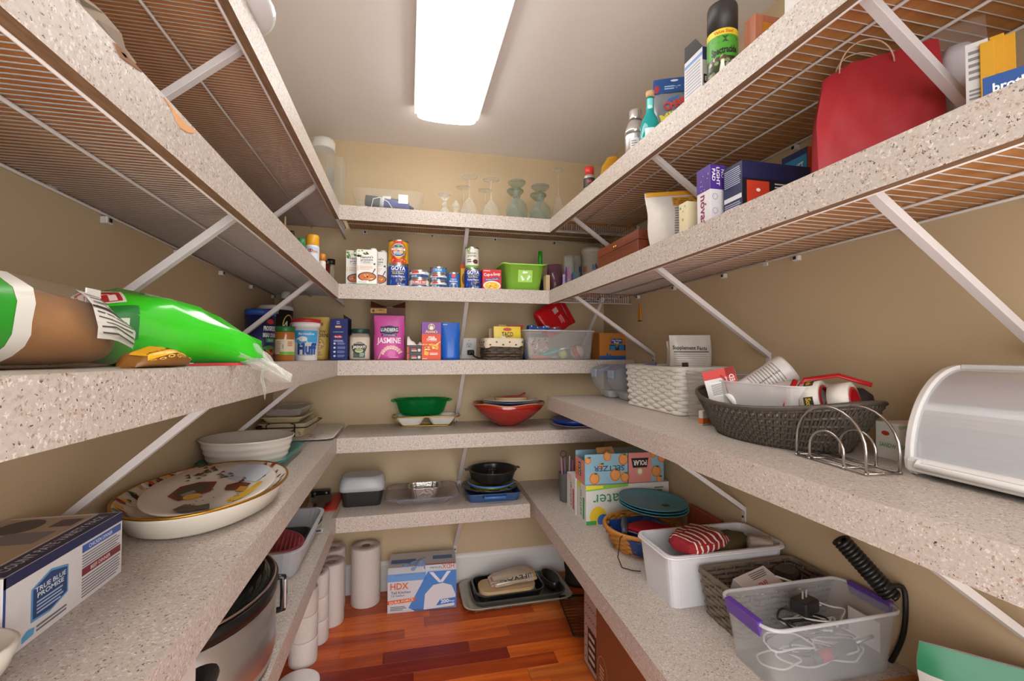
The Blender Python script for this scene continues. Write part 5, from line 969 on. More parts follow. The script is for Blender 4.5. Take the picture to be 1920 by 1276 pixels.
# ------------------------------------------------------------------ left shelf 5: slow cooker, tub, spatula
L5 = 'L5'
SST = M('c6c3c0', .3, .9, grain=.03); BKP = M('161514', .3)
t = T('slow_cooker', 'oval stainless slow cooker with glass lid and black handles', 'slow cooker', PS(L5, -.475, 1.205), 0, L5); a_, b_, h = .162, .215, .19
MB().loft([el(a_*.9, b_*.92, 0, 56), el(a_*.95, b_*.96, .006, 56), el(a_*.96, b_*.965, .016, 56)]).build('foot_band', BKP, t)
MB().loft([el(a_*.965, b_*.97, .016, 56), el(a_, b_, .04, 56), el(a_, b_, h*.9, 56)], sm=True).build('steel_body', SST, t)
MB().loft([el(a_*.99, b_*.99, h*.9, 56), el(a_*1.02, b_*1.015, h*.93, 56), el(a_*1.03, b_*1.02, h+.012, 56), el(a_*.94, b_*.94, h+.014, 56), el(a_*.9, b_*.9, h*.9, 56)], sm=True).build('crock_rim', BKP, t)
ld = MB().loft([el(a_*.95, b_*.95, h+.015, 56), el(a_*.97, b_*.965, h+.02, 56), el(a_*.8, b_*.82, h+.036, 56), el(a_*.4, b_*.42, h+.046, 56), el(a_*.06, b_*.06, h+.047, 56)], False, True, sm=True).build('glass_lid', clear('1c2220', .5, .03), t)
MB().tube(el(a_*.98, b_*.975, h+.018, 64), .004, 8, True).build('lid_rim', M('c8c6c4', .15, 1), ld)
MB().lathe([(.012, h+.046), (.012, h+.056), (.024, h+.06), (.024, h+.072), (0, h+.075)], 20).build('knob', BKP, ld)
b = MB()
for sy, nm in ((1, 0), (-1, 1)):
    y = .17 if sy > 0 else -.17; x = a_*math.sqrt(1-(y/b_)**2)
hx = a_*math.sqrt(1-(.13/b_)**2)
hd = MB().tube([(hx-.004, .13, h*.36), (hx+.024, .135, h*.38), (hx+.026, .135, h*.6), (hx+.024, .135, h*.82), (hx-.004, .13, h*.84)], .009, 8).build('handle', BKP, t); MB().box(hx+.028, hx+.034, .124, .146, h*.4, h*.8).build('handle_plate', SST, hd, .002)
MB().loft([[(.085+.035*math.cos(a), -b_*.86-.05-.035*0+.0, h*.62+.03*math.sin(a)) for a in (2*PI*i/20 for i in range(20))], [(.08+.03*math.cos(a), -b_*.86+.02, h*.62+.026*math.sin(a)) for a in (2*PI*i/20 for i in range(20))]]).build('control_knob', BKP, t)
t = carton('appliance_carton', 'white appliance carton with black lettering in front of the slow cooker', 'box', PS(L5, -.455, .72), .26, .22, .30, 'cfc7c4', 0, L5)
Print(face('back', .26, .22, .30), 0).lines(.03, .2, .22, .28, 4, '2a2626', 1).build(t)
Print(face('right', .26, .22, .30), 0).text('WARNING', .185, .17, .018, '2a2424', 1, .16, PI/2).lines(.02, .04, .14, .24, 8, '6a6260', 1).build(t)
# grey tub with pink lid
t = T('dish_tub', 'translucent grey plastic dish tub holding a pink lid', 'tub', PS(L5, -.487, 1.85), 0, L5)
tub(.24, .38, .29, .43, .098, .05, .003, .010).build('tub_body', clear('c6c8cc', .62, .3), t)
q = T('pink_lid', 'pink ribbed plastic lid leaning inside the grey tub', 'lid', PS(L5, -.485, 1.82, .062), .15, L5, None, .0, .18); r = .116
MB().lathe([(0, 0), (r, 0), (r, .012), (r*.94, .014), (r*.93, .006), (0, .006)], 40).build('lid', M('b4525a', .4), q)
for k in range(-7, 8):
    x = k*.014; L_ = math.sqrt(max(0, (r*.9)**2-x*x)); MB().box(x-.0018, x+.0018, -L_, L_, .006, .0105).build('rib', M('c4666e', .4), q)
q = T('dark_pan', 'dark grey pan under the pink lid in the grey tub', 'pan', PS(L5, -.478, 1.85, .006), 0, L5)
tub(.18, .30, .20, .33, .035, .04, .003, .003).build('pan', M('383838', .4), q)
# spatula and friends
t = T('spatula', 'grey slotted spatula with white price tag on the low corner shelf', 'spatula', PS(L5, -.40, 2.33, .016), .10, L5)
SPG = M('4a463e', .45)
def slotted():
    b = MB(); w, l = .085, .11; ys = [0, .02, .026, .038, .044, .056, .062, .09, l]
    for i in range(len(ys)-1):
        y0, y1 = ys[i]+.06, ys[i+1]+.06
        if i in (1, 3, 5): b.box(-w/2, -w*.3, y0, y1, 0, .003); b.box(w*.3, w/2, y0, y1, 0, .003)
        else: b.box(-w/2, w/2, y0, y1, 0, .003)
    return b
slotted().build('blade', SPG, t)
MB().loft([[(-.042, .062, 0), (.042, .062, 0), (.042, .062, .003), (-.042, .062, .003)], [(-.02, .02, 0), (.02, .02, 0), (.02, .02, .008), (-.02, .02, .008)], [(-.018, -.10, 0), (.018, -.10, 0), (.018, -.10, .014), (-.018, -.10, .014)], [(-.02, -.20, 0), (.02, -.20, 0), (.02, -.20, .014), (-.02, -.20, .014)]]).build('handle', M('3c3c3a', .5), t, .003)
MB().tube([(-.016, -.19, .012), (-.024, -.22, .010), (-.014, -.255, .004), (.012, -.256, .003), (.024, -.22, .010), (.018, -.19, .012)], .0016, 6).build('wire_loop', M('d8d4c8', .3, .6), t)
MB().box(-.055, .03, -.30, -.255, -.0135, -.0125).build('price_tag', M('d4d4da', .5), t); MB().box(.0, .022, -.29, -.266, -.0124, -.0122).build('barcode', M('5a5a64', .6), t)
t = T('silicone_mat', 'bright red folded silicone mat under the spatula', 'mat', PS(L5, -.375, 2.40), .05, L5)
MB().loft([[(-.07, -.1, 0), (.042, -.1, 0), (.058, .12, 0), (-.07, .12, 0)], [(-.07, -.1, .006), (.042, -.1, .006), (.058, .12, .012), (-.07, .12, .012)]]).build('mat', M('c41e1e', .35), t, .002)
t = T('cutting_board', 'small wooden board lying in the corner behind the grey tub', 'board', PS(L5, -.555, 2.38), .1, L5)
MB().loft([rr(.17, .25, .02, 0, 4), rr(.17, .25, .02, .014, 4)]).build('board', woodmat('board_wood', '7a5a38', '9a7850', 1, 12, .6), t, .002)
t = T('black_utensil', 'black utensil head with two round rivets near the back wall', 'utensil', PS(L5, -.435, 2.545), 0, L5)
u_ = MB().box(-.045, .045, -.02, .018, 0, .032).build('head', BKP, t, .003)
for sx in (-1, 1): MB().lathe([(0, 0), (.007, 0), (.007, .002), (0, .003)], 12).xf(Matrix.Translation((sx*.028, -.021, .02)) @ Matrix.Rotation(PI/2, 4, 'X')).build('rivet', M('b8b8b8', .3, .8), u_)

# ------------------------------------------------------------------ floor
PT = M('d8cfc8', .85, bump=.35, scale=70, grain=.05)
def roll(name, label, x, y, z, r, h, core=.02, group=None, cat='paper roll', wrap=None, mat=PT):
    t = T(name, label, cat, (x, y, z+.0005), 0, None, group); rnd = random.Random(int(x*1000+y*77+z*31))
    MB().lathe([(core, 0), (r*.98, 0), (r, .004), (r*(1+.006*rnd.random()), h*.5), (r, h-.004), (r*.98, h), (core, h), (core, h*.9)], 36, cap0=False, cap1=True).build('paper', mat, t)
    MB().lathe([(core, h*.02), (core, h-.002), (core*.9, h-.002), (core*.9, h*.02)], 18, cap0=False, cap1=False).build('core', M('8a6a4c', .8), t)
    if wrap: MB().lathe([(r*.9, .0008), (r*1.025, .003), (r*1.03, h*.5), (r*1.025, h+.003), (r*.5, h+.006), (0, h+.004)], 20, sm=False).build('plastic_wrap', clear('f0ecec', .10, .08), t)
    return t
roll('paper_towel_roll', 'paper towel roll standing beside the kitchen bag box', -.205, 2.492, 0, .073, .288, .022, 'paper towel rolls')
roll('paper_towel_roll', 'plastic wrapped paper towel roll beside the toilet paper', -.352, 2.345, 0, .060, .285, .02, 'paper towel rolls', wrap=True)
roll('paper_towel_roll', 'paper towel roll half hidden behind the wrapped one', -.37, 2.482, 0, .066, .295, .02, 'paper towel rolls', wrap=True)
for k, n in enumerate(('bottom', 'middle', 'top')):
    roll('toilet_roll', 'white toilet roll, %s one of the stack beside the white lid' % n, -.418, 2.075, k*.1012, .056, .10, .02, 'toilet rolls')
    roll('toilet_roll', 'white toilet roll, %s one of the stack beside the wrapped paper towels' % n, -.396, 2.212, k*.1012, .056, .10, .02, 'toilet rolls')
t = T('round_container', 'white round plastic container lid lying on the floor beside toilet rolls', 'container', (-.405, 1.925, .0005))
MB().lathe([(0, 0), (.075, 0), (.078, .004), (.078, .014), (.072, .016), (0, .014)], 36).build('lid', PLW, t)
# kitchen bag box
xl, xr_ = -.086, .251; w = xr_-xl; hh = wy(790, 1064, 2.345).z; d = .185
t = T('trash_bag_box', 'white, blue and orange box of tall kitchen bags, torn open', 'box', ((xl+xr_)/2, 2.343+d/2, .0005), -.05)
b = MB().box(-w/2, w/2, -d/2, d/2, 0, hh*.9); b.f = [f for i, f in enumerate(b.f)]; b.build('carton', M('d2d2da', .5), t, .001)
MB().loft([[(-w/2, -d/2, hh*.9), (w/2, -d/2, hh*.9), (w/2, d/2, hh*.9), (-w/2, d/2, hh*.9)], [(-w*.5, -d*.38, hh), (w*.5, -d*.38, hh), (w*.5, d*.5, hh), (-w*.5, d*.5, hh)]]).build('top_panel', M('cfd0d8', .5), t)
pr = Print(face('front', w, d, hh), 0); H = hh*.9
pr.rect(0, 0, w, H*.06, 'c6c9d6', 1).poly([(0, H*.8), (w*.55, H*.8), (w*.55, H), (0, H)], '6ea0dc', 1).poly([(w*.4, 0), (w, 0), (w, H), (w*.58, H), (w*.3, H*.1)], '4a84d0', 1).poly([(w*.52, H*.02), (w*.97, H*.06), (w*.99, H*.35), (w*.93, H*.6), (w*.8, H*.68), (w*.66, H*.64), (w*.54, H*.42)], 'd9d9de', 3).poly([(w*.6, H*.98), (w*.66, H*.98), (w*.79, H*.7), (w*.74, H*.7)], 'e2e4ee', 4).poly([(w*.86, H*.98), (w*.92, H*.98), (w*.8, H*.7), (w*.75, H*.7)], 'e2e4ee', 4)
pr.text('HDX', w*.17, H*.68, H*.16, 'd8683a', 3, w*.26, bold=.02).text('Tall Kitchen', w*.19, H*.52, H*.065, '3a4450', 3, w*.28).text('13 Gallon', w*.15, H*.44, H*.05, '5a6470', 3, w*.19).poly([(0, H*.22), (w*.38, H*.26), (w*.42, H*.36), (0, H*.32)], 'd8642c', 4).text('DURA FORCE', w*.2, H*.29, H*.06, 'f6e6dc', 6, w*.34, .08).lines(w*.04, H*.05, w*.28, H*.17, 3, '6a7280', 3).poly([(w*.7, H*.1), (w*.99, H*.14), (w*.99, H*.28), (w*.76, H*.25)], '3f78c8', 5).text('200', w*.83, H*.2, H*.09, 'f4f4f8', 6, w*.12, .05, .03).text('Bags', w*.935, H*.195, H*.045, 'e8ecf4', 6, w*.08, .05); pr.build(t)
ft = lambda u, v, o: (u-w/2, -d/2+d*.12*v/(hh*.1) if v < hh*.1 else -d*.38+(v-hh*.1), hh*.9+min(v, hh*.1)+o+.0008)
Print(ft, 0).rect(w*.5, hh*.02, w*.98, hh*.1, 'dfe0e8', 1).text('HDX', w*.88, hh*.06, hh*.07, 'd8683a', 2, w*.18, PI).text('Tall Kitchen', w*.7, hh*.05, hh*.035, '4a5460', 2, w*.18, PI).rect(w*.5, hh*.105, w*.98, hh*.16, 'd8642c', 1).rect(w*.65, hh*.4, w*.95, hh*.6, '5a80b8', 1).rect(w*.03, hh*.3, w*.4, hh*.5, '4a74b4', 1).build(t, 'top_print')
rnd = random.Random(4)
MB().surf(lambda i, j: (-w*.42+w*.46*i, -d*.5-.004+.08*j, hh*.86+.02*math.sin(PI*j)+.05*i*j+.012*math.sin(13*i)*math.sin(9*j)*(1-abs(2*j-1))), 12, 8, sm=False).build('pulled_bag', clear('8fb0e0', .45, .12), t)
# baking trays, board, mailing bag
t = T('serving_tray', 'large floral rimmed tray lying on the floor under the pans', 'tray', (.565, 2.405, .0005), .02); w, d = .57, .305
MB().loft([rr(w*.9, d*.85, .05, 0, 5), rr(w, d, .06, .022, 5), rr(w*1.02, d*1.03, .06, .024, 5), rr(w*.985, d*.98, .06, .024, 5), rr(w*.89, d*.84, .05, .003, 5)], sm=True).build('tray', M('b4aea0', .4, grain=.1), t)
rnd = random.Random(3); pr = Print(lambda u, v, o: (u, -d/2+.002-.023*(1-v/.022)*0-.0-(.0)-o+(.022-v)*.85, v), 0)
for k in range(36): u0 = rnd.uniform(-w*.46, w*.44); v0 = rnd.uniform(.004, .02); pr.poly([(u0-.009, v0-.002), (u0+.004, v0-.002), (u0+.009, v0+.003), (u0-.003, v0+.003)], rnd.choice(('4a8a3c', '7aa85a', 'a8ccd0', 'c8d0c0', '3a6a4a', '8ab4bc')), 2)
pr.build(t, 'floral_border')
q = T('baking_sheet', 'dull grey baking sheet nested on the floral tray', 'baking sheet', (.575, 2.412, .0045), .02); w, d = .49, .245
tub(w*.93, d*.9, w, d, .030, .045, .003, .004).build('sheet', M('6a6a64', .35, .6), q)
q = T('roasting_pan', 'black enamel roasting pan holding the wooden board', 'roasting pan', (.528, 2.415, .0078), .03); w, d = .36, .215
tub(w*.9, d*.88, w, d, .046, .05, .003, .006).build('pan', M('1c1f22', .2, coat=.6), q)
q = T('oval_pan', 'dark oval pan end beside the black roasting pan', 'pan', (.772, 2.43, .0080), .1); MB().loft([el(.03, .07, 0), el(.042, .085, .05), el(.038, .08, .052), el(.026, .064, .004)], sm=True).build('pan', M('2c2e2c', .35), q)
q = T('wooden_board', 'pale wooden cutting board lying across the roasting pan', 'board', (.515, 2.375, .0545), .03, None, None, .05); 
MB().loft([rr(.30, .13, .05, 0, 5), rr(.30, .13, .05, .018, 5)]).build('board', woodmat('pale_board', 'b89a70', 'd0b48a', 0, 10, .6), q, .002)
q = T('mailing_bag', 'clear plastic bag with black lettering lying on the wooden board', 'bag', (.545, 2.385, .077), .06, None, None, .09)
rg = blob((-.12, 0), (.125, .01), [(0, .04, .012, 0), (.1, .055, .024, 0), (.5, .062, .042, 0), (.85, .058, .044, 0), (1, .05, .03, 0)], 18, .004, 14)
MB().loft(rg, sm=False).build('bag', M('c4b6a2', .3, grain=.12, scale=20, coat=.4), q)
_g = blobf(rg); pr = Print(lambda u, v, o: _g(1-u, v, o), .05); pr.text('LIFEVAC', .45, .38, .09, '2c2a2a', 3, .5, 0).rect(.84, .2, .92, .55, 'b06a6a', 2).rect(.04, .15, .1, .5, 'd8a02a', 2).lines(.3, .5, .6, .56, 2, '8a7a6a', 2).build(q)
# dark wire rack, yellow/black bag, cardboard box
t = T('oven_rack', 'black wire oven rack lying on the floor beside the cardboard box', 'rack', (.87, 2.13, .0005), -.12); w, d = .22, .34
MB().tube([(x, y, .004) for x, y, _ in rr(w, d, .02, 0, 3)], .004, 6, True).build('frame', BKP, t)
for k in range(13): MB().tube([(-w/2, -d/2+.02+k*(d-.04)/12, .0075), (w/2, -d/2+.02+k*(d-.04)/12, .0075)], .002, 5).build('bar', BKP, t)
t = T('charcoal_bag', 'dark bag with yellow corner standing under the right shelf', 'bag', (.985, 2.40, .0005), -.3)
b = MB(); fr = pouch(b, .26, .22, .09, seed=71, wr=.006); b.build('bag', M('26241f', .5), t); Print(fr, .02).rect(-.12, .12, -.03, .19, 'c8a42c', 2).build(t)
t = T('cardboard_box', 'brown cardboard box with white patterned panel on the floor', 'box', (.93, 1.53, .0005)); w, d, h = .41, .57, .41
MB().box(-w/2, w/2, -d/2, d/2, 0, h).build('carton', M('8a4f26', .8, grain=.08), t, .002)
pr = Print(face('left', w, d, h), 0); pr.rect(.006, .01, .13, h*.98, 'b09a94', 1)
for k in range(9): 
    for j in range(3): z = .03+k*.043; u = .012+j*.04; pr.poly([(u, z), (u+.014, z+.012), (u+.03, z+.004), (u+.04, z+.016), (u+.04, z+.019), (u+.03, z+.008), (u+.014, z+.016), (u, z+.004)], '4a3630', 2)
pr.rect(.045, .03, .13, .17, '2c201c', 3).lines(.055, .04, .12, .16, 4, 'c8beb8', 4).ring(.185, .075, .045, .06, .002, 'c8a888', 2).lines(.16, .04, .21, .1, 4, 'c8a888', 2); pr.build(t)
# ------------------------------------------------------------------ topmost right shelf
def atx(sh, X, u0, u1, vt):
    p = wx((u0+u1)/2, vt, X); return p.y, (u1-u0)*(p-CAMP).dot(cF)/FPX, p.z-ztop(sh, p.y)
def look(x, y, k=1.): return -math.atan2(x, y)*k
def cylx(name, label, cat, sh, X, u0, u1, vt, segs, n=28):
    y, w, h = atx(sh, X, u0, u1, vt); t = T(name, label, cat, PS(sh, X, y), 0, sh)
    for part, m, pf in segs: MB().lathe([(a*w/2, b*h) for a, b in pf], n).build(part, m, t)
    return t, w/2, h, (X, y)
t, r, h, p = cylx('oil_can', 'small spray oil can with red cap on the topmost right shelf', 'spray can', 'R1', .80, 1094, 1115, 314, (('can_body', M('b9b6b2', .3, .6), [(.95, 0), (1, .02), (1, .72), (.8, .78)]), ('cap', M('c8322c', .4), [(.82, .76), (.84, .98), (0, 1)])))
Print(cylf(r, 0, facing(p)), .006).rect(-r*1.5, h*.42, r*1.5, h*.68, '2a2628', 1).text('3IN1', 0, h*.58, h*.07, 'd8484a', 2, r*.9, bold=.03).build(t)
y, w, h = atx('R1', .82, 1128, 1170, 298)
t = T('amber_bowl', 'amber glass bowl upside down beside the steel cocktail shaker', 'bowl', PS('R1', .82, y), 0, 'R1')
MB().lathe([(w*.62, 0), (w*.62, h*.3), (w*.5, h*.75), (w*.3, h*.97), (0, h)], 30).build('bowl', clear('c08a1e', .6, .06, tint='d8a83c'), t); MB().lathe([(w*.3, h*.96), (w*.3, h*1.0), (w*.26, h), (w*.26, h*.97)], 24, cap0=False, cap1=False).build('foot', M('a8742a', .3), t)
t, r, h, p = cylx('cocktail_shaker', 'stainless cocktail shaker with white sticker', 'shaker', 'R1', .79, 1171, 1210, 209, (('cup', M('c8c5c3', .28, .8, grain=.02), [(.8, 0), (.85, .02), (1, .52), (1, .56)]), ('shoulder', M('d0cdcb', .22, .8, grain=.02), [(1.02, .555), (1.0, .62), (.8, .74), (.55, .82)]), ('cap', M('d0cdcb', .22, .8, grain=.02), [(.62, .82), (.58, .86), (.62, .97), (.56, 1), (0, 1)])))
Print(cylf(r*.97, 0, facing(p)), .006).rect(-r*.45, h*.14, r*.35, h*.46, 'e2e0e0', 1).lines(-r*.35, h*.3, r*.2, h*.42, 3, '8a8890', 2).build(t)
t, r, h, p = cylx('liqueur_bottle', 'turquoise glass bottle with cork top and white label', 'bottle', 'R1', .775, 1200, 1236, 173, (('bottle_body', clear('1fb0b0', .62, .05, tint='48c8c8'), [(.9, 0), (.98, .03), (.98, .42), (.8, .52), (.42, .64), (.36, .9)]), ('cork', M('c9a678', .7), [(.44, .89), (.44, .99), (0, 1)])))
Print(cylf(lambda v: r*(.4 if v > h*.62 else .98), 0, facing(p)), .006).rect(-r*.3, h*.66, r*.3, h*.86, '7ad8d4', 1).ell(0, h*.72, r*.2, h*.03, 'd8ecec', 2).build(t, 'neck_label'); Print(cylf(r*.98, 0, facing(p)), .006).rect(-r*.5, h*.12, r*.5, h*.34, 'dfeeee', 1).build(t, 'body_label')
y, w, h = atx('R1', .86, 1224, 1284, 141)
t = T('candy_bag', 'hanging candy bag with blue header card and red and yellow lettering', 'bag', PS('R1', .87, y*1.0), look(.87, y, .8), 'R1')
b = MB(); fr = pouch(b, w*1.15, h*.96, .04, seed=61, wr=.002, nz=10); b.build('bag', M('7c7f86', .3, coat=.4), t); W_ = w*1.15; H_ = h*.96
Print(fr, .02).rect(-W_*.49, H_*.8, W_*.49, H_*.99, '1d4a8a', 2).ell(-W_*.4, H_*.86, W_*.07, H_*.05, 'a02c3c', 4).lines(-W_*.2, H_*.84, W_*.4, H_*.9, 2, '9fc4e8', 3).ell(W_*.05, H_*.955, W_*.1, H_*.014, 'd4d8e0', 4).poly([(-W_*.45, H_*.36), (W_*.49, H_*.66), (W_*.49, H_*.82), (-W_*.1, H_*.72), (-W_*.45, H_*.5)], '2f78c4', 3).text('CHAMP', W_*.12, H_*.66, H_*.1, 'd03a3c', 5, W_*.72, .28, .04).text('MINI', -W_*.02, H_*.5, H_*.1, 'e8dc3c', 5, W_*.62, .28, .04).build(t)
X = .775; y0 = wx(1316, 120, X).y; y1 = wx(1282, 120, X).y; h = wx(1316, 88, X).z-ztop('R1', y0); d = y1-y0; w = .085
t = carton('light_bulb_box', 'white printed box with open dark flap beside the insect spray', 'box', PS('R1', X+w/2, (y0+y1)/2), w, d, h, 'd9d9de', 0, 'R1')
MB().loft([[(-w/2, -d/2, h), (-w/2+.002, -d/2, h), (-w/2+.002, d/2, h), (-w/2, d/2, h)], [(-w*.62, -d*.3, h+.03), (-w*.6, -d*.3, h+.03), (-w*.6, d*.3, h+.034), (-w*.62, d*.3, h+.034)]]).build('open_flap', M('3c3a3e', .6), t)
MB().loft([[(-w/2, -d/2, h), (w/2, -d/2, h), (w/2, d/2, h), (-w/2, d/2, h)], [(-w/2, -d/2, h+.001), (w/2, -d/2, h+.001), (w/2, d/2, h+.04), (-w/2, d/2, h+.02)]]).build('gable', M('d2d2d8', .5), t)
pr = Print(face('left', w, d, h), 0); pr.rect(0, h*.88, d, h*.93, '6f9ad8', 1).lines(.006, h*.05, d-.004, h*.86, 16, '9a9aa4', 1, .35, .1); pr.build(t)
pr = Print(face('front', w, d, h), 0); pr.rect(0, h*.8, w, h, '22386e', 1).rect(w*.14, h*.86, w*.4, h*.94, 'c8282c', 2).poly([(w*.23, h*.875), (w*.32, h*.9), (w*.23, h*.925)], 'f0f0f0', 3).rect(w*.04, h*.44, w*.9, h*.58, '20242c', 2).text('EA', w*.26, h*.51, h*.07, 'f0f0f0', 3, w*.34).rect(0, h*.2, w, h*.36, '3a6ab0', 1).text('W', w*.7, h*.7, h*.08, '2a2e36', 2); pr.build(t, 'front_print')
t, r, h, p = cylx('insect_spray', 'black and green insect spray can with black cap and yellow band', 'spray can', 'R1', .775, 1326, 1379, 18, (('can_body', M('2a3a1c', .3), [(.95, 0), (1, .015), (1, .66), (.98, .67)]), ('cap', M('2c2826', .45), [(1.0, .665), (1.0, .97), (.94, 1), (0, 1)])))
pr = Print(cylf(r, 0, facing(p)), .006); pr.rect(-r*2.6, h*.60, r*2.6, h*.67, 'e4c62a', 1).text('Value Size!', r*.1, h*.635, h*.035, 'b8342c', 3, r*1.3).rect(-r*2.6, h*.36, r*2.6, h*.6, '4a9a2a', 1).ell(r*.2, h*.55, r*.9, h*.035, '2a4a1c', 2).text('Spectracide', r*.15, h*.43, h*.075, '1c1c1a', 4, r*1.75, .06, .035).poly([(-r*.5, h*.47), (r*.4, h*.53), (r*.5, h*.55), (-r*.2, h*.51)], 'd8582c', 3)
rnd = random.Random(2)
for k in range(30): pr.ell(rnd.uniform(-1.2, 1.2)*r, h*rnd.uniform(.14, .35), r*.16, h*.025, rnd.choice(('6a5638', '3a3a2c', '8aa0a0', '4a3a24', '7a8a4a', 'b8b090')), 2+k % 3, 7)
pr.poly([(-r*.25, h*.12), (r*.25, h*.12), (r*.1, h*.32), (-r*.05, h*.32)], 'e4ecdc', 5).rect(-r*2.6, h*.06, r*2.6, h*.13, '6ab03c', 2); pr.build(t)
X = .80; y0 = wx(1415, 60, X).y; y1 = wx(1394, 60, X).y; h = wx(1415, 25, X).z-ztop('R1', y0)
t = T('wooden_box', 'reddish wooden box with orange picture panel and wire ring', 'box', PS('R1', X+.08, (y0+y1)/2), 0, 'R1'); d = y1-y0; w = .16
MB().box(-w/2, w/2, -d/2, d/2, 0, h).build('box', woodmat('red_wood', 'a05a40', 'bd7a5c', 2, 14, .5), t, .002)
MB().box(-w/2+.02, w/2-.02, -d/2-.002, -d/2, .02, h-.02).build('picture', M('c07a1c', .4), t)
MB().tube([(-w/2-.003, -.004, h*.42), (-w/2-.006, .010, h*.34), (-w/2-.006, -.014, h*.34)], .0016, 5, True).build('hanging_ring', M('7a6a5c', .3, .8), t)
y, w, h = atx('R1', .80, 1464, 1500, 0)
t = carton('white_carton', 'plain white carton beside the wooden box on the topmost shelf', 'box', PS('R1', .86, .775), .12, .10, .14, 'dcdad8', 0, 'R1')

# ------------------------------------------------------------------ second right shelf
X = .765; y1 = wx(1120, 480, X).y; y0 = wx(1196, 440, X).y; h = wx(1196, 429, X).z-ztop('R2', y0); L_ = y1-y0; w = .13; yc = (y0+y1)/2
MAH = woodmat('mahogany', '5a2414', '7c3c22', 1, 8, .3)
t = T('keepsake_box', 'mahogany keepsake box with brass latch on the right shelf', 'box', PS('R2', X+w/2, yc), 0, 'R2')
MB().box(-w/2, w/2, -L_/2, L_/2, 0, h*.68).build('box', MAH, t, .002); MB().box(-w/2, w/2, -L_/2, L_/2, h*.69, h).build('lid', MAH, t, .002)
for dy in (-.006, .010): MB().lathe([(0, 0), (.005, 0), (.005, .004), (0, .006)], 12).xf(Matrix.Translation((-w/2, dy, h*.8)) @ Matrix.Rotation(-PI/2, 4, 'Y')).build('latch', M('c9a24a', .25, .9), t)
y, w, h = atx('R2', .84, 1202, 1292, 363)
t = T('coffee_bag', 'white foil bag with yellow top band leaning on the shelf', 'bag', PS('R2', .85, 1.335), look(.85, 1.335, .7), 'R2'); W_, H_ = w*1.05, h*.98
b = MB(); fr = pouch(b, W_*.86, H_, .07, seed=63, wr=.004, top_w=W_*1.05); b.build('bag', M('d6d0ca', .3, coat=.3, grain=.08), t)
Print(fr, .02).rect(-W_*.5, H_*.93, W_*.5, H_, 'd9a02c', 2).rect(-W_*.02, H_*.76, W_*.46, H_*.9, 'c58f2e', 2).lines(.0, H_*.78, W_*.42, H_*.88, 3, '8a5c14', 3).lines(W_*.0, H_*.22, W_*.40, H_*.74, 13, '7a746c', 2, .4, .15).build(t)
y, w, h = atx('R2', .735, 1285, 1307, 374)
t = carton('cream_dotted_box', 'small cream box with coloured dots beside the light pad box', 'box', PS('R2', .75, 1.10), .04, .038, h, 'd8cba8', 0, 'R2')
Print(face('left', .04, .038, h), 0).ell(.008, h*.86, .0035, .0035, '3a9a5c', 1).ell(.02, h*.74, .003, .003, 'd8b44a', 1).ell(.028, h*.88, .003, .003, '6ab8b0', 1).ell(.018, h*.5, .004, .004, 'd0a040', 1).build(t)
X = .735; y0 = wx(1332, 360, X).y; y1 = wx(1307, 360, X).y; h = wx(1332, 307, X).z-ztop('R2', y0); d = y1-y0; w = .045
t = carton('light_pad_box', 'tall white and purple light pad box with dark pink lettering', 'box', PS('R2', X+w/2, (y0+y1)/2), w, d, h, 'd8d4d8', 0, 'R2')
pr = Print(face('left', w, d, h), 0); pr.rect(0, h*.6, d, h, '4a2a86', 1).text('nóvaa', d*.5, h*.3, d*.42, '8a2a5c', 2, h*.5, -PI/2, .02)
for k in range(9): pr.ell(d*random.uniform(.1, .9), h*random.uniform(.63, .97), .0012, .0012, 'e0d8f0', 2, 6)
pr.build(t)
pr = Print(face('front', w, d, h), 0); pr.rect(0, h*.6, w, h, '4a2a86', 1).text('LIGHT', w*.5, h*.81, w*.2, 'f0ecf4', 2, h*.3, -PI/2, .02).text('PAD', w*.22, h*.83, w*.2, 'f0ecf4', 2, h*.2, -PI/2, .02).text('NO', w*.8, h*.86, w*.18, 'f0ecf4', 2, h*.14, -PI/2); pr.build(t, 'front_print')
for v_ in (.48, .25): Print(face('front', w, d, h), 0).ring(w*.3, h*v_, w*.17, w*.17, .0012, '8a868c', 2).build(t, 'icon_print')
X = .765; y0 = wx(1392, 340, X).y; y1 = wx(1357, 340, X).y; h = wx(1392, 299, X).z-ztop('R2', y0); d = y1-y0; w = wy(1520, 300, y0).x-X
t = carton('vent_box', 'dark navy appliance box with orange picture and fine print', 'box', PS('R2', X+w/2, (y0+y1)/2+.0), w, d, h, '1c1f4a', 0, 'R2')
Print(face('left', w, d, h), 0).rect(0, 0, d, h*.98, '23284e', 1).lines(.004, h*.62, d-.004, h*.94, 9, 'b8bcd0', 2, .4, .1).rect(.002, h*.36, d-.002, h*.44, 'd4d6de', 2).lines(.004, h*.04, d-.004, h*.33, 8, 'b8bcd0', 2, .4, .1).build(t)
pr = Print(face('front', w, d, h), 0); pr.rect(0, 0, w, h*.7, '15121c', 1).rect(w*.06, h*.26, w*.38, h*.66, 'c23c24', 2).poly([(w*.06, h*.26), (w*.38, h*.3), (w*.38, h*.26)], '8a2416', 3).ell(w*.22, h*.5, w*.03, h*.03, 'f0e0d8', 4).lines(w*.08, h*.08, w*.36, h*.22, 3, 'd8d6d8', 2).lines(w*.46, h*.2, w*.94, h*.66, 8, 'c0bec6', 2, .4); pr.build(t, 'front_print')
X = 1.0; y0 = wx(1522, 300, X).y; y1 = wx(1472, 300, X).y; h = .215; d = y1-y0; w = .12
t = carton('socket_shelf_box', 'blue and orange box behind the navy appliance box', 'box', PS('R2', X+w/2, (y0+y1)/2+.01), w, d, h, 'd8501e', 0, 'R2')
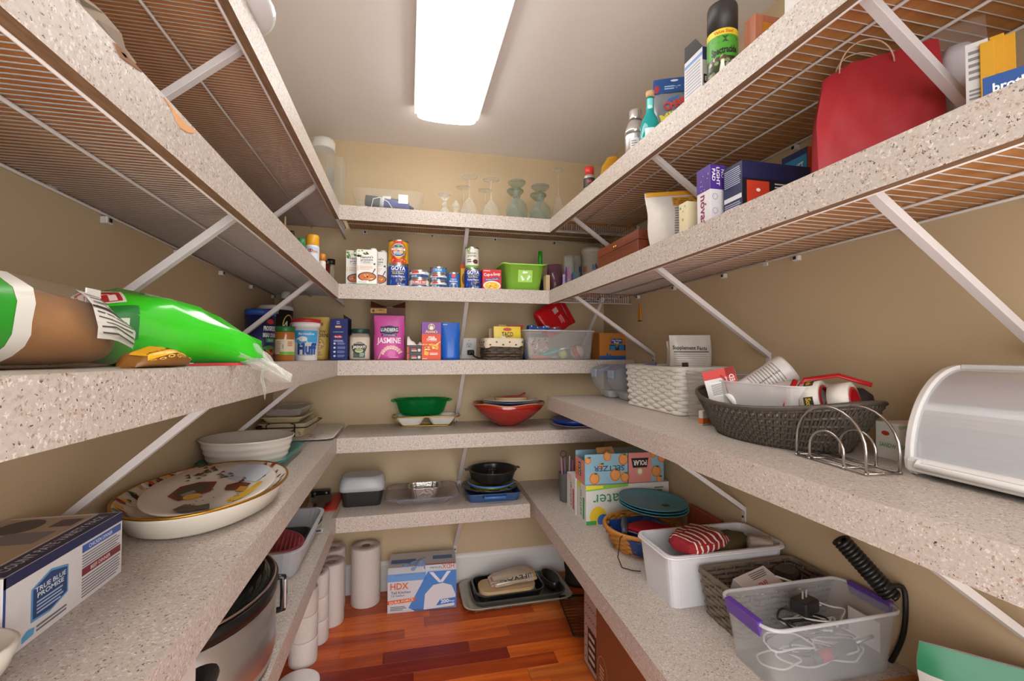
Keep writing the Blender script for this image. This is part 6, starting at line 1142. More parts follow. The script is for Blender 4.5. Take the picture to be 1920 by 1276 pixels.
Print(face('left', w, d, h), 0).rect(0, 0, d, h, '24386a', 1).rect(d*.08, h*.5, d*.96, h*.92, '2f8ec4', 2).text('SOCKET', d*.5, h*.78, h*.1, 'e8f0f4', 3, d*.7, .1).text('SHELF', d*.5, h*.63, h*.1, 'e8f0f4', 3, d*.56, .1).build(t)
# red gift bag
xg, yg = .915, .722
t = T('gift_bag', 'crumpled red paper gift bag with cord handles', 'gift bag', PS('R2', xg, yg), look(xg, yg, .72), 'R2'); W_, H_ = .205, .278
RB = M('a82830', .5, grain=.1, scale=18, bump=.5); b = MB(); rnd = random.Random(9)
def bagpt(i, j, sg):
    s = i*2-1; v = j; w_ = W_/2*(1-.0*v)*(1-.16*max(0, v-.6)/.4*(1 if s < 0 else .1)); top = H_*(1 if v < 1 else 1-.0)
    th = .045*(1-.82*v**1.4)*(1-abs(s)**8*.15); n = .004*math.sin(7*s+5*v)*math.sin(9*v+3*s)+.0025*math.sin(15*s-11*v)
    z = H_*v*(1-.10*max(0, -s)**2*v+.03*max(0, s)*v); return (w_*s, sg*(th+n*(v > .02)), z)
for sg in (-1, 1):
    nx, nz = 14, 14; v_ = [bagpt(i/nx, j/nz, sg) for j in range(nz+1) for i in range(nx+1)]; f_ = [(j*(nx+1)+i, j*(nx+1)+i+1, (j+1)*(nx+1)+i+1, (j+1)*(nx+1)+i) for j in range(nz) for i in range(nx)]
    b.add(v_, f_ if sg < 0 else [q[::-1] for q in f_], 0, True)
for s in (0, 1): b.surf(lambda i, j: bagpt(s, j, -1 if (i < .5) == (s == 1) else 1), 1, 14, 0, False)
b.f.append([0, 14, 14+15*15, 15*15]); b.m.append(0); b.s.append(False); b.build('bag', RB, t)
for yy, zz in ((-.012, 0), (.012, .01)): MB().tube([(-.014+.045*math.cos(a)-.006*math.sin(a), yy*(1+1.6*math.sin(a)), H_*.92+(H_*.17+zz)*math.sin(a)) for a in (PI*i/16 for i in range(17))], .0016, 6).build('cord_handle', M('c8a890', .7), t)
# clear bag, rolled towel, boxes at the shelf end
def atd(sh, u, D, v=150): q = ray(u, v)*D; return PS(sh, q.x, q.y)
def hgt(sh, u, v, D): q = CAMP+ray(u, v)*D; return q.z-ztop(sh, q.y)
q = atd('R2', 1762, .88); t = T('folded_bag', 'clear plastic bag with dark silvery contents beside the gift bag', 'bag', q, look(q.x, q.y), 'R2')
b = MB(); pouch(b, .046, .11, .03, seed=81, wr=.004, nz=8, nx=8); b.build('contents', M('3a3c44', .25, .4, grain=.3), t)
b = MB(); pouch(b, .06, .2, .04, seed=80, wr=.007, nz=12, nx=10); b.build('film', clear('e6e2de', .08, .05, spec=.5), t)
q = atd('R2', 1797, .875); t = T('towel_roll', 'folded white towel standing in a clear bag beside the red striped box', 'towel', q, look(q.x, q.y), 'R2'); h = hgt('R2', 1797, 92, .875)
MB().loft([rr(.046, .05, .018, 0, 5), rr(.05, .055, .02, .03, 5), rr(.05, .055, .02, h*.92, 5), rr(.04, .045, .016, h, 5)], sm=True).build('towel', M('cfcbd2', .85, bump=.3), t)
b = MB(); pouch(b, .085, h+.05, .075, seed=83, wr=.006, nz=12, nx=10, seal=.02); b.build('clear_bag', clear('eceae8', .06, .05, spec=.5), t)
q = atd('R2', 1833, .76); t = carton('red_striped_box', 'white medicine box with red stripe and red dot', 'box', q, .027, .05, hgt('R2', 1833, 90, .76), 'dbd8d6', look(q.x, q.y), 'R2'); h = hgt('R2', 1833, 90, .76)
pr = Print(face('front', .027, .05, h), 0); pr.rect(0, h*.36, .027, h*.42, 'a82c30', 1).ell(.0135, h*.24, .005, .0058, 'a82c30', 1, 16).lines(.004, h*.66, .023, h*.94, 5, '8a868a', 1).lines(.004, h*.46, .023, h*.6, 4, '8a868a', 1).build(t)
for k, (u, v) in enumerate(((1853, 96), (1872, 84), (1893, 82))):
    q = atd('R2', u, .755); h = hgt('R2', u, v, .755); t = carton('yellow_box', 'yellow box with green leaf print, '+('next to the red striped box', 'in the middle of three yellow boxes', 'next to the blue printer box')[k], 'box', q, .0165, .075, h, 'd8a01e', look(q.x, q.y), 'R2', 'yellow boxes')
    Print(face('front', .0165, .075, h), 0).ell(.008, h*.62, .005, .003, '2c5a34', 1).ell(.009, h*.66, .004, .002, '4a7a3c', 2).ell(.008, h*.3, .004, .003, '2a3a4a', 1).build(t)
q = atd('R2', 1925, .66); t = carton('printer_box', 'blue printer supply box with white lettering', 'box', q, .085, .07, .085, '1f4f94', look(q.x, q.y), 'R2')
Print(face('front', .085, .07, .085), 0).text('brother', .035, .066, .012, 'e8eef4', 2, .05, 0, .03).rect(.01, 0, .085, .035, '5aa0d8', 1).build(t)

# ------------------------------------------------------------------ counter: bins, baskets, bread box
R3 = 'R3'; CB = clear('ccd4de', .2, .1, spec=.6)
for k, (x_, y_, lab) in enumerate(((1.045, 2.135, 'clear flip-top food keeper close to the back shelf'), (1.065, 1.985, 'clear flip-top food keeper beside the white wicker basket'))):
    t = T('food_keeper', lab, 'food keeper', PS(R3, x_, y_), -.05, R3, 'clear food keepers'); h = .165
    MB().loft([rr(.15, .11, .02, 0, 4), rr(.155, .115, .02, .01, 4)]+[[(x-(.05 if x < 0 else 0)*min(1, (z-.01)/.07), y, z) for x, y, _ in rr(.155, .12, .02, 0, 4)] for z in (.03, .08, h*.8)]).build('body', CB, t)
    MB().loft([[(x-(.05 if x < 0 else 0), y, z) for x, y, _ in rr(.16, .125, .02, 0, 4)] for z in (h*.8, h*.86)]+[rr(.15, .12, .02, h, 4)], sm=False).build('lid', clear('aebfd6', .3, .12), t)
    MB().box(-.137, -.128, -.03, .03, h*.62, h*.86).build('latch', clear('aebfd6', .5, .12), t, .002)
    MB().loft([rr(.14, .10, .02, .004, 4), rr(.146, .106, .02, .012, 4), rr(.15, .11, .02, .035, 4)]).build('contents', M('c6bdb2', .8), t)
WWK = M('e2ddd6', .5, grain=.06, scale=60)
xb0, yb0, yb1 = .935, 1.435, 1.845; w, d, h = .205, yb1-yb0, .168
t = T('wicker_basket', 'rectangular white painted wicker basket on the counter', 'basket', PS(R3, xb0+w/2, (yb0+yb1)/2), 0, R3)
basket(t, 'rect', w, d, h, .02, 13, 26, .0062, .006, .93, 1.0, WWK, .008)
q = T('supplement_bag', 'clear and white supplement bag standing in the white basket', 'bag', PS(R3, xb0+.12, 1.55, .0075), look(1.05, 1.55, .7), R3)
W_, H_ = .15, .285; b = MB(); fr = pouch(b, W_, H_, .07, seed=91, wr=.004); b.build('bag', M('c9c2ba', .3, coat=.3), q)
Print(fr, .02).text('Supplement Facts', -.005, H_*.83, .014, '2a2624', 3, W_*.82, -.03, .02).rect(-W_*.42, H_*.77, W_*.42, H_*.782, '2a2624', 3).lines(-W_*.42, H_*.3, W_*.4, H_*.76, 16, 'a39c94', 2, .3, .2).build(q)
q = T('supplement_bag', 'second printed bag tucked behind the supplement bag', 'bag', PS(R3, xb0+.155, 1.66, .0075), look(1.1, 1.66, .5), R3)
b = MB(); fr = pouch(b, .12, .265, .05, seed=92, wr=.004); b.build('bag', M('b9b0a6', .35, coat=.3), q); Print(fr, .02).lines(-.04, .12, .05, .23, 8, '8a8278', 2, .4).build(q)
for k, (x_, y_, c, hh, lab) in enumerate(((.985, 1.72, '6a6e86', .176, 'slate blue clip top in the white basket'), (1.0, 1.63, 'b89a6c', .178, 'coiled tan strap at the white basket rim'), (1.0, 1.50, '4a3424', .182, 'dark brown packet at the white basket rim'))):
    q = T(('clip_box', 'strap', 'small_packet')[k], lab, ('clip', 'strap', 'packet')[k], PS(R3, x_, y_, .0075), .3*k, R3)
    if k == 1: MB().tube([(.022*math.cos(a), .022*math.sin(a)*.8, hh-.02+.004*math.sin(3*a)) for a in (2*PI*i/16 for i in range(16))], .005, 6, True).build('loop', M(c, .8), q); MB().tube([(.02, 0, 0), (.02, .0, hh-.02)], .004, 6).build('tail', M(c, .8), q)
    else: b = MB(); pouch(b, .06, hh, .025, seed=95+k, nz=8, nx=6); b.build('packet', M(c, .5), q)
# clear bin of sachets between basket and dark basket
t = T('acrylic_bin', 'clear acrylic bin of dark green sachets beside the white basket', 'storage bin', PS(R3, 1.04, 1.355), 0, R3); w, d, h = .20, .115, .155
tub(w*.94, d*.92, w, d, h, .012, .002, .002).build('bin_body', clear('e6e2dc', .10, .05, spec=.6), t); rimtube(w, d, h, .012, .0022, clear('e8e6e2', .5, .1), t)
for k in range(6):
    q = T('sachet', 'dark green printed sachet stick leaning in the acrylic bin', 'sachet', PS(R3, .965+.024*k, 1.335+.02*(k % 2), .0035), .2*k, R3, 'sachets in the acrylic bin', .1*(k % 3)-.1, .25-.12*(k % 4))
    b = MB(); pouch(b, .026, .10, .010, seed=k, nz=6, nx=4, wr=.0008); b.build('sachet', M(('33463e', '2a3a34', '4a5c52')[k % 3], .35), q)
t = T('spice_packet', 'small orange and white packet beside the dark basket', 'packet', PS(R3, .915, 1.268), .3, R3); MB().box(-.022, .022, -.008, .008, 0, .045).build('packet', M('cfc6bc', .4), t, .002); MB().box(-.0225, .0225, -.0085, .0085, .004, .022).build('orange_band', M('c4682c', .4), t)
# dark oval basket
DK = M('4c453c', .4, grain=.25, scale=80); cxb, cyb = .95, 1.02; w, d, h = .30, .50, .092
t = T('wicker_basket', 'long oval dark brown wicker basket holding a white bin', 'basket', PS(R3, cxb, cyb), .06, R3)
basket(t, 'oval', w, d, h, 0, 6, 150, .0034, .0030, .70, 1.0, DK, .006, True, zfn=lambda x, y, z: z*(1+.32*abs(2*y/d)**2.2))
q = T('plastic_bin', 'translucent white bin of medicines inside the dark oval basket', 'storage bin', PS(R3, .955, 1.035, .0072), .05, R3)
w, d, h = .17, .29, .142; tub(w*.84, d*.88, w, d, h, .025, .0018, .004).build('bin_body', clear('e9e7e6', .5, .25, spec=.4), q)
zc = ztop(R3, 1)
q = T('pill_bottle', 'large white supplement bottle tilted in the translucent bin', 'bottle', Vector((.90, 1.10, zc+.095)), 0, R3)
mt = Matrix.Rotation(-.35, 4, 'Z') @ Matrix.Rotation(.92, 4, 'Y') @ Matrix.Rotation(.15, 4, 'X'); r, hh = .042, .155
MB().lathe([(r*.75, 0), (r*.8, .006), (r*.82, .012), (r, .03), (r, hh-.008), (r*.94, hh), (0, hh)], 28).xf(mt).build('bottle_body', M('dedad8', .3), q)
pf = cylf(r, 0, -1.9); pr = Print(lambda u, v, o: tuple(mt @ Vector(pf(u, v, o))), .008); pr.lines(-.04, .05, .03, .13, 10, '8a8682', 1, .3, .2).text('Supplement Facts', -.005, .092, .006, '3a3836', 2, .07, PI/2).build(q)
MB().lathe([(r*.8, -.02), (r*.82, 0), (0, .001)], 24).xf(mt).build('cap', PLW, q)
q = carton('medicine_box', 'red and white medicine box with barcode in the translucent bin', 'box', Vector((.885, 1.125, zc+.078)), .085, .022, .105, 'd6d2d0', -.7, None, None, 'carton', .5, .001, .0, -.25)
Print(face('front', .085, .022, .105), 0).rect(0, .08, .085, .105, 'c6302a', 1).rect(.06, 0, .085, .105, 'c6302a', 1).text('SUDAFED', .073, .05, .012, 'f4e8e4', 2, .07, PI/2, .02).rect(.012, .03, .05, .07, 'e6e4e2', 2).lines(.014, .034, .048, .066, 9, '2a2828', 3, .4, 0).build(q)
q = T('pill_bottle', 'small white pill bottle with ribbed cap in the translucent bin', 'bottle', Vector((.90, 1.0, zc+.120)), 0, R3); mt = Matrix.Rotation(-.1, 4, 'Z') @ Matrix.Rotation(1.35, 4, 'Y'); r = .021
MB().lathe([(r, .022), (r, .085), (0, .087)], 22).xf(mt).build('bottle_body', M('d9d4d0', .3), q); MB().lathe([(0, 0), (r*.95, 0), (r*1.02, .004), (r*1.02, .024), (r*.8, .025)], 22).xf(mt).build('cap', PLW, q)
q = T('pill_bottle', 'white pill bottle lying beside the tape dispenser', 'bottle', Vector((.905, .935, zc+.117)), 0, R3); mt = Matrix.Rotation(.15, 4, 'Z') @ Matrix.Rotation(1.2, 4, 'Y'); r = .022
MB().lathe([(0, 0), (r, 0), (r*1.02, .004), (r, .06), (r*.8, .07), (r*.8, .085), (0, .086)], 22).xf(mt).build('bottle_body', M('dcd6d2', .3), q)
q = carton('red_box', 'dark red box standing at the back of the translucent bin', 'box', Vector((1.01, 1.10, zc+.06)), .075, .025, .115, '9c1c22', -.4)
q = T('thermometer', 'red looped strap hanging over the translucent bin rim', 'strap', Vector((.868, 1.135, zc+.135)), 0); MB().tube([(-.0, .03, -.02), (-.008, .022, .02), (-.004, .0, .032), (0, -.02, .018), (.004, -.03, -.02)], .003, 6).build('strap', M('b8322c', .4), q)
q = T('tape_dispenser', 'red tape dispenser with rolls of white packing tape', 'tape', Vector((.955, .845, zc+.066)), .25); RT = M('b01820', .3)
for k, y_ in enumerate((-.012, .05)):
    MB().lathe([(.034, -.02), (.046, -.02), (.046, .02), (.034, .02), (.034, -.02)], 32, cap0=False, cap1=False).xf(Matrix.Translation((0, y_, .048)) @ Matrix.Rotation(PI/2-.2, 4, 'X') @ Matrix.Rotation(.2, 4, 'Y')).build('tape_roll', M('d9d4ce', .4), q)
    MB().lathe([(.028, -.022), (.035, -.022), (.035, .022), (.028, .022), (.028, -.022)], 32, cap0=False, cap1=False).xf(Matrix.Translation((0, y_, .048)) @ Matrix.Rotation(PI/2-.2, 4, 'X') @ Matrix.Rotation(.2, 4, 'Y')).build('core', RT, q)
MB().tube([(-.03, .085, .06), (-.01, .07, .098), (.02, .01, .11), (.045, -.045, .09)], .008, 8, flat=.5).build('handle', RT, q); MB().tube([(-.045, .10, .0), (-.05, .09, .05), (-.02, .085, .095)], .006, 8).build('guard', RT, q)
pf = cylf(.0465, 0, PI); mt = Matrix.Translation((0, .05, .048)) @ Matrix.Rotation(PI/2-.2, 4, 'X') @ Matrix.Rotation(.2, 4, 'Y'); pr = Print(lambda u, v, o: tuple(mt @ Vector(pf(u, v, o))), .006)
for a in (-.06, .01): pr.rect(a-.02, -.010, a+.02, .010, '3a3620', 1).text('Scotch', a, 0, .010, 'd8b83a', 2, .034, 0, .03)
pr.build(q)
q = T('brush_head', 'black rounded brush head behind the red tape dispenser', 'brush', Vector((1.03, .865, zc+.06)), 0); MB().lathe([(0, 0), (.03, .01), (.036, .04), (.03, .07), (.012, .085), (0, .086)], 20).build('head', M('2a2226', .7), q)
# wire napkin rack
t = T('napkin_rack', 'chrome wire rack with nested arches in front of the bread box', 'rack', PS(R3, .872, .762), -.08, R3); CHR = M('b4b0ac', .2, .95, grain=0)
def arch(x, a, hgt, dy=0):
    pts = [(x, dy-a, .004), (x, dy-a, hgt-a*.9)]+[(x, dy-a*math.cos(PI*i/14), hgt-a*.9+a*.9*math.sin(PI*i/14)) for i in range(1, 14)]+[(x, dy+a, hgt-a*.9), (x, dy+a, .004)]; return MB().tube(pts, .0028, 7)
for x in (-.036, .036): arch(x, .084, .118).build('large_arch', CHR, t); arch(x, .042, .068, .006).build('small_arch', CHR, t)
for y_ in (-.084, -.036, .048, .084): MB().tube([(-.04, y_, .0032), (.04, y_, .0032)], .0026, 6).build('base_wire', CHR, t)
for x in (-.036, .0, .036): MB().tube([(x, -.088, .0035), (x, .088, .0035)], .0026, 6).build('base_wire', CHR, t)
t = carton('sandwich_bag_box', 'small white and green box of sandwich bags behind the wire rack', 'box', PS(R3, 1.055, .772), .10, .055, .078, 'd9d6ce', -.15, R3)
pr = Print(face('front', .10, .055, .078), 0); pr.text('SANDWICH', .03, .03, .009, '5a9a3c', 2, .05).ell(.025, .055, .010, .005, 'b8402c', 2).ell(.025, .058, .007, .004, 'd8802c', 3)
for k in range(7): pr.ell(.007+.014*k, .074, .008, .007, 'a8c090', 1, 10, PI, 2*PI)
pr.build(t); Print(face('left', .10, .055, .078), 0).text('SANDW', .03, .03, .009, '5a9a3c', 2, .04).ell(.025, .055, .010, .005, 'b8402c', 2).build(t, 'side_print')
# bread box
t = T('bread_box', 'white and grey steel roll-top bread box', 'bread box', PS(R3, .925, .68), 0, R3); L_ = .40
def prof(o=0, lo=.03): return [(.0-o, lo)]+[(.13-(.13+o)*math.cos(a), lo+(.17-lo+.028+o)*math.sin(a)) for a in (PI/2*i/30 for i in range(31))]+[(.225+o*.2, .198+o)]
pr_ = prof(); 
MB().loft([[(x, y, z) for x, z in pr_]+[(.225, y, .012), (.0, y, .012)] for y in (-L_+.012, -.012)], sm=False).build('roll_door', M('c9cbd0', .2, .25, grain=.02, coat=.5), t)
for y0, y1 in ((-.012, 0), (-L_, -L_+.012)):
    MB().loft([[(x, y, z) for x, z in prof(.007)]+[(.228, y, .0), (.008, y, .0), (-.007, y, .012)] for y in (y0, y1)]).build('end_panel', M('dad8d6', .35), t, .002)
MB().box(-.012, .012, -L_+.01, -.004, .008, .034).build('front_ledge', M('dedcda', .35), t, .006); MB().box(.12, .228, -L_+.012, -.012, .196, .206).build('top_plate', M('d2d0d0', .35), t, .002)
MB().tube([(-.012, -.03, .03), (-.02, -.03, .022), (-.02, -L_+.03, .022), (-.012, -L_+.03, .03)], .006, 8).build('door_grip', M('d6d4d2', .35), t)
for y_ in (-.04, -L_+.04): MB().lathe([(0, 0), (.01, 0), (.01, .012), (0, .012)], 12, cx=.18, cy=y_).build('foot', BKP, t)
# utility knife on the wall
t = T('utility_knife', 'orange utility knife hanging on the right wall', 'knife', Vector((XWR-.0015, 2.13, 1.452)))
MB().loft([[(-.008, -.012, 0), (-.001, -.012, 0), (-.001, .012, 0), (-.008, .012, 0)], [(-.008, -.010, .06), (-.001, -.010, .06), (-.001, .010, .06), (-.008, .010, .06)], [(-.006, -.003, .088), (-.001, -.003, .088), (-.001, .003, .088), (-.006, .003, .088)]]).build('handle', M('d08a1e', .4), t, .001); MB().box(-.009, -.0005, -.0125, .0125, -.004, .001).build('end_cap', BLK, t)
# ------------------------------------------------------------------ low right shelf
R4 = 'R4'
def boxprint(t, side, w, d, h, fn): pr = Print(face(side, w, d, h), 0); fn(pr); pr.build(t, side+'_print')
w, d, h = .395, .122, .168
for k, (y_, c1) in enumerate(((1.925, '1f9a5a'), (2.052, 'c0405a'))):
    t = carton('seltzer_carton', ('white and green sparkling water carton under the orange seltzer carton', 'white and red sparkling water carton close to the back wall')[k], 'carton', PS(R4, .956, y_), w, d, h, 'd8d8d2', -.02, R4, 'sparkling water cartons')
    pr = Print(face('front', w, d, h), 0)
    if k == 0: pr.text('water', w*.30, h*.62, h*.3, '2f8a5a', 2, w*.44, PI, .0).poly([(0, h*.86), (w*.5, h*.94), (w*.5, h), (0, h)], '8ac83c', 2).poly([(0, h*.9), (w*.2, h*.93), (w*.2, h), (0, h)], 'e8dc3a', 3).ell(w*.14, h*.2, w*.1, h*.26, 'e4c42c', 2).ell(w*.2, h*.1, w*.07, h*.16, '3a6ab8', 3).rect(0, 0, w*.12, h*.1, '3a9a4a', 4).lines(w*.82, h*.6, w*.95, h*.9, 4, '6a8a74', 2).ell(w*.72, h*.72, w*.06, h*.1, '2f8a5a', 2)
    pr.build(t, 'front_print')
    boxprint(t, 'left', w, d, h, lambda p: (p.text('seltzer', d*.45, h*.5, d*.24, c1, 2, h*.72, PI/2, .0), p.rect(d*.68, h*.1, d*.84, h*.66, c1, 2), p.rect(d*.1, h*.86, d*.5, h, ('e0d83a', 'e8c0c4')[k], 2)))
    if k == 0: boxprint(t, 'top', w, d, h, lambda p: (p.text('seltzer', w*.5, d*.5, d*.4, '3f9a6a', 1, w*.5, PI, 0.), p.rect(w*.3, d*.1, w*.42, d*.5, '2a6a4a', 2), p.lines(w*.6, d*.1, w*.8, d*.2, 1, '5a8a74', 1)))
w2, d2, h2 = .375, .125, .132; PK = M('d98a84', .5)
t = T('seltzer_carton', 'orange-printed blue and pink seltzer carton with torn open end', 'carton', PS(R4, .946, 1.935, h+.0012), -.04, R4)
b = MB(); b.box(-w2*.5, w2*.5, -d2/2, -d2/2+.002, 0, h2); b.box(-w2*.5, w2*.5, d2/2-.002, d2/2, 0, h2*.96); b.box(-w2*.5, -w2*.5+.002, -d2/2, d2/2, 0, h2*.78); b.box(w2*.5-.002, w2*.5, -d2/2, d2/2, 0, h2); b.box(-w2*.5, w2*.5, -d2/2, d2/2, 0, .002); b.box(-w2*.12, w2*.5, -d2/2, d2/2, h2-.002, h2)
b.build('carton', M('8fb8cc', .5), t)
MB().loft([[(-w2*.34, -d2*.46, h2*.9), (-w2*.12, -d2*.46, h2), (-w2*.12, -d2*.44, h2), (-w2*.34, -d2*.44, h2*.9)], [(-w2*.32, -d2*.2, h2*1.16), (-w2*.12, -d2*.2, h2*1.18), (-w2*.12, -d2*.18, h2*1.18), (-w2*.32, -d2*.18, h2*1.16)]]).build('torn_flap', M('a97a4c', .7), t)
pr = Print(face('front', w2, d2, h2), 0); pr.rect(w2*.54, 0, w2*.84, h2, 'dc8c86', 1).rect(w2*.535, 0, w2*.545, h2, '2a3038', 2); rnd = random.Random(6)
for k, (u, v, r_) in enumerate(((.04, .8, .12), (.12, .2, .2), (.28, .92, .16), (.38, .3, .22), (.5, .2, .18), (.48, .8, .2), (.2, .6, .1), (.9, .35, .2), (.97, .8, .16), (.86, .92, .12), (.94, .08, .12))): pr.ell(u*w2, v*h2, r_*h2*.9, r_*h2, 'd07a34', 2, 16).ell(u*w2, v*h2, r_*h2*.7, r_*h2*.78, 'e39a58', 3, 16).ell(u*w2+.006, v*h2+r_*h2*.8, .008, .004, '3a6a3c', 4, 8)
pr.text('SELTZER', w2*.30, h2*.52, h2*.17, '27486a', 6, w2*.38, PI, .01).poly([(w2*.6, h2*.5), (w2*.78, h2*.5), (w2*.8, h2*.82), (w2*.58, h2*.82)], '201c1c', 3).text('POLAR', w2*.69, h2*.66, h2*.16, 'f0e6dc', 5, w2*.17, PI, .03).ell(w2*.69, h2*.36, w2*.045, h2*.13, 'd8b068', 4, 18).ell(w2*.69, h2*.37, w2*.028, h2*.09, 'ece6de', 5, 14); pr.build(t)
pr = Print(face('left', w2, d2, h2), 0); pr.rect(0, 0, d2, h2*.78, 'dc8c86', 1).rect(d2*.36, h2*.2, d2*.62, h2*.66, '241e1e', 3).text('POLAR', d2*.49, h2*.43, d2*.16, 'ece4dc', 4, h2*.4, PI/2, .02).ell(d2*.76, h2*.56, d2*.12, h2*.14, 'd8b068', 3).ell(d2*.2, h2*.3, d2*.16, h2*.16, 'd07a34', 2); pr.build(t, 'end_print')
t = T('tin_canister', 'galvanised grey canister holding pink wands beside the cartons', 'canister', PS(R4, .79, 2.2), 0, R4)
MB().lathe([(.035, 0), (.038, .004), (.043, .14), (.045, .142), (.041, .142), (.036, .006), (0, .006)], 26).build('canister_body', M('7e8280', .35, .7), t)
for k in range(4): a = k*1.6; MB().tube([(.02*math.cos(a), .02*math.sin(a), .01), (.032*math.cos(a), .032*math.sin(a), .20+.01*k)], .004, 6).build('wand', M(('c8609a', '8a7a9a', 'b06a94', '9aa0a8')[k], .5), t)
MB().tube([(.016*math.cos(2*PI*i/14)-.02, 0, .235+.016*math.sin(2*PI*i/14)) for i in range(14)], .0016, 5, True).build('key_ring', BLK, t)
# honey wicker basket with blue tray, red pouch, teal plates
HW = M('b5762e', .5, grain=.2, scale=50); xo, yo = .90, 1.63
t = T('wicker_basket', 'oval honey coloured wicker basket under the teal plates', 'basket', PS(R4, xo, yo), 0, R4); w, d, h = .30, .30, .078
basket(t, 'oval', w, d, h, 0, 8, 30, .0055, .005, .74, 1.0, HW, .008)
q = T('blue_tray', 'deep blue melamine tray lying in the honey basket', 'tray', PS(R4, xo-.012, yo-.01, .0072), .1, R4); tub(.17, .19, .225, .235, .062, .05, .004, .004).build('tray', M('1f3f7c', .3), q)
q = T('tongs', 'dark grey handled gadget with black cord on the blue tray', 'gadget', PS(R4, xo-.075, yo-.02, .0712), .2, R4)
MB().tube([(-.05, -.04, .012), (-.02, .0, .018), (.02, .05, .018), (.05, .09, .012)], [.010, .013, .013, .009], 8, flat=.7).build('handle', M('3c4048', .4), q)
MB().tube([(-.05, -.04, .012), (-.085, -.06, .006), (-.115, -.085, -.045), (-.12, -.115, -.068), (-.105, -.15, -.066), (-.085, -.17, -.064)], .002, 5).build('cord', BLK, q)
q = T('red_pouch', 'flat red plastic pouch resting on the blue tray', 'pouch', PS(R4, xo+.01, yo-.045, .074), .35, R4, None, -.12)
MB().loft([rr(.12, .19, .015, 0, 3), rr(.125, .195, .016, .006, 3), rr(.118, .188, .015, .012, 3)]).build('pouch', M('bb2230', .3), q); MB().loft([rr(.13, .2, .015, -.004, 3), rr(.13, .2, .015, -.0015, 3)]).build('clear_tray', clear('c8ccd4', .3, .1), q)
for k in range(3):
    q = T('teal_plate', ('bottom teal plastic plate of three on the honey basket', 'middle teal plastic plate of three on the honey basket', 'top teal plastic plate of three with a dark sticker')[k], 'plate', PS(R4, .982, 1.70+.004*k, .112+.0095*k), .0, R4, 'teal plates', .03, .04); r = .138
    MB().lathe([(0, 0), (r*.66, 0), (r*.93, .012), (r, .016), (r*.985, .018), (r*.92, .015), (r*.66, .005), (0, .005)], 44).build('plate', M('4d97a8', .35, grain=.03), q)
    if k == 2: MB().box(.02, .05, -.055, -.03, .0052, .0056).build('sticker', M('2c3438', .4), q)
q = T('place_mat', 'folded terracotta cloth mat standing against the right wall', 'mat', PS(R4, 1.145, 1.60), 0, R4); MB().box(-.008, .014, -.10, .10, 0, .12).build('mat', M('a8583c', .8, grain=.25, scale=60), q, .004)
# white bin with oven mitts
t = T('storage_bin', 'opaque white plastic bin full of oven mitts', 'storage bin', PS(R4, .942, 1.292), 0, R4); w, d, h = .41, .20, .158
WB = M('d3d2d6', .35, grain=.02); tub(w*.88, d*.84, w*.97, d*.96, h, .028, .003, .006).build('bin_body', WB, t)
MB().tube([(x, y, h-.008) for x, y, _ in rr(w*.995, d*.995, .03, 0, 4)], .004, 6, True).build('rim_roll', WB, t)
zz = ztop(R4, 1.37)+.004
def mitt(name, label, A, B, prof, z, m, seed, cat='oven mitt', group=None):
    c = ((A[0]+B[0])/2, (A[1]+B[1])/2); t = T(name, label, cat, Vector((c[0], c[1], z)), 0, None, group); rg = blob((A[0]-c[0], A[1]-c[1]), (B[0]-c[0], B[1]-c[1]), prof, 22, .0025, seed); return t, rg
MIT = [(0, .02, .02, .006), (.08, .045, .04, 0), (.3, .055, .05, 0), (.6, .055, .05, 0), (.9, .048, .042, 0), (1, .03, .03, .004)]
q, rg = mitt('oven_mitt', 'olive textured oven mitt lying under the striped mitt', (.90, 1.265), (1.10, 1.34), MIT, zz+.105, None, 3); OLV = M('5a5538', .9, grain=.5, scale=160, bump=.5); MB().loft(rg, sm=True).build('mitt', OLV, q)
MB().loft(blob((-.13, -.03), (-.02, .0), [(0, .03, .02, -.03), (.5, .05, .035, -.02), (1, .045, .04, 0)], 18, .002, 6), sm=True).build('mitt_thumb', OLV, q)
q, rg = mitt('oven_mitt', 'red oven mitt with cream stripes on top of the white bin', (.80, 1.232), (.975, 1.305), [(0, .03, .03, .010), (.1, .055, .05, .003), (.35, .066, .058, 0), (.7, .066, .056, 0), (.92, .055, .046, 0), (1, .04, .03, .006)], zz+.138, None, 4); MB().loft(rg, sm=True).build('mitt', M('8c1824', .85, grain=.15, scale=80, bump=.3), q)
pr = Print(blobf(rg), .03)
for k in range(9): pr.rect(.14+.085*k, .05, .165+.085*k, .56, 'd8ccb8', 1)
pr.build(q, 'stripes')
MB().loft(blob((-.05, -.028), (.02, -.018), [(0, .018, .02, -.012), (.4, .03, .03, -.014), (1, .028, .03, -.006)], 16, .002, 8), sm=True).build('mitt_thumb', M('8c1824', .85, grain=.15, scale=80, bump=.3), q)
q, rg = mitt('dish_towel', 'grey striped rolled dish towel at the end of the white bin', (1.06, 1.265), (1.125, 1.225), [(0, .02, .03, 0), (.1, .03, .045, 0), (.9, .03, .045, 0), (1, .02, .03, 0)], zz+.118, None, 5, 'towel'); MB().loft(rg, sm=True).build('towel', M('a79c90', .9, grain=.3, scale=50, bump=.4), q)
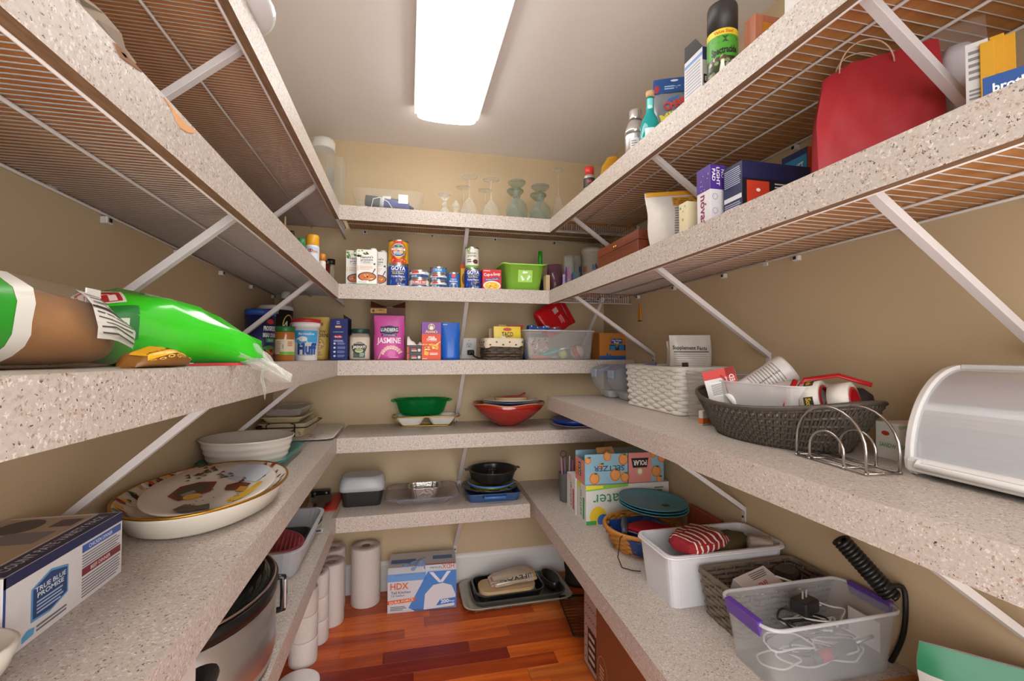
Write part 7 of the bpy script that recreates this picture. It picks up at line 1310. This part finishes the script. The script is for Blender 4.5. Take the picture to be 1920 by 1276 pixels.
# grey wicker basket with trap box
GW = M('6e6152', .6, grain=.2, scale=60); w, d, h = .32, .145, .128
t = T('wicker_basket', 'grey brown rectangular wicker basket between two plastic bins', 'basket', PS(R4, .985, 1.108), 0, R4)
basket(t, 'rect', w, d, h, .015, 9, 30, .0046, .004, .86, 1.0, GW, .006)
q = carton('trap_box', 'white insect trap box with black and red lettering in the grey basket', 'box', PS(R4, .945, 1.10, .072), .125, .07, .055, 'cfc8c8', .25, R4, None, 'carton', .5, .001, .35, -.1)
boxprint(q, 'top', .125, .07, .055, lambda p: (p.text('DYNA', .030, .022, .011, '24201f', 1, .04, .1, .03), p.text('TRAP', .068, .026, .011, 'b8282a', 1, .034, .1, .03), p.lines(.05, .042, .115, .064, 4, '4a4644', 1, .4)))
boxprint(q, 'front', .125, .07, .055, lambda p: (p.lines(.09, .01, .118, .04, 8, '3a3634', 1, .5, 0), p.rect(.01, .01, .06, .03, 'b8a8a0', 1)))
q = T('black_charger', 'black power adapter with amber sticker in the grey basket', 'adapter', PS(R4, 1.06, 1.11, .072), .3, R4); MB().loft([rr(.075, .06, .02, 0, 4), rr(.08, .065, .022, .02, 4), rr(.06, .05, .02, .06, 4)], sm=True).build('body', M('1a1b1e', .35), q); MB().box(-.042, -.038, -.015, .012, .02, .042).build('sticker', M('a8742a', .5), q)
q = T('white_cable', 'white cable looped in the grey basket beside the adapter', 'cable', PS(R4, 1.015, 1.085, .10), 0, R4); MB().tube([(-.03, .03, 0), (-.01, .0, .028), (.02, -.03, .022), (.04, -.045, -.01)], .003, 6).build('cable', PLW, q)
# clear bin with purple handles full of cables
t = T('storage_bin', 'clear plastic bin with purple handles full of cables', 'storage bin', PS(R4, .957, .936), 0, R4); w, d, h = .372, .172, .145
tub(w*.86, d*.84, w*.98, d*.96, h, .03, .0016, .005).build('bin_body', clear('dcdcde', .15, .12, spec=.6), t); rimtube(w, d, h, .034, .0045, clear('dedee2', .55, .15), t)
PUR = M('5c3a94', .4)
for sx in (-1, 1): MB().loft([[(sx*(w*.49+.004), -.055, h-.03), (sx*(w*.49+.012), -.055, h+.004), (sx*(w*.49-.006), -.055, h+.006), (sx*(w*.49-.004), -.055, h)], [(sx*(w*.49+.004), .055, h-.03), (sx*(w*.49+.012), .055, h+.004), (sx*(w*.49-.006), .055, h+.006), (sx*(w*.49-.004), .055, h)]]).build('handle', PUR, t, .002)
MB().box(w*.41, w*.418, -.05, .03, .03, .10).build('paper_label', M('d4cec8', .6), t)
zb = ztop(R4, 1.02)
def cord(name, label, pts, r, m, cat='cable', grp=None):
    c = sum((Vector(p) for p in pts), Vector())/len(pts); o = T(name, label, cat, c, 0, None, grp)
    P_ = [Vector(p)-c for p in pts]; sm = []
    for i in range(len(P_)-1):
        a, b_, c_, d_ = P_[max(0, i-1)], P_[i], P_[i+1], P_[min(len(P_)-1, i+2)]
        for s in range(4): f = s/4; sm.append(.5*((2*b_)+(c_-a)*f+(2*a-5*b_+4*c_-d_)*f*f+(3*b_-a-3*c_+d_)*f**3))
    sm.append(P_[-1]); MB().tube(sm, r, 6).build('cable', m, o); return o
rnd = random.Random(17)
for k in range(16):
    z = zb+.012+.0062*k; x = rnd.uniform(.86, 1.05); y = rnd.uniform(.915, .955); pts = []
    for i in range(9): a = rnd.uniform(0, 6.3) if i == 0 else a+rnd.uniform(.5, 1.1); pts.append((min(1.10, max(.82, x+.075*math.cos(a)*rnd.uniform(.5, 1.1))), min(.99, max(.885, y+.045*math.sin(a)*rnd.uniform(.5, 1.1))), z+rnd.uniform(-.004, .004)))
    wh = k % 5 < 3
    cord('cable_coil', 'white cable tangled in the purple-handled bin' if wh else 'black cable tangled in the purple-handled bin', pts, .0022 if wh else .0026, M('d6d2ce', .4) if wh else M('1c1b1d', .4), 'cable', 'cables in the clear bin')
q = T('power_adapter', 'black plug adapter with white prongs lying on the cables', 'adapter', Vector((.965, .955, zb+.108)), .3); MB().box(-.03, .03, -.022, .022, 0, .034).build('body', M('222226', .4), q, .006)
for sx in (-1, 1): MB().box(sx*.008-.0025, sx*.008+.0025, -.001, .001, .034, .052).build('prong', M('d8d4c8', .3, .6), q)
q = T('screwdriver', 'red and dark grey screwdriver handle among the cables', 'screwdriver', Vector((.98, .885, zb+.055)), -.1); mt = Matrix.Rotation(1.3, 4, 'Y')
MB().lathe([(0, -.06), (.011, -.058), (.012, -.03), (.010, 0), (.013, .02), (.009, .05)], 14).xf(mt).build('handle', M('3a3a44', .4), q); MB().lathe([(.0125, -.045), (.0132, -.04), (.0132, -.02), (.0125, -.015)], 14).xf(mt).build('red_grip', M('a02030', .4), q); MB().lathe([(.004, .05), (.004, .10), (0, .102)], 8).xf(mt).build('shaft', M('b0b0b0', .3, .9), q)
# coiled black cord hung on the bracket, trailing down the wall
t = T('coiled_cord', 'thick black power cord coiled around the bracket and trailing down', 'cord', Vector((1.10, .95, .78)))
A_, B_ = wx(1575, 1010, 1.06), wx(1672, 1118, 1.13); A_ = Vector(A_)-Vector((1.10, .95, .78)); B_ = Vector(B_)-Vector((1.10, .95, .78)); ax = (B_-A_); e = ax.normalized(); s1 = e.orthogonal().normalized(); s2 = e.cross(s1)
MB().tube([A_+ax*(i/192)+(s1*math.cos(i*2*PI/12)+s2*math.sin(i*2*PI/12))*.017 for i in range(193)], .0052, 6).build('coil', M('171614', .4), t)
tail = [B_+Vector((0, -.0, 0))]+[Vector(wx(u, v, x_))-Vector((1.10, .95, .78)) for u, v, x_ in ((1692, 1100, 1.15), (1698, 1150, 1.152), (1690, 1200, 1.152), (1665, 1250, 1.15))]; tail[0] = A_+ax*.8+s1*.02
sm = []
for i in range(len(tail)-1):
    a, b_, c_, d_ = tail[max(0, i-1)], tail[i], tail[i+1], tail[min(len(tail)-1, i+2)]
    for s in range(5): f = s/5; sm.append(.5*((2*b_)+(c_-a)*f+(2*a-5*b_+4*c_-d_)*f*f+(3*b_-a-3*c_+d_)*f**3))
sm += [tail[-1], tail[-1]+Vector((-.01, -.03, -.06))]
MB().tube(sm, .0058, 8).build('tail', M('171614', .4), t)
# green and white bag, wooden frame at the near end
t = T('green_bag', 'green and white foil bag standing against the right wall', 'bag', PS(R4, 1.085, .655), look(1.085, .655, .8), R4)
W_, H_ = .21, .168; b = MB(); fr = pouch(b, W_, H_, .05, seed=101, wr=.004); b.build('bag', M('c9c3bd', .35, coat=.3), t); Print(fr, .02).rect(-W_*.5, H_*.66, W_*.5, H_, M('1f7a52', .35), 2).build(t)
t = T('picture_frame', 'thin wooden frame lying on the shelf in front of the clear bin', 'frame', PS(R4, 1.03, .785), -.02, R4)
for a in ((-.11, .11, -.05, -.035), (-.11, .11, .035, .05), (-.11, -.095, -.035, .035), (.095, .11, -.035, .035)): MB().box(*a, 0, .012).build('frame_rail', woodmat('frame_wood', '8a5a2c', 'b07c44', 0, 14, .5), t, .001)
MB().box(-.095, .095, -.035, .035, .003, .006).build('glass_pane', glass('dfe8e4', .15), t)
